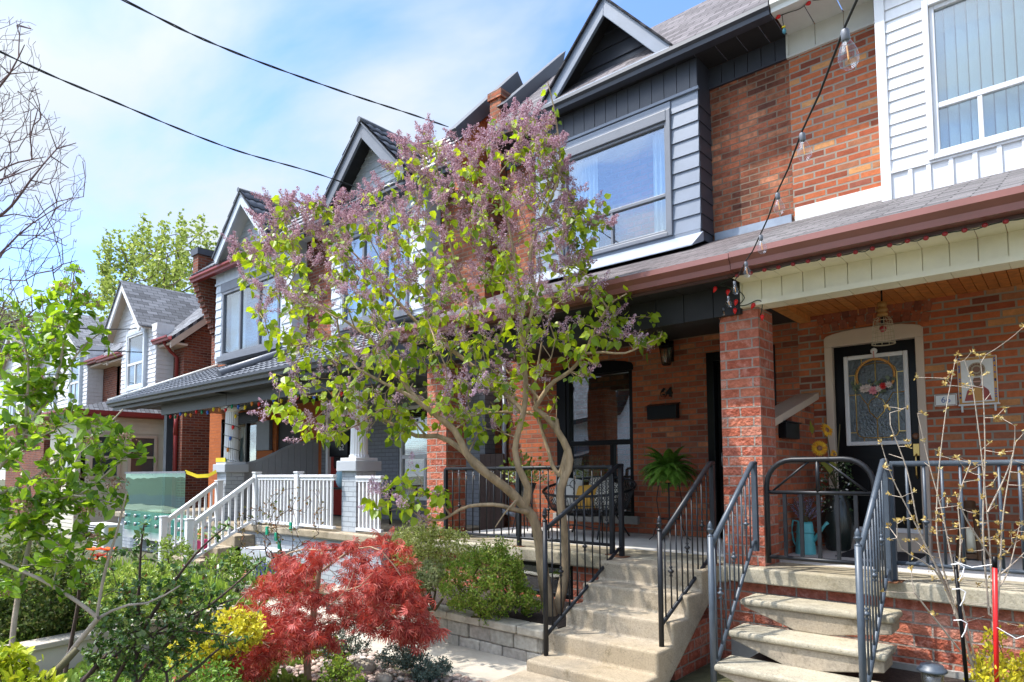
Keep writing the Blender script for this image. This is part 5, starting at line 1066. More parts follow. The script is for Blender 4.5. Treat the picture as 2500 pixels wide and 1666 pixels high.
# string of clear bulbs from the pillar to the upper right
sg = thing('bulb_string', 'clear filament bulbs on a black cord rising from the pillar to the top right corner', 'string lights', (-2.4, 5.9, 1.4))
bl_ = [((1766, 752), 6.15, .80), ((1778, 724), 5.55, .85), ((1793, 688), 5.0, .9), ((1821, 640), 4.35, .92), ((1857, 575), 3.75, .95), ((1898, 472), 3.25, .95), ((1958, 326), 2.6, .98), ((2062, 74), 1.85, 1.0)]
P_ = [atd(x, y, D_) for (x, y), D_, s_ in bl_]
cp = [Vector((-2.52, 5.94, 1.38))]
for i, p in enumerate(P_):
    if i: q = (P_[i-1]+p)/2; q.z -= .012*(p-P_[i-1]).length; cp.append(q)
    cp.append(p+Vector((0, 0, .008)))
cp.append(atd(2092, 0, 1.7)); cp.append(atd(2200, -300, 1.2)); cp.append(atd(2400, -900, .9))
def smooth(pts, k_=4):
    out = []
    for i in range(len(pts)-1):
        a, b, c, d = pts[max(0, i-1)], pts[i], pts[i+1], pts[min(len(pts)-1, i+2)]
        for t in range(k_):
            t = t/k_; out.append(.5*((2*b)+(c-a)*t+(2*a-5*b+4*c-d)*t*t+(3*b-a-3*c+d)*t**3))
    out.append(pts[-1]); return out
MB().tube(cp, .0038, 6).build('cord', M['cord'], sg)
for p, (_, D_, s_) in zip(P_, bl_): bulb_part(sg, p, s_*.84, (.08, .03))
# red christmas bulbs under the fascia and under the upper eave
sg = thing('red_light_string', 'dark cord of small red bulbs along the porch fascia above the cream beam', 'string lights', (-1.2, 5.58, 1.7))
xs = [-2.18+i*.1175 for i in range(21)]; zc = 1.705
pts = []
for x in xs: pts += [Vector((x, 5.575, zc+random.uniform(-.006, .006))), Vector((x+.06, 5.578, zc+random.uniform(-.012, .004)))]
tail = [Vector(p) for p in ((-2.40, 5.70, 1.70), (-2.30, 5.86, 1.66), (-2.24, 5.87, 1.58), (-2.29, 5.87, 1.52), (-2.22, 5.87, 1.51), (-2.12, 5.87, 1.535), (-2.09, 5.9, 1.50), (-2.12, 5.93, 1.40))]
MB().tube(smooth([Vector((-2.40, 5.70, 1.70))]+pts), .004, 5).build('cord', M['cordgr'], sg); MB().tube(smooth(tail), .0045, 5).build('cord', M['cordgr'], sg)
for x in xs: m_ = MB(); m_.ball((x, 5.565, zc-.004+random.uniform(-.004, .004)), .017, 10, 7, (1.15, 1, 1)); m_.build('bulb', M['redbulb'], sg)
for p in ((-2.44, 5.72, 1.69), (-2.36, 5.80, 1.665), (-2.31, 5.86, 1.575), (-2.33, 5.87, 1.50), (-2.15, 5.87, 1.515), (-2.10, 5.92, 1.41)): m_ = MB(); m_.lathe(Vector(p), [(.008, 0), (.02, .015), (.018, .03), (.004, .06)], 8, (-.5+random.random()*.6, -.1, -.6)); m_.build('bulb', M['redplast'], sg)
sg = thing('red_light_string', 'dark cord with three red bulbs under the white upper eave', 'string lights', (-2.2, 7.45, 5.2))
pts = smooth([Vector((-2.36+i*.11, 7.52, 5.225-.022*((i % 3) > 0)+.012*(i % 2))) for i in range(14)]); MB().tube(pts, .005, 5).build('cord', M['cordgr'], sg)
MB().tube([(-2.34, 7.52, 5.22), (-2.335, 7.53, 5.12), (-2.33, 7.53, 5.08)], .004, 4).build('cord', M['cordgr'], sg)
for i in (0, 3, 6, 9): m_ = MB(); m_.lathe((-2.36+i*.11, 7.52, 5.225), [(.012, 0), (.024, .012), (.022, .03), (.006, .055)], 8, (-.9, -.3, -.4)); m_.build('bulb', M['redplast'], sg)
MB().ball((-2.33, 7.53, 5.08), .02, 8, 6, (1.2, .8, .6)).build('bulb', M['yellow'], sg); MB().lathe((-2.33, 7.53, 5.06), [(.012, 0), (.022, .02), (.02, .05), (.006, .07)], 8, (.15, 0, -1)).build('bulb', plain('teal_bulb', (.05, .18, .22), .3), sg)
# coloured lights on the tiled porch
sg = thing('coloured_light_string', 'coloured fairy bulbs along the tiled porch beam and wound round the left white column', 'string lights', (-12.5, 5.9, 1.3))
pts = [Vector((-15.0+i*.25, 5.90, 1.30-.05*((i*7) % 3)/2)) for i in range(29)]; MB().tube(pts, .006, 4).build('cord', M['cordgr'], sg)
hel = [Vector((-12.47+.15*math.cos(a*.5), 6.13+.15*math.sin(a*.5), 1.15-a*.018)) for a in range(52)]; MB().tube(hel, .006, 4).build('cord', M['cordgr'], sg)
cm = [M['redplast'], plain('green_bulb', (.01, .22, .10), .3), plain('blue_bulb', (.03, .12, .45), .3), M['yellow'], plain('orange_bulb', (.6, .2, .02), .3)]
for i, p in enumerate(pts[1:]+hel[::6]): m_ = MB(); m_.lathe(p, [(.015, 0), (.028, .02), (.024, .05), (.004, .085)], 7, (0, -.15, -1)); m_.build('bulb', cm[i % 5], sg)
# fern on a stand
fs = thing('plant_stand', 'thin scrolled wire plant stand under the fern on the middle porch', 'plant stand', (-3.85, 7.45, -.85))
for a in range(4):
    c, s_ = math.cos(a*PI/2+.5), math.sin(a*PI/2+.5); MB().tube([(-3.85+.12*c, 7.45+.12*s_, -.14), (-3.85+.15*c, 7.45+.15*s_, -.35), (-3.85+.12*c, 7.45+.12*s_, -.58), (-3.85+.2*c, 7.45+.2*s_, -.80), (-3.85+.25*c, 7.45+.25*s_, -.84)], .006, 5).build('leg', M['iron'], fs)
m_ = MB()
for z, r_ in ((-.14, .14), (-.58, .12)): m_.tube([(-3.85+r_*math.cos(a*PI/10), 7.45+r_*math.sin(a*PI/10), z) for a in range(21)], .006, 5)
m_.build('ring', M['iron'], fs)
fn = thing('fern_pot', 'full green fern arching over a tan pot on the wire stand', 'fern', (-3.85, 7.45, -.14))
MB().lathe((-3.85, 7.45, -.14), [(.10, 0), (.135, .16), (.14, .18), (.12, .17)], 18).build('pot', M['bead'], fn)
m_ = MB(); stm = MB()
for i in range(190):
    a = random.uniform(0, 2*PI); el = random.uniform(.1, 1.35); Lf = random.uniform(.25, .42); p = Vector((-3.85, 7.45, .02)); d = Vector((math.cos(a)*math.cos(el), math.sin(a)*math.cos(el), math.sin(el))); pp = [p.copy()]
    for k_ in range(10): d.z -= .19; d.normalize(); p = p+d*Lf/10*1.15; pp.append(p.copy())
    stm.tube(pp, .002, 3, False)
    for k_ in range(1, 10):
        dd = (pp[k_+1]-pp[k_-1]).normalized(); s_ = dd.cross(Vector((0, 0, 1))); s_ = s_.normalized() if s_.length > .05 else Vector((1, 0, 0))
        for h_ in (0, .33, .66):
            q = pp[k_].lerp(pp[k_+1], h_); wl = .06*math.sin(PI*min(1, (k_+h_)/10+.12))+.006
            for sg_ in (-1, 1):
                e_ = q+s_*sg_*wl+dd*wl*.35-Vector((0, 0, wl*.3)); m_.add([q-dd*.013, e_-dd*.008, e_+dd*.004, q+dd*.013], [(0, 1, 2, 3)])
m_.build('fronds', leafmat('fern_green', [(.13, .28, .035), (.22, .42, .06), (.17, .35, .05)], .35), fn, recalc=False); stm.build('stems', M['stemgr'], fn)
# planter on the middle porch behind the lilac trunk
pp_ = thing('potted_plant', 'bright leafy plant in a dark pot on a stand behind the lilac trunks', 'plant', (-5.9, 7.3, -.85))
MB().lathe((-5.95, 7.2, -.35), [(.10, 0), (.16, .18), (.17, .2), (.14, .19)], 16).build('pot', M['darkpot'], pp_)
for a in range(3): MB().tube([(-5.95+.08*math.cos(a*2.1), 7.2+.08*math.sin(a*2.1), -.34), (-5.95+.2*math.cos(a*2.1), 7.2+.2*math.sin(a*2.1), -.85)], .009, 5).build('stand_leg', M['iron'], pp_)
m_ = MB()
for i in range(260):
    o_ = Vector((random.gauss(0, .13), random.gauss(0, .13), abs(random.gauss(0, .14)))); p = Vector((-5.95, 7.2, -.15))+o_; d = (o_+Vector((random.uniform(-.1, .1), random.uniform(-.1, .1), .05))).normalized()*.06; s_ = d.orthogonal().normalized()*.018; m_.add([p, p+d*.5+s_, p+d, p+d*.5-s_], [(0, 1, 2, 3)])
m_.build('foliage', leafmat('pot_plant_leaves', [(.12, .22, .03), (.25, .34, .05), (.40, .42, .12)], .3), pp_, recalc=False)
# sign Sixty and 62 mailbox
text('house_sign', 'Sixty', .30, M['white'], h60, (-14.58, 7.94, .22), .02, shear=.35)
mb_ = thing('mailbox', 'black mailbox with white number 62 and two hooks below', 'mailbox', (-11.35, 7.85, .45))
MB().box(-11.75, -11.12, 7.86, 7.96, .34, .66).build('box', M['black'], mb_, bevel=.01); text('digits', '62', .17, M['white'], mb_, (-11.32, 7.855, .52), .008)
for x in (-11.55, -11.3): MB().tube([(x, 7.85, .34), (x, 7.84, .16), (x+.05, 7.83, .10), (x+.1, 7.84, .15)], .012, 5).build('hook', M['black'], mb_)
# porch clutter behind the white railing
tb = thing('porch_table', 'small dark table behind the white porch railing', 'table', (-9.6, 7.0, -.88))
MB().box(-10.3, -8.9, 6.7, 7.3, -.28, -.25).build('tabletop', M['black'], tb)
for x, y in ((-10.2, 6.75), (-9.0, 6.75), (-10.2, 7.25), (-9.0, 7.25)): MB().tube([(x, y, -.88), (x, y, -.28)], .02, 6).build('leg', M['iron'], tb)
m_ = MB(); m_.lathe((-9.55, 6.9, -.25), [(.09, 0), (.11, .08), (.10, .2), (.05, .28), (.03, .34)], 12); tag(m_.build('jug', M['tan'], loc=(-9.55, 6.9, -.25)), 'tan rounded jug on the dark table behind the white railing', 'jug')
m_ = MB(); m_.ball((-10.0, 6.95, -.08), .16, 10, 8, (.8, .6, 1.2)); m_.ball((-9.98, 6.95, .15), .09, 8, 6); tag(m_.build('blue_bag', M['bluebin'], loc=(-10, 6.95, -.25)), 'pale blue bundled bag on the dark table behind the white railing', 'bag')
# glass panel, AC unit, tape
gp = thing('glass_panel', 'frameless green glass railing panel with steel standoffs left of the white stairs', 'railing', (-14.8, 5.6, -1.2))
MB().add([(-16.35, 5.607, -1.22), (-13.25, 5.607, -1.22), (-13.25, 5.607, .03), (-16.35, 5.607, .03)], [(0, 1, 2, 3)]).build('pane', M['glassgr'], gp); MB().box(-16.37, -13.23, 5.585, 5.63, .02, .06).build('top_cap', M['midgrey'], gp)
for i in range(6):
    for z in (-.9, -1.08): MB().lathe((-16.2+i*.56, 5.6, z), [(.04, 0), (.04, .05)], 10, (0, -1, 0)).build('standoff', M['chrome'], gp)
ps_ = MB().box(-16.5, -13.1, 5.66, 5.77, -1.4, -.82); tag(ps_.build('stair_plinth', M['whitew'], loc=(-14.8, 5.7, -1.35)), 'low concrete ledge behind the green glass panel', 'ledge')
ac = thing('air_conditioner', 'beige air conditioner unit with louvred side and yellow label near the glass panel', 'air conditioner', (-15.2, 4.85, GZ))
z0, z1 = -1.52, -1.0; ax0, ax1 = -15.75, -14.78
MB().box(ax0, ax1, 4.7, 5.05, z0, z1).build('case', M['whitew'], ac, bevel=.03)
m_ = MB()
for i in range(9): m_.box(ax0+.05, ax1-.3, 4.685, 4.705, z0+.05+i*.05, z0+.065+i*.05)
m_.build('louvres', M['white'], ac); MB().box(ax0+.05, ax1-.3, 4.69, 4.699, z0+.03, z1-.03).build('grille_back', M['room'], ac)
MB().box(ax1, ax1+.004, 4.78, 4.92, -1.28, -1.06).build('label', M['yellow'], ac); MB().box(ax0, ax1, 4.7, 5.05, GZ, z0).build('pad', M['footing'], ac)
m_ = MB(); pts = [Vector((-13.25, 5.6, .05)), Vector((-12.95, 5.7, -.04)), Vector((-12.7, 5.8, -.03)), Vector((-12.55, 5.9, .06))]
for i in range(3): m_.add([pts[i]+Vector((0, 0, .035)), pts[i]-Vector((0, 0, .035)), pts[i+1]-Vector((0, 0, .035)), pts[i+1]+Vector((0, 0, .035))], [(0, 1, 2, 3)])
m_.box(-12.66, -12.28, 5.92, 5.935, .23, .31)
tag(m_.build('caution_tape', M['yellow'], loc=(-12.9, 5.8, 0), recalc=False), 'yellow tape strung from the glass panel to the left white column', 'tape')
# pink pot, planter box
pk = thing('flower_pot', 'bright pink pot of yellow and purple pansies at the foot of the white stairs', 'flower pot', (-12.1, 5.0, -1.55))
pc = at(487, 1350, 5.1); MB().lathe(pc, [(.10, 0), (.15, .2), (.16, .22), (.13, .21)], 16).build('pot', M['pink'], pk)
m_ = MB(); m2 = MB()
for i in range(220):
    o_ = Vector((random.gauss(0, .14), random.gauss(0, .12), .22+abs(random.gauss(0, .09)))); p = pc+o_; d = Vector((random.uniform(-1, 1), random.uniform(-1, .3), random.uniform(-.2, 1))).normalized()*.05; s_ = d.orthogonal().normalized()*.022; (m_ if i % 4 else m2).add([p, p+d*.5+s_, p+d, p+d*.5-s_], [(0, 1, 2, 3)])
m_.build('foliage', leafmat('pansy_leaves', [(.10, .2, .03), (.2, .3, .06)], .3), pk, recalc=False); m2.build('blossoms', leafmat('pansy_flowers', [(.7, .5, .03), (.25, .04, .22), (.6, .2, .05)], .3), pk, recalc=False)
pb = MB(); q = at(628, 1375, 5.25); pb.prism([q+Vector((-.45, 0, -.1)), q+Vector((.35, 0, -.1)), q+Vector((.45, 0, .2)), q+Vector((-.55, 0, .2))], (0, .35, 0)); tag(pb.build('planter_box', M['capgrey'], loc=q), 'grey tapered planter box below the white porch railing', 'planter')
# stakes and solar lantern at the right
m_ = MB(); m_.tube([(-.455, 5.2, -1.5), (-.43, 5.2, -.62)], .014, 8); s1 = m_.build('garden_stake', M['redplast'], loc=(-.455, 5.2, -1.5)); tag(s1, 'red garden stake with black tip supporting the bare sapling', 'stake')
MB().tube([(-.43, 5.2, -.62), (-.428, 5.2, -.55)], .015, 8).build('stake_tip', M['black'], s1)
m_ = MB(); m_.tube([(-.60, 5.2, -1.55), (-.64, 5.2, -.57)], .012, 8); s2 = m_.build('garden_stake', M['black'], loc=(-.6, 5.2, -1.55)); tag(s2, 'black garden stake tied with white string to the bare saplings', 'stake')
m_ = MB()
for z in (-.62, -.78, -.98): m_.tube([(-.66, 5.18, z), (-.62, 5.175, z+.01), (-.59, 5.19, z-.01), (-.60, 5.17, z-.06), (-.62, 5.175, z-.1)], .004, 4)
m_.tube([(-.64, 5.19, -.60), (-.55, 5.2, -.63), (-.43, 5.2, -.60)], .003, 4); m_.tube([(-.44, 5.19, -.99), (-.34, 5.2, -1.05), (-.25, 5.2, -1.0)], .003, 4); m_.build('string_ties', M['white'], s2)
so_ = thing('solar_lantern', 'grey capped solar path light with frosted jar by the bottom right footing', 'path light', (-.79, 5.15, -1.55))
MB().lathe((-.79, 5.15, -1.32), [(.088, 0), (.09, .006), (.085, .018), (.07, .026), (.066, .04), (.004, .046)], 20).build('cap', M['irongrey'], so_)
MB().lathe((-.79, 5.15, -1.50), [(.04, 0), (.058, .05), (.066, .18)], 16).build('jar', M['frost'], so_)
m_ = MB(); m_.box(-1.02, -.72, 4.9, 5.1, -1.60, -1.49); tag(m_.build('flat_stone', M['stonecap'], loc=(-.87, 5, -1.6), bevel=.03), 'flat pale stone beside the solar path light', 'stone')
# ================================================================== overhead wires
def wire(label, pts, r, tw=.011, n=None):
    pts = smooth([Vector(p) for p in pts], 14); t = None; m_ = MB(); A2, B2 = [], []; s_ = 0
    for i, p in enumerate(pts):
        if i: s_ += (p-pts[i-1]).length
        d = (pts[min(i+1, len(pts)-1)]-pts[max(0, i-1)]).normalized(); u = d.cross(Vector((0, 0, 1))).normalized(); v = u.cross(d); a = s_*6
        A2.append(p+(u*math.cos(a)+v*math.sin(a))*tw); B2.append(p-(u*math.cos(a)+v*math.sin(a))*tw)
    m_.tube(A2, r, 6); 
    if tw > .001: m_.tube(B2, r, 6)
    return tag(m_.build('power_line', M['cord'], loc=pts[-1]), label, 'overhead wire')
wire('twisted black service wire reaching the chimney corner, upper of two', [atd(-500, -420, 5.0), atd(305, 2, 6.2), atd(560, 123, 7.6), atd(830, 222, 9.0), atd(1000, 278, 10.2), atd(1094, 310, 10.9)], .0065, .007)
wire('twisted black service wire ending at the second gable, lower of two', [atd(-600, -180, 6), atd(-5, 124, 7.2), atd(270, 245, 8.6), atd(560, 362, 10.4), atd(800, 433, 12.0), atd(1060, 530, 13.0)], .007, .0075)
for lab, pts in (('thin wire across the far white gable, highest of the three thin wires', [atd(-100, 795, 16), atd(120, 800, 18), atd(300, 804, 19.5), atd(520, 795, 20.5)]), ('thin wire to the dark brick side wall, middle of the three thin wires', [atd(-100, 830, 16), atd(150, 852, 18), atd(420, 862, 20), atd(520, 857, 20.5)]), ('thin wire to the farther white bay, lowest of the three thin wires', [atd(-100, 905, 18), atd(80, 915, 21), atd(250, 914, 24.3)])): wire(lab, pts, .016, 0)
# ================================================================== vegetation
def np_mesh(name, V, F, mat, parent=None, loc=None, smooth=False):
    V = np.asarray(V, dtype=np.float32); F = np.asarray(F, dtype=np.int32); k = F.shape[1]
    me = bpy.data.meshes.new(name); me.vertices.add(len(V)); me.vertices.foreach_set('co', V.ravel())
    me.loops.add(F.size); me.loops.foreach_set('vertex_index', F.ravel()); me.polygons.add(len(F))
    me.polygons.foreach_set('loop_start', np.arange(0, F.size, k, dtype=np.int32)); me.polygons.foreach_set('loop_total', np.full(len(F), k, dtype=np.int32))
    me.polygons.foreach_set('use_smooth', np.full(len(F), smooth)); me.update(calc_edges=True)
    return link_mesh(name, me, mat, parent, loc)
def unit(a): return a/np.maximum(np.linalg.norm(a, axis=-1, keepdims=True), 1e-9)
T_HEART = (np.array([(0, 0, 0), (.08, .34, .07), (.45, .38, .08), (1, 0, -.05), (.45, -.38, .08), (.08, -.34, .07), (.5, 0, -.03)]), np.array([(0, 1, 2, 6), (6, 2, 3, 3), (0, 6, 4, 5), (6, 3, 4, 4)]))
T_OVAL = (np.array([(0, 0, 0), (.3, .24, .05), (.72, .2, .03), (1, 0, -.06), (.72, -.2, .03), (.3, -.24, .05), (.5, 0, -.02)]), np.array([(0, 1, 2, 6), (6, 2, 3, 3), (0, 6, 4, 5), (6, 3, 4, 4)]))
T_DIAM = (np.array([(0, 0, 0), (.5, .28, .06), (1, 0, 0), (.5, -.28, .06)]), np.array([(0, 1, 2, 3)]))
T_BLADE = (np.array([(0, .05, 0), (0, -.05, 0), (.6, .04, .12), (.6, -.04, .12), (1, 0, .1)]), np.array([(0, 1, 3, 2), (2, 3, 4, 4)]))
def _fing():
    V, F = [], []
    for i, a in enumerate((-1.25, -.85, -.42, 0, .42, .85, 1.25)):
        l = 1-.28*abs(a)/1.25; c, s = math.cos(a), math.sin(a); w_ = .055
        b = len(V); V += [(0, 0, 0), (c*l*.5-s*w_, s*l*.5+c*w_, .02-.10*abs(a)*.5), (c*l, s*l, -.16), (c*l*.5+s*w_, s*l*.5-c*w_, .02-.10*abs(a)*.5)]; F.append((b, b+1, b+2, b+3))
    return np.array(V), np.array(F)
T_LACE = _fing()
def leaves(name, P, D, size, T, mat, parent=None, loc=None, flat=.5, wid=1.0):
    """P base points, D axis, flat: 0 random roll, 1 faces up"""
    P = np.asarray(P, float); D = unit(np.asarray(D, float)); n = len(P); size = np.broadcast_to(np.asarray(size, float), (n,))
    R = RNG.normal(size=(n, 3)); R[:, 2] += flat*3.0
    Nn = unit(R-D*np.sum(R*D, 1, keepdims=True)); W = np.cross(Nn, D)
    tv, tf = T
    V = P[:, None, :]+size[:, None, None]*(tv[None, :, 0, None]*D[:, None]+wid*tv[None, :, 1, None]*W[:, None]+tv[None, :, 2, None]*Nn[:, None])
    F = (tf[None]+(np.arange(n)*len(tv))[:, None, None]).reshape(-1, tf.shape[1])
    # degenerate quads (a,b,c,c) become triangles by splitting lists
    V = V.reshape(-1, 3)
    if tf.shape[1] == 4 and any(len(set(f)) == 3 for f in tf.tolist()):
        tri = []; 
        for f in tf.tolist():
            f = list(dict.fromkeys(f)); tri += [f] if len(f) == 3 else [[f[0], f[1], f[2]], [f[0], f[2], f[3]]]
        tf = np.array(tri); F = (tf[None]+(np.arange(n)*len(tv))[:, None, None]).reshape(-1, 3)
    return np_mesh(name, V, F, mat, parent, loc)
class Tree:
    def __init__(s): s.P = []; s.par = []; s.R = []; s.fix = []
    def limb(s, pts, rads, par=-1, step=.08):
        pts = [Vector(p) for p in pts]; sp = smooth(pts, 5); m = len(sp); rr = np.interp(np.linspace(0, 1, m), np.linspace(0, 1, len(rads)), rads)
        last = par; acc = None; ids = []
        for i, p in enumerate(sp):
            if acc is not None and (p-acc).length < step and i < m-1: continue
            s.P.append(np.array(p)); s.par.append(last); s.R.append(rr[i]); s.fix.append(True); last = len(s.P)-1; ids.append(last); acc = p
        return ids
    def nearest(s, p): return int(np.argmin(np.linalg.norm(np.array(s.P)-np.array(p), axis=1)))
    def sprout(s, targets, base, droop=0., jit=.12, rtip=.003, pipe=2.4, bias=.25, step=.12):
        targets = np.asarray(targets); base = np.asarray(base); order = np.argsort(np.linalg.norm(targets-base, axis=1)); tips = []
        P = np.array(s.P); n = len(P); cap = n+len(targets)*14; buf = np.zeros((cap, 3)); buf[:n] = P
        dist = np.zeros(cap); 
        for i in range(n): dist[i] = 0 if s.par[i] < 0 else dist[s.par[i]]+np.linalg.norm(buf[i]-buf[s.par[i]])
        for t in targets[order]:
            d = np.linalg.norm(buf[:n]-t, axis=1)+bias*dist[:n]; j = int(np.argmin(d)); a = buf[j]; Lx = np.linalg.norm(t-a); k = min(12, max(1, int(Lx/step)))
            nj = RNG.normal(size=3)*jit*Lx*.5; last = j
            for q in range(1, k+1):
                f = q/k; p = a*(1-f)+t*f+nj*math.sin(PI*f)+np.array((0, 0, droop*Lx*math.sin(PI*f)))+RNG.normal(size=3)*jit*.12*(q < k)*min(1, Lx)
                buf[n] = p; dist[n] = dist[last]+np.linalg.norm(p-buf[last]); s.par.append(last); s.R.append(0.); s.fix.append(False); last = n; n += 1
            tips.append(last)
        s.P = [buf[i] for i in range(n)]
        acc = np.zeros(n); ch = np.zeros(n, int)
        for i in range(n):
            if s.par[i] >= 0: ch[s.par[i]] += 1
        for i in range(n-1, -1, -1):
            if ch[i] == 0: acc[i] += rtip**pipe
            if not s.fix[i]: s.R[i] = acc[i]**(1/pipe)
            else: s.R[i] = max(s.R[i], min(s.R[i]*1.3, acc[i]**(1/pipe)))
            if s.par[i] >= 0: acc[s.par[i]] += acc[i]
        return tips
    def mesh(s, name, mat, parent, sides=6, rmin=.0015, loc=None):
        P = np.array(s.P); par = np.array(s.par); R = np.maximum(np.array(s.R), rmin); idx = np.where(par >= 0)[0]; A, B = P[par[idx]], P[idx]; ra, rb = R[par[idx]], R[idx]
        ra = np.minimum(ra, rb*1.8)
        D = unit(B-A); ref = np.tile(np.array([.3, .2, .93]), (len(idx), 1)); ref[np.abs(D[:, 2]) > .9] = (1, .1, 0); U = unit(np.cross(D, ref)); W = np.cross(D, U)
        an = np.arange(sides)*2*PI/sides; ring = np.cos(an)[None, :, None]*U[:, None]+np.sin(an)[None, :, None]*W[:, None]
        V = np.concatenate([A[:, None]-D[:, None]*ra[:, None, None]*.3+ring*ra[:, None, None], B[:, None]+D[:, None]*rb[:, None, None]*.3+ring*rb[:, None, None]], 1).reshape(-1, 3)
        k = np.arange(sides); f = np.stack([k, (k+1) % sides, sides+(k+1) % sides, sides+k], 1); F = (f[None]+(np.arange(len(idx))*2*sides)[:, None, None]).reshape(-1, 4)
        return np_mesh(name, V, F, mat, parent, loc, True)
    def dirs(s, ids):
        P = np.array(s.P); return unit(np.array([P[i]-P[s.par[i]] for i in ids]))
def inpoly(poly, n):
    poly = np.array(poly, float); lo, hi = poly.min(0), poly.max(0); out = []
    while len(out) < n:
        p = lo+RNG.random(2)*(hi-lo); c = False; j = len(poly)-1
        for i in range(len(poly)):
            if (poly[i, 1] > p[1]) != (poly[j, 1] > p[1]) and p[0] < (poly[j, 0]-poly[i, 0])*(p[1]-poly[i, 1])/(poly[j, 1]-poly[i, 1])+poly[i, 0]: c = not c
            j = i
        if c:
            e = 1e9
            for i in range(len(poly)):
                a, b = poly[i], poly[(i+1) % len(poly)]; t = np.clip(np.dot(p-a, b-a)/np.dot(b-a, b-a), 0, 1); e = min(e, np.linalg.norm(p-a-t*(b-a)))
            out.append((p[0], p[1], e))
    return np.array(out)
def crown(poly, n, D, k=1.0, maxth=9):      # points in a rounded volume whose outline from the street is poly, centred at forward distance D
    q = inpoly(poly, n); pts = []
    for x, y, e in q:
        th = min(maxth, k*math.sqrt(e*(2*160) if e < 160 else 160*320)/FPX*D)
        pts.append(atd(x, y, D+RNG.uniform(-th, th)))
    return np.array([tuple(p) for p in pts])
def rnd_dirs(n, up=0.): d = RNG.normal(size=(n, 3)); d[:, 2] += up; return unit(d)

# ------------------------------------------------------------------ lilac
lil = thing('lilac_tree', 'spreading lilac tree with twisted trunks, fresh green leaves and mauve flower panicles', 'tree', tuple(atd(1350, 1480, 6.45)))
tr = Tree()
def H(x, y, d=0.): return atd(830+x/2.77, 1100+y/2.77, 6.45+d)
def E_(x, y, d=0.): return atd(830+x/2.8, 550+y/2.8, 6.45+d)
a = tr.limb([H(1420, 1110), H(1375, 850, -.02), H(1350, 640), H(1310, 470, -.02), H(1250, 385, -.05)], [.075, .06, .052, .05, .048])
b = tr.limb([H(1460, 1110, .1), H(1510, 900, .12), H(1530, 680, .1), H(1505, 470, .05), H(1490, 330, .05), H(1500, 230, .05), H(1550, 110, .08), H(1540, 0, .1), E_(1500, 1430, .1), E_(1420, 1320, .1), E_(1330, 1255, .1)], [.06, .05, .045, .043, .042, .04, .04, .038, .034, .03, .024])
l1 = tr.limb([H(1250, 385, -.05), H(1140, 270, -.15), H(1010, 170, -.25), H(880, 60, -.3), E_(780, 1400, -.35), E_(640, 1290, -.4), E_(480, 1170, -.5), E_(300, 1080, -.55), E_(120, 980, -.6)], [.048, .046, .042, .036, .03, .024, .018, .014, .008], a[-1])
l2 = tr.limb([H(1250, 385, -.05), H(1270, 250, -.1), H(1215, 140, -.15), H(1190, 40, -.15), E_(1200, 1490, -.15), E_(1255, 1270, -.2), E_(1270, 1080, -.2), E_(1245, 820, -.25), E_(1235, 560, -.25), E_(1200, 300, -.3), E_(1170, 80, -.35), E_(1100, -200, -.4)], [.046, .038, .034, .032, .03, .028, .026, .022, .018, .014, .01, .006], a[-1])
l3 = tr.limb([H(1010, 170, -.25), H(900, 60, -.1), E_(700, 1450, 0), E_(520, 1440, .1), E_(300, 1330, .2), E_(120, 1250, .25), E_(-80, 1240, .3)], [.034, .03, .026, .022, .016, .012, .007], tr.nearest(H(1010, 170, -.25)))
l4 = tr.limb([E_(780, 1400, -.35), E_(520, 1180, -.2), E_(380, 1000, -.1), E_(280, 850, 0), E_(100, 700, .1), E_(-120, 560, .2), E_(-330, 480, .3)], [.028, .024, .02, .017, .013, .01, .006], tr.nearest(E_(780, 1400, -.35)))
l5 = tr.limb([E_(1255, 1270, -.2), E_(1000, 1040, .1), E_(760, 850, .2), E_(560, 700, .3), E_(360, 480, .35), E_(150, 250, .4), E_(-40, 60, .4)], [.026, .024, .022, .018, .014, .01, .006], tr.nearest(E_(1255, 1270, -.2)))
l6 = tr.limb([E_(760, 850, .2), E_(900, 560, .1), E_(800, 300, .05), E_(740, 60, 0), E_(690, -200, -.05), E_(660, -420, -.1)], [.02, .017, .014, .011, .009, .005], tr.nearest(E_(760, 850, .2)))
l7 = tr.limb([E_(1245, 820, -.25), E_(1330, 500, -.2), E_(1300, 200, -.2), E_(1400, -100, -.15), E_(1500, -350, -.1), E_(1480, -700, -.1), E_(1420, -980, -.1)], [.022, .018, .015, .012, .01, .008, .005], tr.nearest(E_(1245, 820, -.25)))
l8 = tr.limb([E_(1330, 1255, .1), E_(1440, 1090, .05), E_(1570, 1000, 0), E_(1670, 880, -.05), E_(1750, 700, -.05), E_(1850, 540, -.1), E_(1960, 470, -.1)], [.026, .022, .019, .016, .013, .01, .006], b[-1])
l9 = tr.limb([E_(1670, 880, -.05), E_(1780, 868, -.1), E_(1950, 875, -.15), E_(2090, 810, -.15), E_(2190, 770, -.15)], [.013, .012, .010, .008, .005], tr.nearest(E_(1670, 880, -.05)))
l10 = tr.limb([E_(1480, 1330, .1), E_(1250, 1280, .3), E_(1000, 1285, .4), E_(820, 1300, .4), E_(600, 1200, .4)], [.02, .017, .014, .01, .006], tr.nearest(E_(1500, 1430, .1)))
l11 = tr.limb([H(1290, 420, -.03), H(1180, 400, -.2), H(1080, 370, -.25), H(950, 368, -.3), H(830, 390, -.35), H(690, 470, -.4), H(560, 460, -.45)], [.03, .022, .02, .018, .015, .011, .007], tr.nearest(H(1290, 430, -.02)))
l12 = tr.limb([H(1190, 340, -.2), H(1110, 430, -.3), H(1050, 520, -.35)], [.012, .008, .004], tr.nearest(H(1150, 395, -.2)))
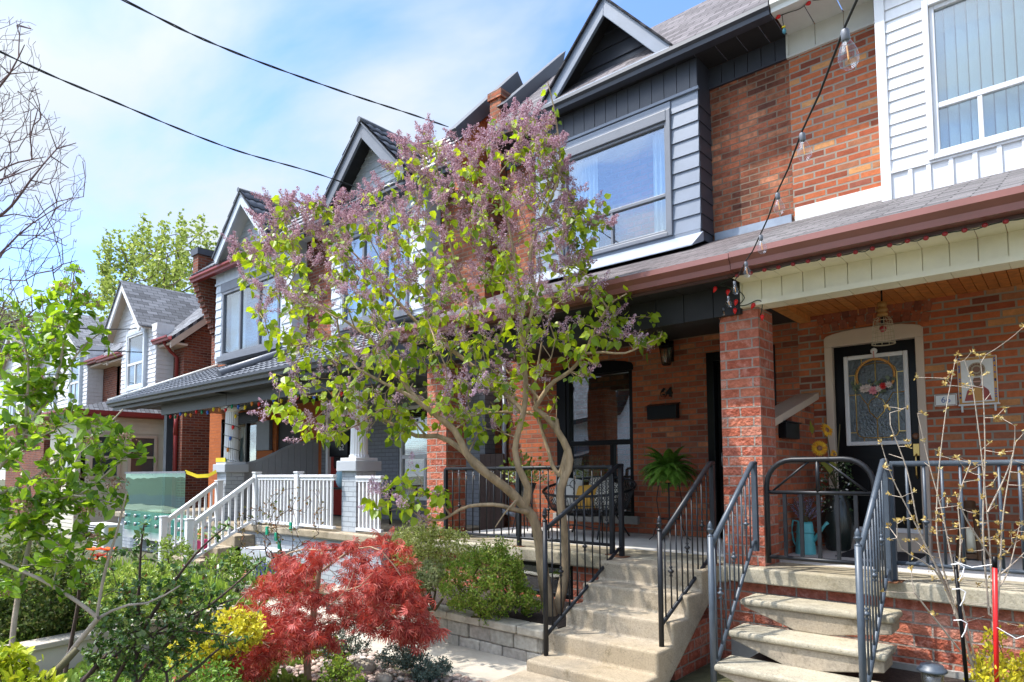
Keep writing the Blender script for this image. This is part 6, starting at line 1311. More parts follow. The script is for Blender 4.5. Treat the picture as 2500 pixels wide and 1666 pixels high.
l13 = tr.limb([H(1530, 0, .1), H(1470, 190, .1), E_(1430, 1560, .15), E_(1380, 1400, .2), E_(1330, 1150, .25), E_(1380, 800, .3)], [.02, .022, .02, .017, .013, .009], tr.nearest(H(1490, 300, .05)))
crown_poly = [(1235, 300), (1290, 262), (1380, 320), (1375, 420), (1345, 500), (1500, 480), (1500, 560), (1430, 620), (1480, 680), (1555, 690), (1545, 740), (1470, 770), (1590, 770), (1655, 790), (1630, 850), (1560, 860), (1520, 830), (1440, 880), (1430, 960), (1370, 870), (1300, 950), (1250, 1060), (1130, 1060), (1040, 1020), (960, 1080), (880, 1060), (760, 1090), (700, 1060), (640, 1010), (655, 930), (700, 850), (620, 800), (590, 700), (560, 630), (570, 540), (620, 500), (700, 490), (780, 500), (870, 480), (960, 400), (1000, 330), (1060, 310), (1090, 340), (1180, 330)]
bunch = [[(1280, 270), (1390, 330), (1380, 420), (1300, 420), (1240, 330)]]
tg = np.concatenate([crown(crown_poly, 930, 6.45, 1.0, .8), crown([(880, 1170), (920, 1160), (1010, 1140), (1090, 1170), (1090, 1240), (1030, 1290), (960, 1290), (900, 1240)], 34, 6.05, .8, .3), crown([(1280, 250), (1390, 330), (1380, 450), (1300, 440), (1240, 320)], 24, 6.4, .8), crown([(1350, 470), (1480, 480), (1500, 540), (1420, 600), (1360, 560)], 20, 6.3, .8)])
base = np.array(tuple(atd(1350, 1480, 6.45)))
tips = tr.sprout(tg, base, droop=.04, jit=.16, rtip=.0034, pipe=2.5, bias=.16)
# dry twigs inside
tr2 = crown([(640, 700), (900, 650), (1200, 700), (1450, 800), (1420, 980), (1250, 1060), (1000, 1060), (760, 1000)], 150, 6.5, .9, .9); tw = tr.sprout(tr2, base, 0, .25, .0026, 2.5, .1)
tr.mesh('trunk_and_branches', M['bark'], lil, 7, .0028)
P = np.array(tr.P)
# leaves in whorls round the shoots: pendant and folded
LP, LD, LS = [], [], []
def whorl(p, d, n, s0, spread=.05):
    for _ in range(n):
        o = RNG.normal(size=3); o -= d*np.dot(o, d)*.6; o = o/np.linalg.norm(o); q = p-d*RNG.uniform(0, .13)+o*.012
        ld = o*.8+d*.15+np.array((0, 0, -.55-.5*RNG.random())); LP.append(q+o*RNG.uniform(.01, spread)); LD.append(ld); LS.append(s0*RNG.uniform(.42, 1.2))
dr = tr.dirs(tips)
py = np.array([(1e9 if False else 0)]*len(tips))
def pix(p): w_ = np.dot(p, np.array(_f)); return PX+FPX*np.dot(p, np.array(_r))/w_, PY-FPX*np.dot(p, np.array(_u))/w_
FP, FD = [], []
for i, t in enumerate(tips):
    x, y = pix(P[t]); up = np.clip((900-y)/500, 0, 1)
    flower = RNG.random() < (.42+.52*up)
    low = y > 760
    if x > 1400 or y > 1130: flower = RNG.random() < .35
    whorl(P[t], dr[i], (RNG.integers(5, 9) if not low else RNG.integers(3, 6)) if not flower else RNG.integers(1, 4), .082 if not low else .10)
    if flower:
        for _ in range(RNG.integers(1, 3) if up < .3 else RNG.integers(2, 5)):
            FP.append(P[t]); d = dr[i]+np.array((0, 0, .55))+RNG.normal(size=3)*.35; FD.append(d/np.linalg.norm(d))
nl = len(tr.P)
for j in RNG.choice(np.where(np.array(tr.R) < .007)[0], 420, replace=False):
    x, y = pix(P[j])
    if tr.par[j] >= 0: d = P[j]-P[tr.par[j]]; whorl(P[j], d/max(1e-6, np.linalg.norm(d)), RNG.integers(2, 5), .075)
leaves('leaves', LP, LD, LS, T_HEART, leafmat('lilac_leaf', [(.10, .19, .015), (.24, .36, .018), (.38, .51, .025), (.50, .62, .04)], .52, .38, .5, (1.25, 1.15, .5)), lil, flat=.25)
# panicles: cones of tiny four-lobed florets and buds
fp, fd, fs, stp = [], [], [], MB()
for p, d in zip(FP, FD):
    Lp = RNG.uniform(.11, .22); n = int(78*Lp/.12)
    u = np.cross(d, (0.2, .9, .1)); u /= np.linalg.norm(u); v = np.cross(d, u)
    for _ in range(n):
        h_ = RNG.random()**.8; r_ = (.042*(1-h_)**.7+.009)*math.sqrt(RNG.random())*1.15; an = RNG.random()*2*PI
        o = u*math.cos(an)+v*math.sin(an); lump = .8+.4*math.sin(h_*18+an*2)
        fp.append(p+d*h_*Lp+o*r_*lump); fd.append(o+d*.4); fs.append(RNG.uniform(.009, .016))
fp = np.array(fp); fd = np.array(fd); fs = np.array(fs)
x, y = np.array([pix(p) for p in fp]).T
T_STAR = (np.array([(-.5, 0, 0), (-.12, -.12, .0), (0, -.5, .08), (.12, -.12, 0), (.5, 0, 0), (.12, .12, 0), (0, .5, .08), (-.12, .12, 0)]), np.array([(0, 1, 7, 7), (1, 2, 3, 3), (3, 4, 5, 5), (5, 6, 7, 7), (1, 3, 5, 7)]))
sel = RNG.random(len(fp)) < np.clip((y-500)/700, .10, .6)
mb1 = leafmat('lilac_buds', [(.28, .12, .16), (.46, .26, .31), (.62, .43, .47), (.37, .18, .22)], .3, .6, .2); mb2 = leafmat('lilac_florets', [(.56, .34, .48), (.66, .47, .60), (.72, .60, .68), (.58, .36, .49)], .3, .6, .2)
def flo(name, k, mat, s): leaves(name, fp[k], np.cross(fd[k], RNG.normal(size=(k.sum(), 3))), fs[k]*s, T_STAR if name == 'florets' else (T_DIAM[0]*np.array((1, 1.3, 1)), T_DIAM[1]), mat, lil, flat=0)
flo('flower_buds', ~sel, mb1, 1.15); flo('florets', sel, mb2, 1.5)

# ------------------------------------------------------------------ laceleaf maple
mpl = thing('japanese_maple', 'low weeping maple with finely cut red leaves in front of the stone wall', 'shrub', tuple(atd(752, 1690, 5.3)))
tr = Tree(); Dm = 5.3
t0 = tr.limb([atd(755, 1700, Dm), atd(750, 1600, Dm), atd(765, 1500, Dm), atd(778, 1400, Dm), atd(790, 1345, Dm)], [.035, .03, .027, .022, .018])
tr.limb([atd(778, 1400, Dm), atd(860, 1345, Dm-.1), atd(930, 1345, Dm-.2), atd(1000, 1440, Dm-.25)], [.010, .008, .006, .003], t0[-2]); tr.limb([atd(790, 1345, Dm), atd(830, 1340, Dm+.1), atd(900, 1330, Dm+.3), atd(960, 1400, Dm+.3)], [.010, .008, .006, .003], t0[-1])
tr.limb([atd(770, 1480, Dm), atd(680, 1420, Dm+.2), atd(600, 1450, Dm+.25), atd(540, 1530, Dm+.2)], [.010, .008, .006, .003], t0[6]); tr.limb([atd(750, 1590, Dm), atd(660, 1570, Dm-.3), atd(560, 1580, Dm-.4), atd(480, 1620, Dm-.5)], [.010, .008, .006, .003], t0[3])
tr.limb([atd(790, 1345, Dm), atd(720, 1345, Dm+.2), atd(660, 1380, Dm+.3)], [.010, .007, .003], t0[-1])
dome = [(440, 1650), (520, 1570), (590, 1470), (650, 1400), (700, 1345), (790, 1330), (880, 1310), (945, 1305), (1000, 1350), (1025, 1450), (1055, 1540), (1030, 1575), (930, 1540), (850, 1510), (830, 1600), (760, 1560), (640, 1600), (520, 1660)]
tg = np.concatenate([crown(dome, 210, Dm, .9, .7), crown([(880, 1400), (1000, 1400), (1055, 1540), (1030, 1575), (900, 1530)], 60, Dm-.2, .8, .4), crown([(440, 1650), (560, 1540), (720, 1500), (830, 1560), (640, 1640)], 70, Dm-.3, .8, .4)]); tips = tr.sprout(tg, np.array(tuple(atd(755, 1700, Dm))), droop=.22, jit=.12, rtip=.0019, pipe=2.4, bias=.2); tr.mesh('trunk_and_branches', M['stemtan'], mpl, 6, .0016)
P = np.array(tr.P); lp, ld = [], []
nodes_ = np.where(np.array(tr.R) < .005)[0]
for j in list(tips)*9+list(RNG.choice(nodes_, min(1600, len(nodes_)), replace=False)):
    lp.append(P[j]+RNG.normal(size=3)*np.array((.045, .045, .03))); dd = RNG.normal(size=3)*.7; dd[2] = -1.0-RNG.random()*.5; ld.append(dd)
leaves('leaves', lp, ld, RNG.uniform(.055, .10, len(lp)), T_LACE, leafmat('laceleaf_red', [(.20, .024, .02), (.40, .052, .04), (.53, .095, .07), (.44, .10, .085), (.60, .20, .145)], .35, .5, .35, (1.3, .8, .6)), mpl, flat=.1)

# ------------------------------------------------------------------ generic bush
def bush(name, label, cat, base, Dist, poly, n, leafT, lsize, cols, k=.9, per=9, stem=None, spread=.06, flat=.4, trans=.4, group=None, up=.5, nt=None, rough=.45, spec=.35, rtip=.0018, th=9, wid=1.0, leafname='leaves'):
    b = Vector(base); t = thing(name, label, cat, tuple(b), group); tr = Tree()
    tg = crown(poly, n, Dist, k, th); c = tg.mean(0)
    for q in range(3): m_ = b+(Vector(c)-b)*.45+Vector(RNG.normal(size=3)*.08); tr.limb([b+Vector((RNG.normal()*.03, RNG.normal()*.03, 0)), m_], [.012+rtip*3, .006+rtip*2])
    tips = tr.sprout(tg, np.array(tuple(b)), .05, .15, rtip, 2.3, .15); tr.mesh('stems', stem or M['stemgr'], t, 5, rtip*.8)
    P = np.array(tr.P); ids = np.repeat(tips, per); n_ = len(ids); d = np.repeat(tr.dirs(tips), per, 0)
    p = P[ids]-d*RNG.uniform(0, spread*2, (n_, 1))+RNG.normal(size=(n_, 3))*spread*.5
    ld = RNG.normal(size=(n_, 3))+d*.8; ld[:, 2] += up
    leaves(leafname, p, ld, RNG.uniform(.7, 1.25, n_)*lsize, leafT, leafmat(name+'_leaf', cols, trans, rough, spec), t, flat=flat, wid=wid)
    return t, tr, tips
G_MID = [(.15, .21, .03), (.27, .35, .05), (.38, .44, .09), (.46, .47, .15)]
bx = lambda px, py, D_: tuple(atd(px, py, D_))
bush('boxwood_shrub', 'tall yellow-green boxwood shrub nearest the left red brick pillar', 'shrub', bx(1050, 1480, 6.75), 6.75, [(950, 1310), (1010, 1275), (1090, 1290), (1140, 1300), (1150, 1350), (1110, 1390), (1050, 1380), (990, 1400), (955, 1370)], 260, T_OVAL, .030, [(.24, .29, .05), (.40, .45, .10), (.52, .54, .17), (.62, .60, .28)], per=24, spread=.045, group='shrubs behind the stone wall', up=.6)
bush('boxwood_shrub', 'small round boxwood on a bare stem between red maple and large green boxwood', 'shrub', bx(1055, 1490, 6.45), 6.45, [(1010, 1410), (1040, 1370), (1075, 1375), (1085, 1410), (1060, 1435), (1025, 1430)], 110, T_OVAL, .028, [(.25, .31, .11), (.38, .43, .19), (.48, .50, .26)], per=20, spread=.04, group='shrubs behind the stone wall')
bush('boxwood_shrub', 'large green boxwood shrub spilling over the stone wall left of the lilac trunks', 'shrub', bx(1190, 1505, 6.3), 6.25, [(1070, 1440), (1090, 1380), (1150, 1340), (1230, 1330), (1270, 1380), (1300, 1440), (1330, 1480), (1290, 1500), (1250, 1490), (1215, 1520), (1180, 1530), (1160, 1490), (1100, 1480)], 460, T_OVAL, .029, [(.12, .22, .02), (.22, .35, .035), (.32, .43, .06), (.40, .36, .09)], per=22, spread=.042, group='shrubs behind the stone wall')
bush('boxwood_shrub', 'low sparse boxwood sprig under the porch slab just left of the lilac trunk', 'shrub', bx(1265, 1480, 6.5), 6.5, [(1150, 1330), (1230, 1310), (1275, 1360), (1270, 1430), (1210, 1420), (1160, 1380)], 120, T_OVAL, .028, G_MID, per=14, spread=.045, group='shrubs behind the stone wall')
bush('boxwood_shrub', 'dark green shrub half hidden behind the red maple leaves', 'shrub', bx(1000, 1500, 6.6), 6.6, [(940, 1400), (1000, 1380), (1040, 1440), (1030, 1490), (960, 1500)], 140, T_OVAL, .029, [(.05, .09, .015), (.10, .16, .03), (.16, .21, .04)], per=18, spread=.045, group='shrubs behind the stone wall')
# blue junipers
for lab, poly, D_, b_ in (('rounded blue-green juniper cushion among pebbles, left of the pair', [(912, 1610), (940, 1580), (990, 1568), (1040, 1585), (1045, 1615), (1000, 1630), (940, 1630)], 5.45, (980, 1632)), ('flatter blue-green juniper spreading at the path edge, right of the pair', [(1005, 1640), (1040, 1615), (1095, 1612), (1105, 1635), (1070, 1655), (1015, 1660)], 5.35, (1050, 1655)), ('blue-grey juniper under the red maple branches', [(770, 1540), (830, 1510), (900, 1530), (910, 1590), (850, 1610), (780, 1600)], 5.7, (840, 1612))):
    bush('juniper_shrub', lab, 'shrub', bx(*b_, D_), D_, poly, 150, T_DIAM, .022, [(.07, .11, .09), (.13, .19, .15), (.20, .26, .21)], k=.7, per=16, spread=.03, group='blue junipers', trans=.1, th=.2)
# ------------------------------------------------------------------ golden and green shrubs front left
GOLD = [(.46, .42, .02), (.62, .54, .03), (.72, .62, .05), (.48, .47, .04)]
bush('euonymus_shrub', 'golden euonymus running up from the dark shrub towards the maple', 'shrub', bx(540, 1640, 4.7), 4.7, [(400, 1600), (440, 1560), (500, 1515), (560, 1485), (620, 1505), (660, 1530), (620, 1580), (540, 1610), (430, 1630)], 300, T_OVAL, .036, GOLD, per=11, spread=.04, trans=.35)
bush('euonymus_shrub', 'bright yellow-green shrub cut by the bottom left corner', 'shrub', bx(40, 1760, 1.85), 1.85, [(-40, 1600), (10, 1575), (50, 1590), (75, 1620), (115, 1650), (140, 1690), (140, 1760), (-40, 1760)], 150, T_OVAL, .032, [(.24, .33, .015), (.38, .45, .02), (.52, .52, .03), (.34, .42, .02)], per=8, spread=.022, trans=.35, flat=.8, k=.6)
bush('green_shrub', 'fresh green leafy shrub at the bottom left below the golden shrub', 'shrub', bx(420, 1720, 4.3), 4.3, [(180, 1640), (300, 1600), (420, 1600), (520, 1620), (600, 1640), (560, 1700), (200, 1720)], 260, T_OVAL, .034, [(.05, .12, .012), (.11, .22, .025), (.20, .33, .04), (.26, .36, .05)], per=11, spread=.05)
bush('green_shrub', 'bright green low shrub at the bottom edge right of the maple trunk', 'shrub', bx(850, 1680, 4.9), 4.9, [(790, 1620), (840, 1600), (880, 1640), (890, 1690), (780, 1690)], 110, T_OVAL, .03, [(.12, .22, .02), (.22, .33, .03), (.32, .38, .05)], per=9, spread=.04)
bush('green_shrub', 'loose upright green shrub in front of the white stair railing', 'shrub', bx(545, 1440, 9.6), 9.6, [(480, 1390), (500, 1360), (560, 1340), (610, 1360), (620, 1380), (590, 1430), (540, 1440), (490, 1430)], 130, T_OVAL, .06, [(.10, .18, .02), (.20, .30, .03), (.30, .38, .05)], per=9, spread=.07)
bush('green_shrub', 'yellow-green shrub at the foot of the white stair posts', 'shrub', bx(420, 1400, 10), 10, [(385, 1340), (410, 1310), (450, 1320), (470, 1350), (480, 1400), (400, 1400)], 80, T_OVAL, .06, [(.14, .22, .03), (.26, .34, .05)], per=8, spread=.07)
bush('golden_shrub', 'bright gold euonymus at the bottom right corner below the red stake', 'shrub', bx(2440, 1720, 4.4), 4.4, [(2360, 1690), (2380, 1640), (2400, 1560), (2410, 1535), (2440, 1545), (2440, 1590), (2480, 1600), (2530, 1590), (2560, 1720), (2380, 1720)], 170, T_OVAL, .036, GOLD, per=10, spread=.035, up=1.2)
# yew / dark evergreen behind the viburnum
bush('yew_shrub', 'dense dark green evergreen shrub behind the pale viburnum stems', 'shrub', bx(110, 1600, 6.2), 6.2, [(-60, 1340), (60, 1320), (150, 1330), (195, 1370), (215, 1440), (220, 1540), (180, 1610), (-60, 1640)], 560, T_DIAM, .045, [(.03, .06, .01), (.07, .12, .018), (.12, .17, .035), (.20, .19, .05)], per=26, spread=.08, k=.7)
bush('green_shrub', 'fine yellow-green shrub rising behind the dark arching shrub below the air conditioner', 'shrub', bx(330, 1520, 6.4), 6.4, [(215, 1420), (270, 1385), (350, 1370), (440, 1390), (500, 1430), (480, 1490), (380, 1510), (240, 1500)], 260, T_OVAL, .04, [(.14, .22, .03), (.28, .38, .05), (.42, .50, .09)], per=11, spread=.06)
# ------------------------------------------------------------------ arching dark shrub with small glossy leaves
ds = thing('arching_shrub', 'dark arching shrub with small glossy leaves sweeping up from the lower left', 'shrub', bx(330, 1690, 3.0))
tr = Tree(); DD = 3.0
ls = []
for pts in ([(300, 1720), (420, 1560), (560, 1440), (640, 1370)], [(200, 1660), (330, 1570), (470, 1500), (580, 1460)], [(260, 1700), (360, 1520), (440, 1400), (500, 1330), (560, 1280)], [(330, 1700), (335, 1540), (340, 1430), (345, 1330), (352, 1280)], [(180, 1690), (260, 1600), (330, 1560), (450, 1540), (560, 1555)], [(160, 1640), (190, 1480), (195, 1400), (205, 1340)], [(380, 1700), (470, 1640), (540, 1580), (600, 1560)]):
    j = RNG.uniform(-.25, .25); ls.append(tr.limb([atd(x, y, DD+j*(i/len(pts))) for i, (x, y) in enumerate(pts)], [.010, .008, .005, .003], step=.05))
tg = np.concatenate([crown([(200, 1330), (330, 1290), (420, 1380), (560, 1340), (640, 1370), (560, 1480), (600, 1560), (460, 1640), (220, 1660), (180, 1500)], 170, DD, .6, .45), crown([(240, 1480), (420, 1400), (540, 1440), (520, 1560), (360, 1640), (220, 1640)], 210, DD, .6, .4)]); tips = tr.sprout(tg, np.array(bx(300, 1720, DD)), .03, .1, .0012, 2.4, .22, .07); tr.mesh('stems', M['barkdk'], ds, 5, .0011)
P = np.array(tr.P); cand = np.where(np.array(tr.R) < .004)[0]; ids = np.concatenate([np.repeat(tips, 4), RNG.choice(cand, 3200)]); n_ = len(ids); ld = RNG.normal(size=(n_, 3)); ld[:, 2] += .3
leaves('leaves', P[ids]+RNG.normal(size=(n_, 3))*.008, ld, RNG.uniform(.014, .032, n_), T_OVAL, leafmat('glossy_dark_leaf', [(.04, .10, .02), (.08, .17, .03), (.14, .24, .05), (.22, .26, .07)], .25, .25, .6), ds, flat=.7, wid=1.25)
ids = RNG.choice(tips, 160); leaves('new_shoots', P[ids]+RNG.normal(size=(160, 3))*.008, RNG.normal(size=(160, 3))+np.array((0, 0, .6)), RNG.uniform(.015, .026, 160), T_DIAM, leafmat('bronze_shoots', [(.20, .04, .02), (.28, .10, .03)], .3), ds)
# ------------------------------------------------------------------ viburnum at the left
vb = thing('viburnum_shrub', 'tall viburnum with pale stems, bright oval leaves and pinkish bud clusters at the left edge', 'shrub', bx(70, 1740, 2.7))
tr = Tree(); DV = 2.7
for pts, rr_ in (([(40, 1760), (28, 1600), (45, 1450), (75, 1300), (70, 1180)], [.017, .016, .015, .012, .008]), ([(90, 1760), (140, 1640), (215, 1540), (240, 1510)], [.016, .015, .014, .014]), ([(240, 1510), (190, 1470), (110, 1420), (20, 1380), (-60, 1340)], [.012, .011, .010, .009, .008]), ([(235, 1515), (255, 1400), (285, 1300), (310, 1200)], [.010, .009, .007, .005]), ([(240, 1510), (300, 1480), (370, 1470), (440, 1430)], [.009, .007, .006, .004]), ([(-40, 1220), (60, 1180), (150, 1120), (240, 1060), (300, 1000)], [.012, .010, .008, .006, .004]), ([(-40, 1240), (80, 1240), (180, 1210), (280, 1230)], [.009, .008, .006, .003]), ([(-30, 1180), (60, 1060), (130, 950), (150, 870), (165, 780), (182, 660)], [.011, .010, .009, .007, .005, .003]), ([(60, 1060), (70, 900), (55, 830), (20, 760)], [.008, .006, .005, .003]), ([(130, 950), (200, 850), (250, 810)], [.006, .005, .003]), ([(150, 870), (110, 780), (100, 710)], [.005, .004, .002]), ([(-30, 1300), (100, 1260), (220, 1190), (300, 1120)], [.009, .007, .005, .003])):
    j = RNG.uniform(-.2, .25); par = -1 if len(tr.P) == 0 or pts[0][1] > 1700 or pts[0][0] < 0 else tr.nearest(tuple(atd(pts[0][0], pts[0][1], DV)))
    tr.limb([atd(x, y, DV+j*i/len(pts)) for i, (x, y) in enumerate(pts)], [q_*.72 for q_ in rr_], par, .05)
tg = np.concatenate([crown([(-60, 930), (60, 900), (150, 960), (250, 1010), (330, 1030), (345, 1090), (300, 1160), (250, 1290), (60, 1330), (-60, 1340)], 200, DV, .8, .6), crown([(0, 700), (60, 720), (110, 690), (185, 640), (210, 700), (260, 740), (255, 800), (190, 860), (140, 960), (20, 960), (-20, 850)], 75, DV, .6, .35), crown([(-60, 1180), (260, 1190), (320, 1260), (200, 1420), (60, 1480), (-60, 1480)], 70, DV, .7, .5)]); tips = tr.sprout(tg, np.array(bx(70, 1740, DV)), .03, .1, .0013, 2.4, .15, .07); tr.mesh('stems', M['barkpale'], vb, 6, .0012)
P = np.array(tr.P); dr = tr.dirs(tips); lp, ld = [], []
for t, d in zip(tips, dr):
    for _ in range(RNG.integers(6, 10)): lp.append(P[t]-d*RNG.uniform(0, .11)+RNG.normal(size=3)*.006); o = RNG.normal(size=3)*.9+d*.7; o[2] += .15; ld.append(o)
leaves('leaves', lp, ld, RNG.uniform(.026, .060, len(lp)), T_OVAL, leafmat('viburnum_leaf', [(.08, .18, .015), (.16, .30, .022), (.25, .41, .03), (.34, .50, .05)], .48, .35, .5, (1.25, 1.15, .6)), vb, flat=.6, wid=1.15)
bp_, bd_ = [], []
for t in [tips[i] for i in RNG.choice(len(tips), 46, replace=False)]+[tr.nearest(bx(182, 660, DV))]*1:
    c = P[t]+np.array((0, 0, .012))
    for _ in range(70): o = RNG.normal(size=3)*np.array((.019, .019, .005)); o[2] -= (o[0]**2+o[1]**2)*14; bp_.append(c+o); bd_.append((RNG.normal()*.5, RNG.normal()*.5, 1))
leaves('bud_clusters', bp_, bd_, .0075, (T_DIAM[0]*np.array((1, 1.6, 1)), T_DIAM[1]), leafmat('viburnum_buds', [(.30, .16, .10), (.42, .26, .17), (.22, .10, .07)], .2), vb, flat=0)
# ------------------------------------------------------------------ bare budding saplings on the right
for lab, D_, b_, limbs in (('bare pale-stemmed sapling with tan opening buds, tied to the black stake', 4.4, (2395, 1690), [[(2395, 1690), (2330, 1480), (2290, 1330), (2290, 1180), (2310, 1000), (2335, 867)], [(2385, 1660), (2320, 1450), (2250, 1310), (2215, 1150), (2170, 1020), (2205, 1000)], [(2375, 1620), (2310, 1440), (2240, 1290), (2180, 1170), (2150, 1080)], [(2390, 1650), (2335, 1420), (2300, 1250), (2270, 1140), (2240, 1010)], [(2330, 1480), (2280, 1390), (2200, 1340), (2190, 1280)], [(2385, 1640), (2250, 1470), (2230, 1440), (2225, 1390)], [(2330, 1500), (2345, 1330), (2340, 1220), (2370, 1130)]]), ('bare pale-stemmed sapling with tan opening buds, tied to the red stake', 4.35, (2430, 1690), [[(2430, 1690), (2420, 1400), (2410, 1250), (2395, 1100), (2375, 950), (2355, 880)], [(2425, 1640), (2440, 1420), (2450, 1250), (2475, 1100), (2478, 1040)], [(2415, 1500), (2400, 1300), (2405, 1100), (2398, 920), (2390, 868)], [(2420, 1420), (2470, 1380), (2520, 1330)], [(2412, 1250), (2460, 1150), (2480, 1080)], [(2418, 1360), (2360, 1270), (2335, 1210)], [(2425, 1450), (2460, 1400), (2490, 1280)]])):
    t = thing('bare_sapling', lab, 'sapling', bx(*b_, D_), 'bare saplings by the right porch'); tr = Tree()
    for i, pts in enumerate(limbs): j = RNG.uniform(-.15, .15); tr.limb([atd(x, y, D_+j*q/len(pts)) for q, (x, y) in enumerate(pts)], [.0085-.0006*i, .006, .0045, .0035, .0022], -1 if i == 0 else tr.nearest(tuple(atd(*pts[0], D_))), .06)
    nl_ = len(tr.P); P = np.array(tr.P); tg = P[RNG.choice(np.arange(8, nl_), 60)]+RNG.normal(size=(60, 3))*np.array((.10, .08, .05))+np.array((0, 0, .08)); tips = tr.sprout(tg, np.array(bx(*b_, D_)), 0, .06, .0016, 2.4, .1, .06); tr.mesh('stems', M['barkpale'], t, 6, .0016)
    P = np.array(tr.P); lp, ld = [], []; ends = list(tips)+[i for i in range(nl_) if i not in set(tr.par)]
    for e in ends:
        if RNG.random() < .9:
            for _ in range(RNG.integers(6, 12)): lp.append(P[e]+RNG.normal(size=3)*.004); o = RNG.normal(size=3); o[2] += .5; ld.append(o)
    for e in RNG.choice(len(P), 26):
        for _ in range(3): lp.append(P[e]); ld.append(RNG.normal(size=3)+np.array((0, 0, .4)))
    leaves('buds', lp, ld, RNG.uniform(.016, .034, len(lp)), T_DIAM, leafmat('tan_buds', [(.42, .26, .06), (.55, .40, .13), (.60, .48, .22)], .35), t, flat=0, wid=.9)
# ------------------------------------------------------------------ rose with green ties, tulips, muscari, grasses
t, tr, tips = bush('rose_bush', 'bare climbing rose with bronze young leaves and green ties before the white railing', 'shrub', bx(690, 1400, 8.9), 8.9, [(560, 1290), (600, 1230), (680, 1200), (720, 1160), (790, 1200), (780, 1300), (740, 1380), (660, 1400), (600, 1370)], 90, T_OVAL, .045, [(.20, .07, .03), (.14, .14, .04), (.26, .12, .05), (.10, .15, .04)], per=4, spread=.05, stem=M['barkdk'], rtip=.003)
tie_m = plain('green_tie_tape', (.01, .30, .18), .5)
for px, py in ((650, 1295), (672, 1310), (708, 1285), (680, 1330)): p = atd(px, py, 8.8); MB().box(p.x-.025, p.x+.025, p.y, p.y+.02, p.z-.06, p.z+.05).build('tie', tie_m, t)

tu = thing('tulips', 'open orange-red tulips in the left garden bed', 'flowers', bx(245, 1395, 7.5)); m_ = MB(); s_ = MB(); gl_ = []
for px, py in ((228, 1345), (262, 1345), (240, 1360), (255, 1368), (235, 1372)):
    c = atd(px, py, 7.5); s_.tube([c-Vector((0, 0, .3)), c-Vector((.01, 0, .1)), c], .005, 5)
    for i in range(7):
        a = i*2*PI/7; d = Vector((math.cos(a), math.sin(a)*.7, .25)); q = Vector((-math.sin(a), math.cos(a), 0)); m_.add([c, c+d*.07+q*.05, c+d*.14, c+d*.07-q*.05], [(0, 1, 2, 3)])
m_.build('petals', leafmat('tulip_petals', [(.65, .05, .01), (.72, .12, .015), (.70, .2, .02)], .4), tu, recalc=False); s_.build('stems', M['stemgr'], tu)
def blades(name, label, poly, n, D_, ln_, cols, stuff=True, up=1.2, k=.6, parent=None):
    tg = crown(poly, n, D_, k, .8); d = RNG.normal(size=(n, 3))*.5; d[:, 2] = np.abs(d[:, 2])+up
    o = leaves(name, tg-np.array((0, 0, ln_*.5)), d, RNG.uniform(.6, 1.2, n)*ln_, T_BLADE, leafmat(name+'_mat', cols, .4), parent, None if parent else bx(sum(p[0] for p in poly)/len(poly), max(p[1] for p in poly), D_), flat=0)
    if not parent: tag(o, label, name.replace('_', ' '), kind='stuff' if stuff else None)
    return o
ms = thing('grape_hyacinths', 'clump of blue grape hyacinths with grassy leaves beside the stepping path', 'flowers', bx(670, 1420, 9.2))
blades('leaves', '', [(590, 1400), (640, 1370), (740, 1380), (780, 1410), (720, 1440), (620, 1425)], 520, 9.2, .26, [(.10, .20, .03), (.2, .32, .05), (.28, .36, .12)], parent=ms)
q = crown([(608, 1395), (640, 1385), (730, 1390), (770, 1420), (690, 1415), (640, 1410)], 60, 9.1, .4, .3); fp = np.repeat(q, 16, 0)+RNG.normal(size=(960, 3))*np.array((.016, .016, .045)); leaves('flower_spikes', fp, RNG.normal(size=(960, 3)), .026, T_DIAM, leafmat('hyacinth_blue', [(.06, .06, .34), (.12, .12, .45), (.20, .18, .50)], .2), ms, flat=0, wid=1.6)
ms = thing('grape_hyacinths', 'few blue grape hyacinths behind the dark arching shrub', 'flowers', bx(460, 1460, 8.0))
q = crown([(400, 1440), (470, 1430), (540, 1450), (500, 1480), (430, 1470)], 22, 8.0, .4, .5); fp = np.repeat(q, 16, 0)+RNG.normal(size=(352, 3))*np.array((.014, .014, .04)); leaves('flower_spikes', fp, RNG.normal(size=(352, 3)), .024, T_DIAM, leafmat('hyacinth_blue2', [(.06, .06, .34), (.12, .12, .45), (.20, .18, .50)], .2), ms, flat=0, wid=1.6)
blades('grass', 'bright grassy foliage in the left garden bed', [(190, 1390), (300, 1370), (440, 1390), (560, 1420), (560, 1490), (400, 1520), (250, 1520), (190, 1470)], 2600, 7.6, .22, [(.16, .28, .03), (.28, .42, .05), (.42, .52, .09)], k=1.2)
gx = RNG.uniform(-12, -7.25, 4200); gy = RNG.uniform(.6, 4.0, 4200); d = RNG.normal(size=(4200, 3))*.5; d[:, 2] = 1.2
o = leaves('ground_cover', np.stack([gx, gy, np.full(4200, GZ+.15)], 1), d, RNG.uniform(.06, .16, 4200), T_OVAL, leafmat('ground_cover_leaf', [(.12, .20, .03), (.24, .36, .05), (.38, .46, .09)], .4), None, (-9.5, 3.3, GZ+.16), flat=.3); tag(o, 'low mixed green ground cover in the garden bed', 'ground cover', kind='stuff')
gx = RNG.uniform(-6.6, -2.6, 6000); gy = RNG.uniform(1.0, 3.85, 6000); d = RNG.normal(size=(6000, 3))*.6; d[:, 2] = 1
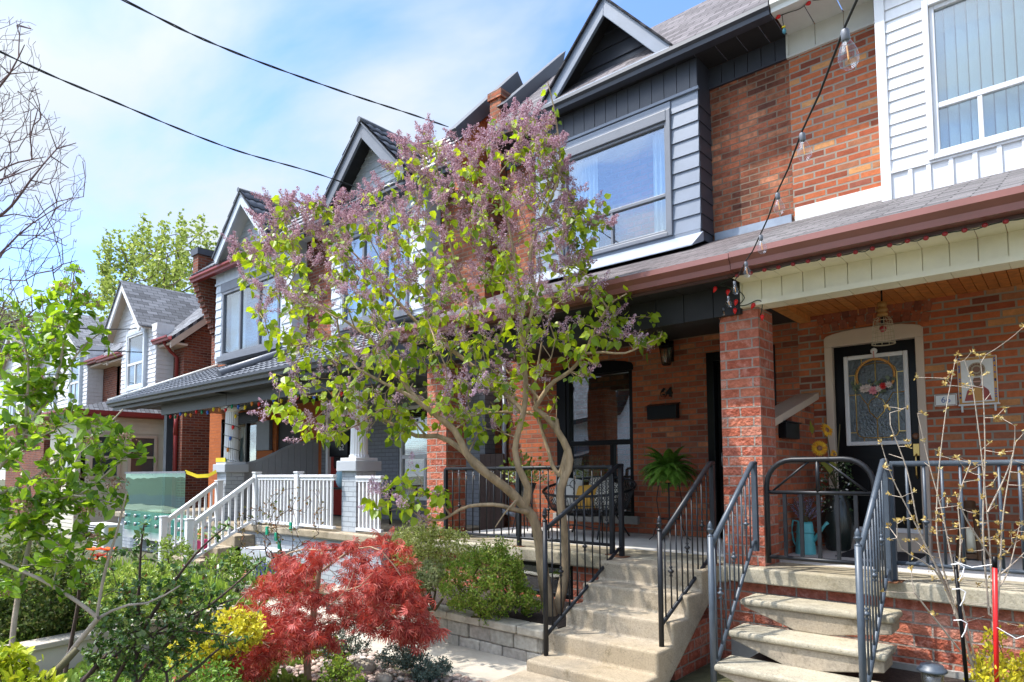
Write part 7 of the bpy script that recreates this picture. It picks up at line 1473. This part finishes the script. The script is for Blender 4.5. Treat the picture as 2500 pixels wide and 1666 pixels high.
keep = ~((gx > -5.3) & (gy > 3.0)); o = leaves('ground_cover', np.stack([gx, gy, np.full(6000, GZ)], 1)[keep], d[keep], RNG.uniform(.05, .13, 6000)[keep], T_OVAL, leafmat('ground_cover_leaf2', [(.09, .16, .025), (.19, .29, .045), (.32, .38, .08)], .4), None, (-5.5, 3, GZ), flat=.3); tag(o, 'green ground cover round the foot of the red maple', 'ground cover', kind='stuff')
# pebbles and leaf litter
m_ = MB()
for i in range(900):
    x, y = random.uniform(-5.6, -3.6), random.uniform(3.0, 3.95); r_ = random.uniform(.012, .04); m_.ball((x, y, GZ+r_*.25), r_, 6, 4, (random.uniform(.8, 1.4), random.uniform(.7, 1.2), .55))
tag(m_.build('pebbles', M['pebble'], loc=(-4.6, 3.5, GZ)), 'bed of small rounded pebbles under the junipers', 'pebbles', kind='stuff')
m_ = MB()
for i, (x, y, r_) in enumerate(((-4.75, 3.55, .10), (-4.95, 3.35, .08), (-4.35, 3.45, .07))): 
    m_ = MB(); m_.ball((x, y, GZ+.04), r_, 9, 6, (1.3, .9, .6)); o = m_.build('rock', M['stonecap'], loc=(x, y, GZ)); tag(o, ('largest pale rock among the pebbles beside the rounded juniper', 'rounded rock in the pebbles left of the rounded juniper', 'smaller rock in the pebbles nearest the path')[i], 'rock')
# ------------------------------------------------------------------ far trees
t = thing('maple_tree', 'tall tree with fresh yellow-green spring leaves rising behind the far houses', 'tree', bx(370, 1150, 34)); tr = Tree()
tk = tr.limb([atd(370, 1150, 34), atd(370, 900, 34), atd(365, 780, 34)], [.3, .25, .2], step=.6)
tg = crown([(225, 700), (265, 590), (310, 600), (340, 555), (390, 570), (430, 550), (470, 560), (520, 560), (540, 640), (520, 760), (400, 780), (280, 770)], 150, 34, .9, 3.5); tips = tr.sprout(tg, np.array(bx(370, 900, 34)), 0, .05, .02, 2.3, .45, .5); tr.mesh('trunk', M['bareg'], t, 5, .02)
P = np.array(tr.P); dr = tr.dirs(tips); lp = []
for tt, d in zip(tips, dr):
    for _ in range(46): h_ = RNG.random(); lp.append(P[tt]+np.array((0, 0, 1))*(h_*2.4-1.5)+RNG.normal(size=3)*.15*(1.25-h_)+np.array((.25, 0, 0))*h_*np.sign(d[0]))
leaves('crown', lp, rnd_dirs(len(lp), .4), RNG.uniform(.13, .26, len(lp)), T_DIAM, leafmat('spring_maple_leaf', [(.22, .29, .05), (.34, .42, .08), (.46, .52, .14)], .45), t, flat=.3, wid=1.6)
t = thing('maple_tree', 'pale green tree crown low at the far left edge', 'tree', bx(20, 1100, 40)); tr = Tree(); tr.limb([atd(20, 1100, 40), atd(20, 850, 40)], [.3, .2], step=.6)
tg = crown([(-60, 780), (10, 745), (55, 770), (60, 850), (-60, 860)], 40, 40, .9, 2.5); tips = tr.sprout(tg, np.array(bx(20, 900, 40)), 0, .1, .02, 2.3, .3, .5); tr.mesh('trunk', M['bareg'], t, 5, .02); P = np.array(tr.P); ids = np.repeat(tips, 60); lp = P[ids]+RNG.normal(size=(len(ids), 3))*.5; leaves('crown', lp, rnd_dirs(len(lp), .3), .22, T_DIAM, leafmat('pale_maple_leaf', [(.20, .27, .07), (.34, .40, .12)], .4), t, flat=.3, wid=1.6)
t = thing('bare_tree', 'bare tree with fine reddish twigs against the sky at the left edge', 'tree', bx(-260, 1250, 15)); tr = Tree()
tr.limb([atd(-260, 1250, 15), atd(-250, 900, 15), atd(-230, 650, 15), atd(-200, 380, 15), atd(-160, 150, 15)], [.16, .14, .11, .07, .03], step=.3)
for pts in ([(-240, 760), (-120, 720), (-20, 640), (60, 560), (150, 500)], [(-215, 500), (-100, 470), (0, 440), (110, 400)], [(-190, 320), (-80, 280), (10, 200), (60, 110)], [(-245, 850), (-100, 850), (20, 790), (120, 760), (180, 720)], [(-230, 640), (-90, 560), (10, 520), (90, 420), (160, 340)]): tr.limb([atd(x, y, 15+RNG.uniform(-1, 1)*.3*i) for i, (x, y) in enumerate(pts)], [.06, .045, .03, .018, .008], tr.nearest(tuple(atd(*pts[0], 15))), .25)
tg = crown([(-100, 60), (20, 30), (90, 60), (100, 160), (130, 250), (180, 330), (215, 400), (210, 500), (190, 560), (215, 640), (160, 740), (200, 800), (60, 860), (-100, 880)], 1300, 15, .8, 2.2); tr.sprout(tg[:110], np.array(bx(-260, 1250, 15)), .05, .09, .009, 2.3, .35, .25); tr.fix = [True]*len(tr.P); tr.sprout(tg[110:], np.array(bx(-260, 1250, 15)), .05, .10, .0036, 2.5, .5, .16); tr.mesh('branches', M['bareg'], t, 5, .0045)
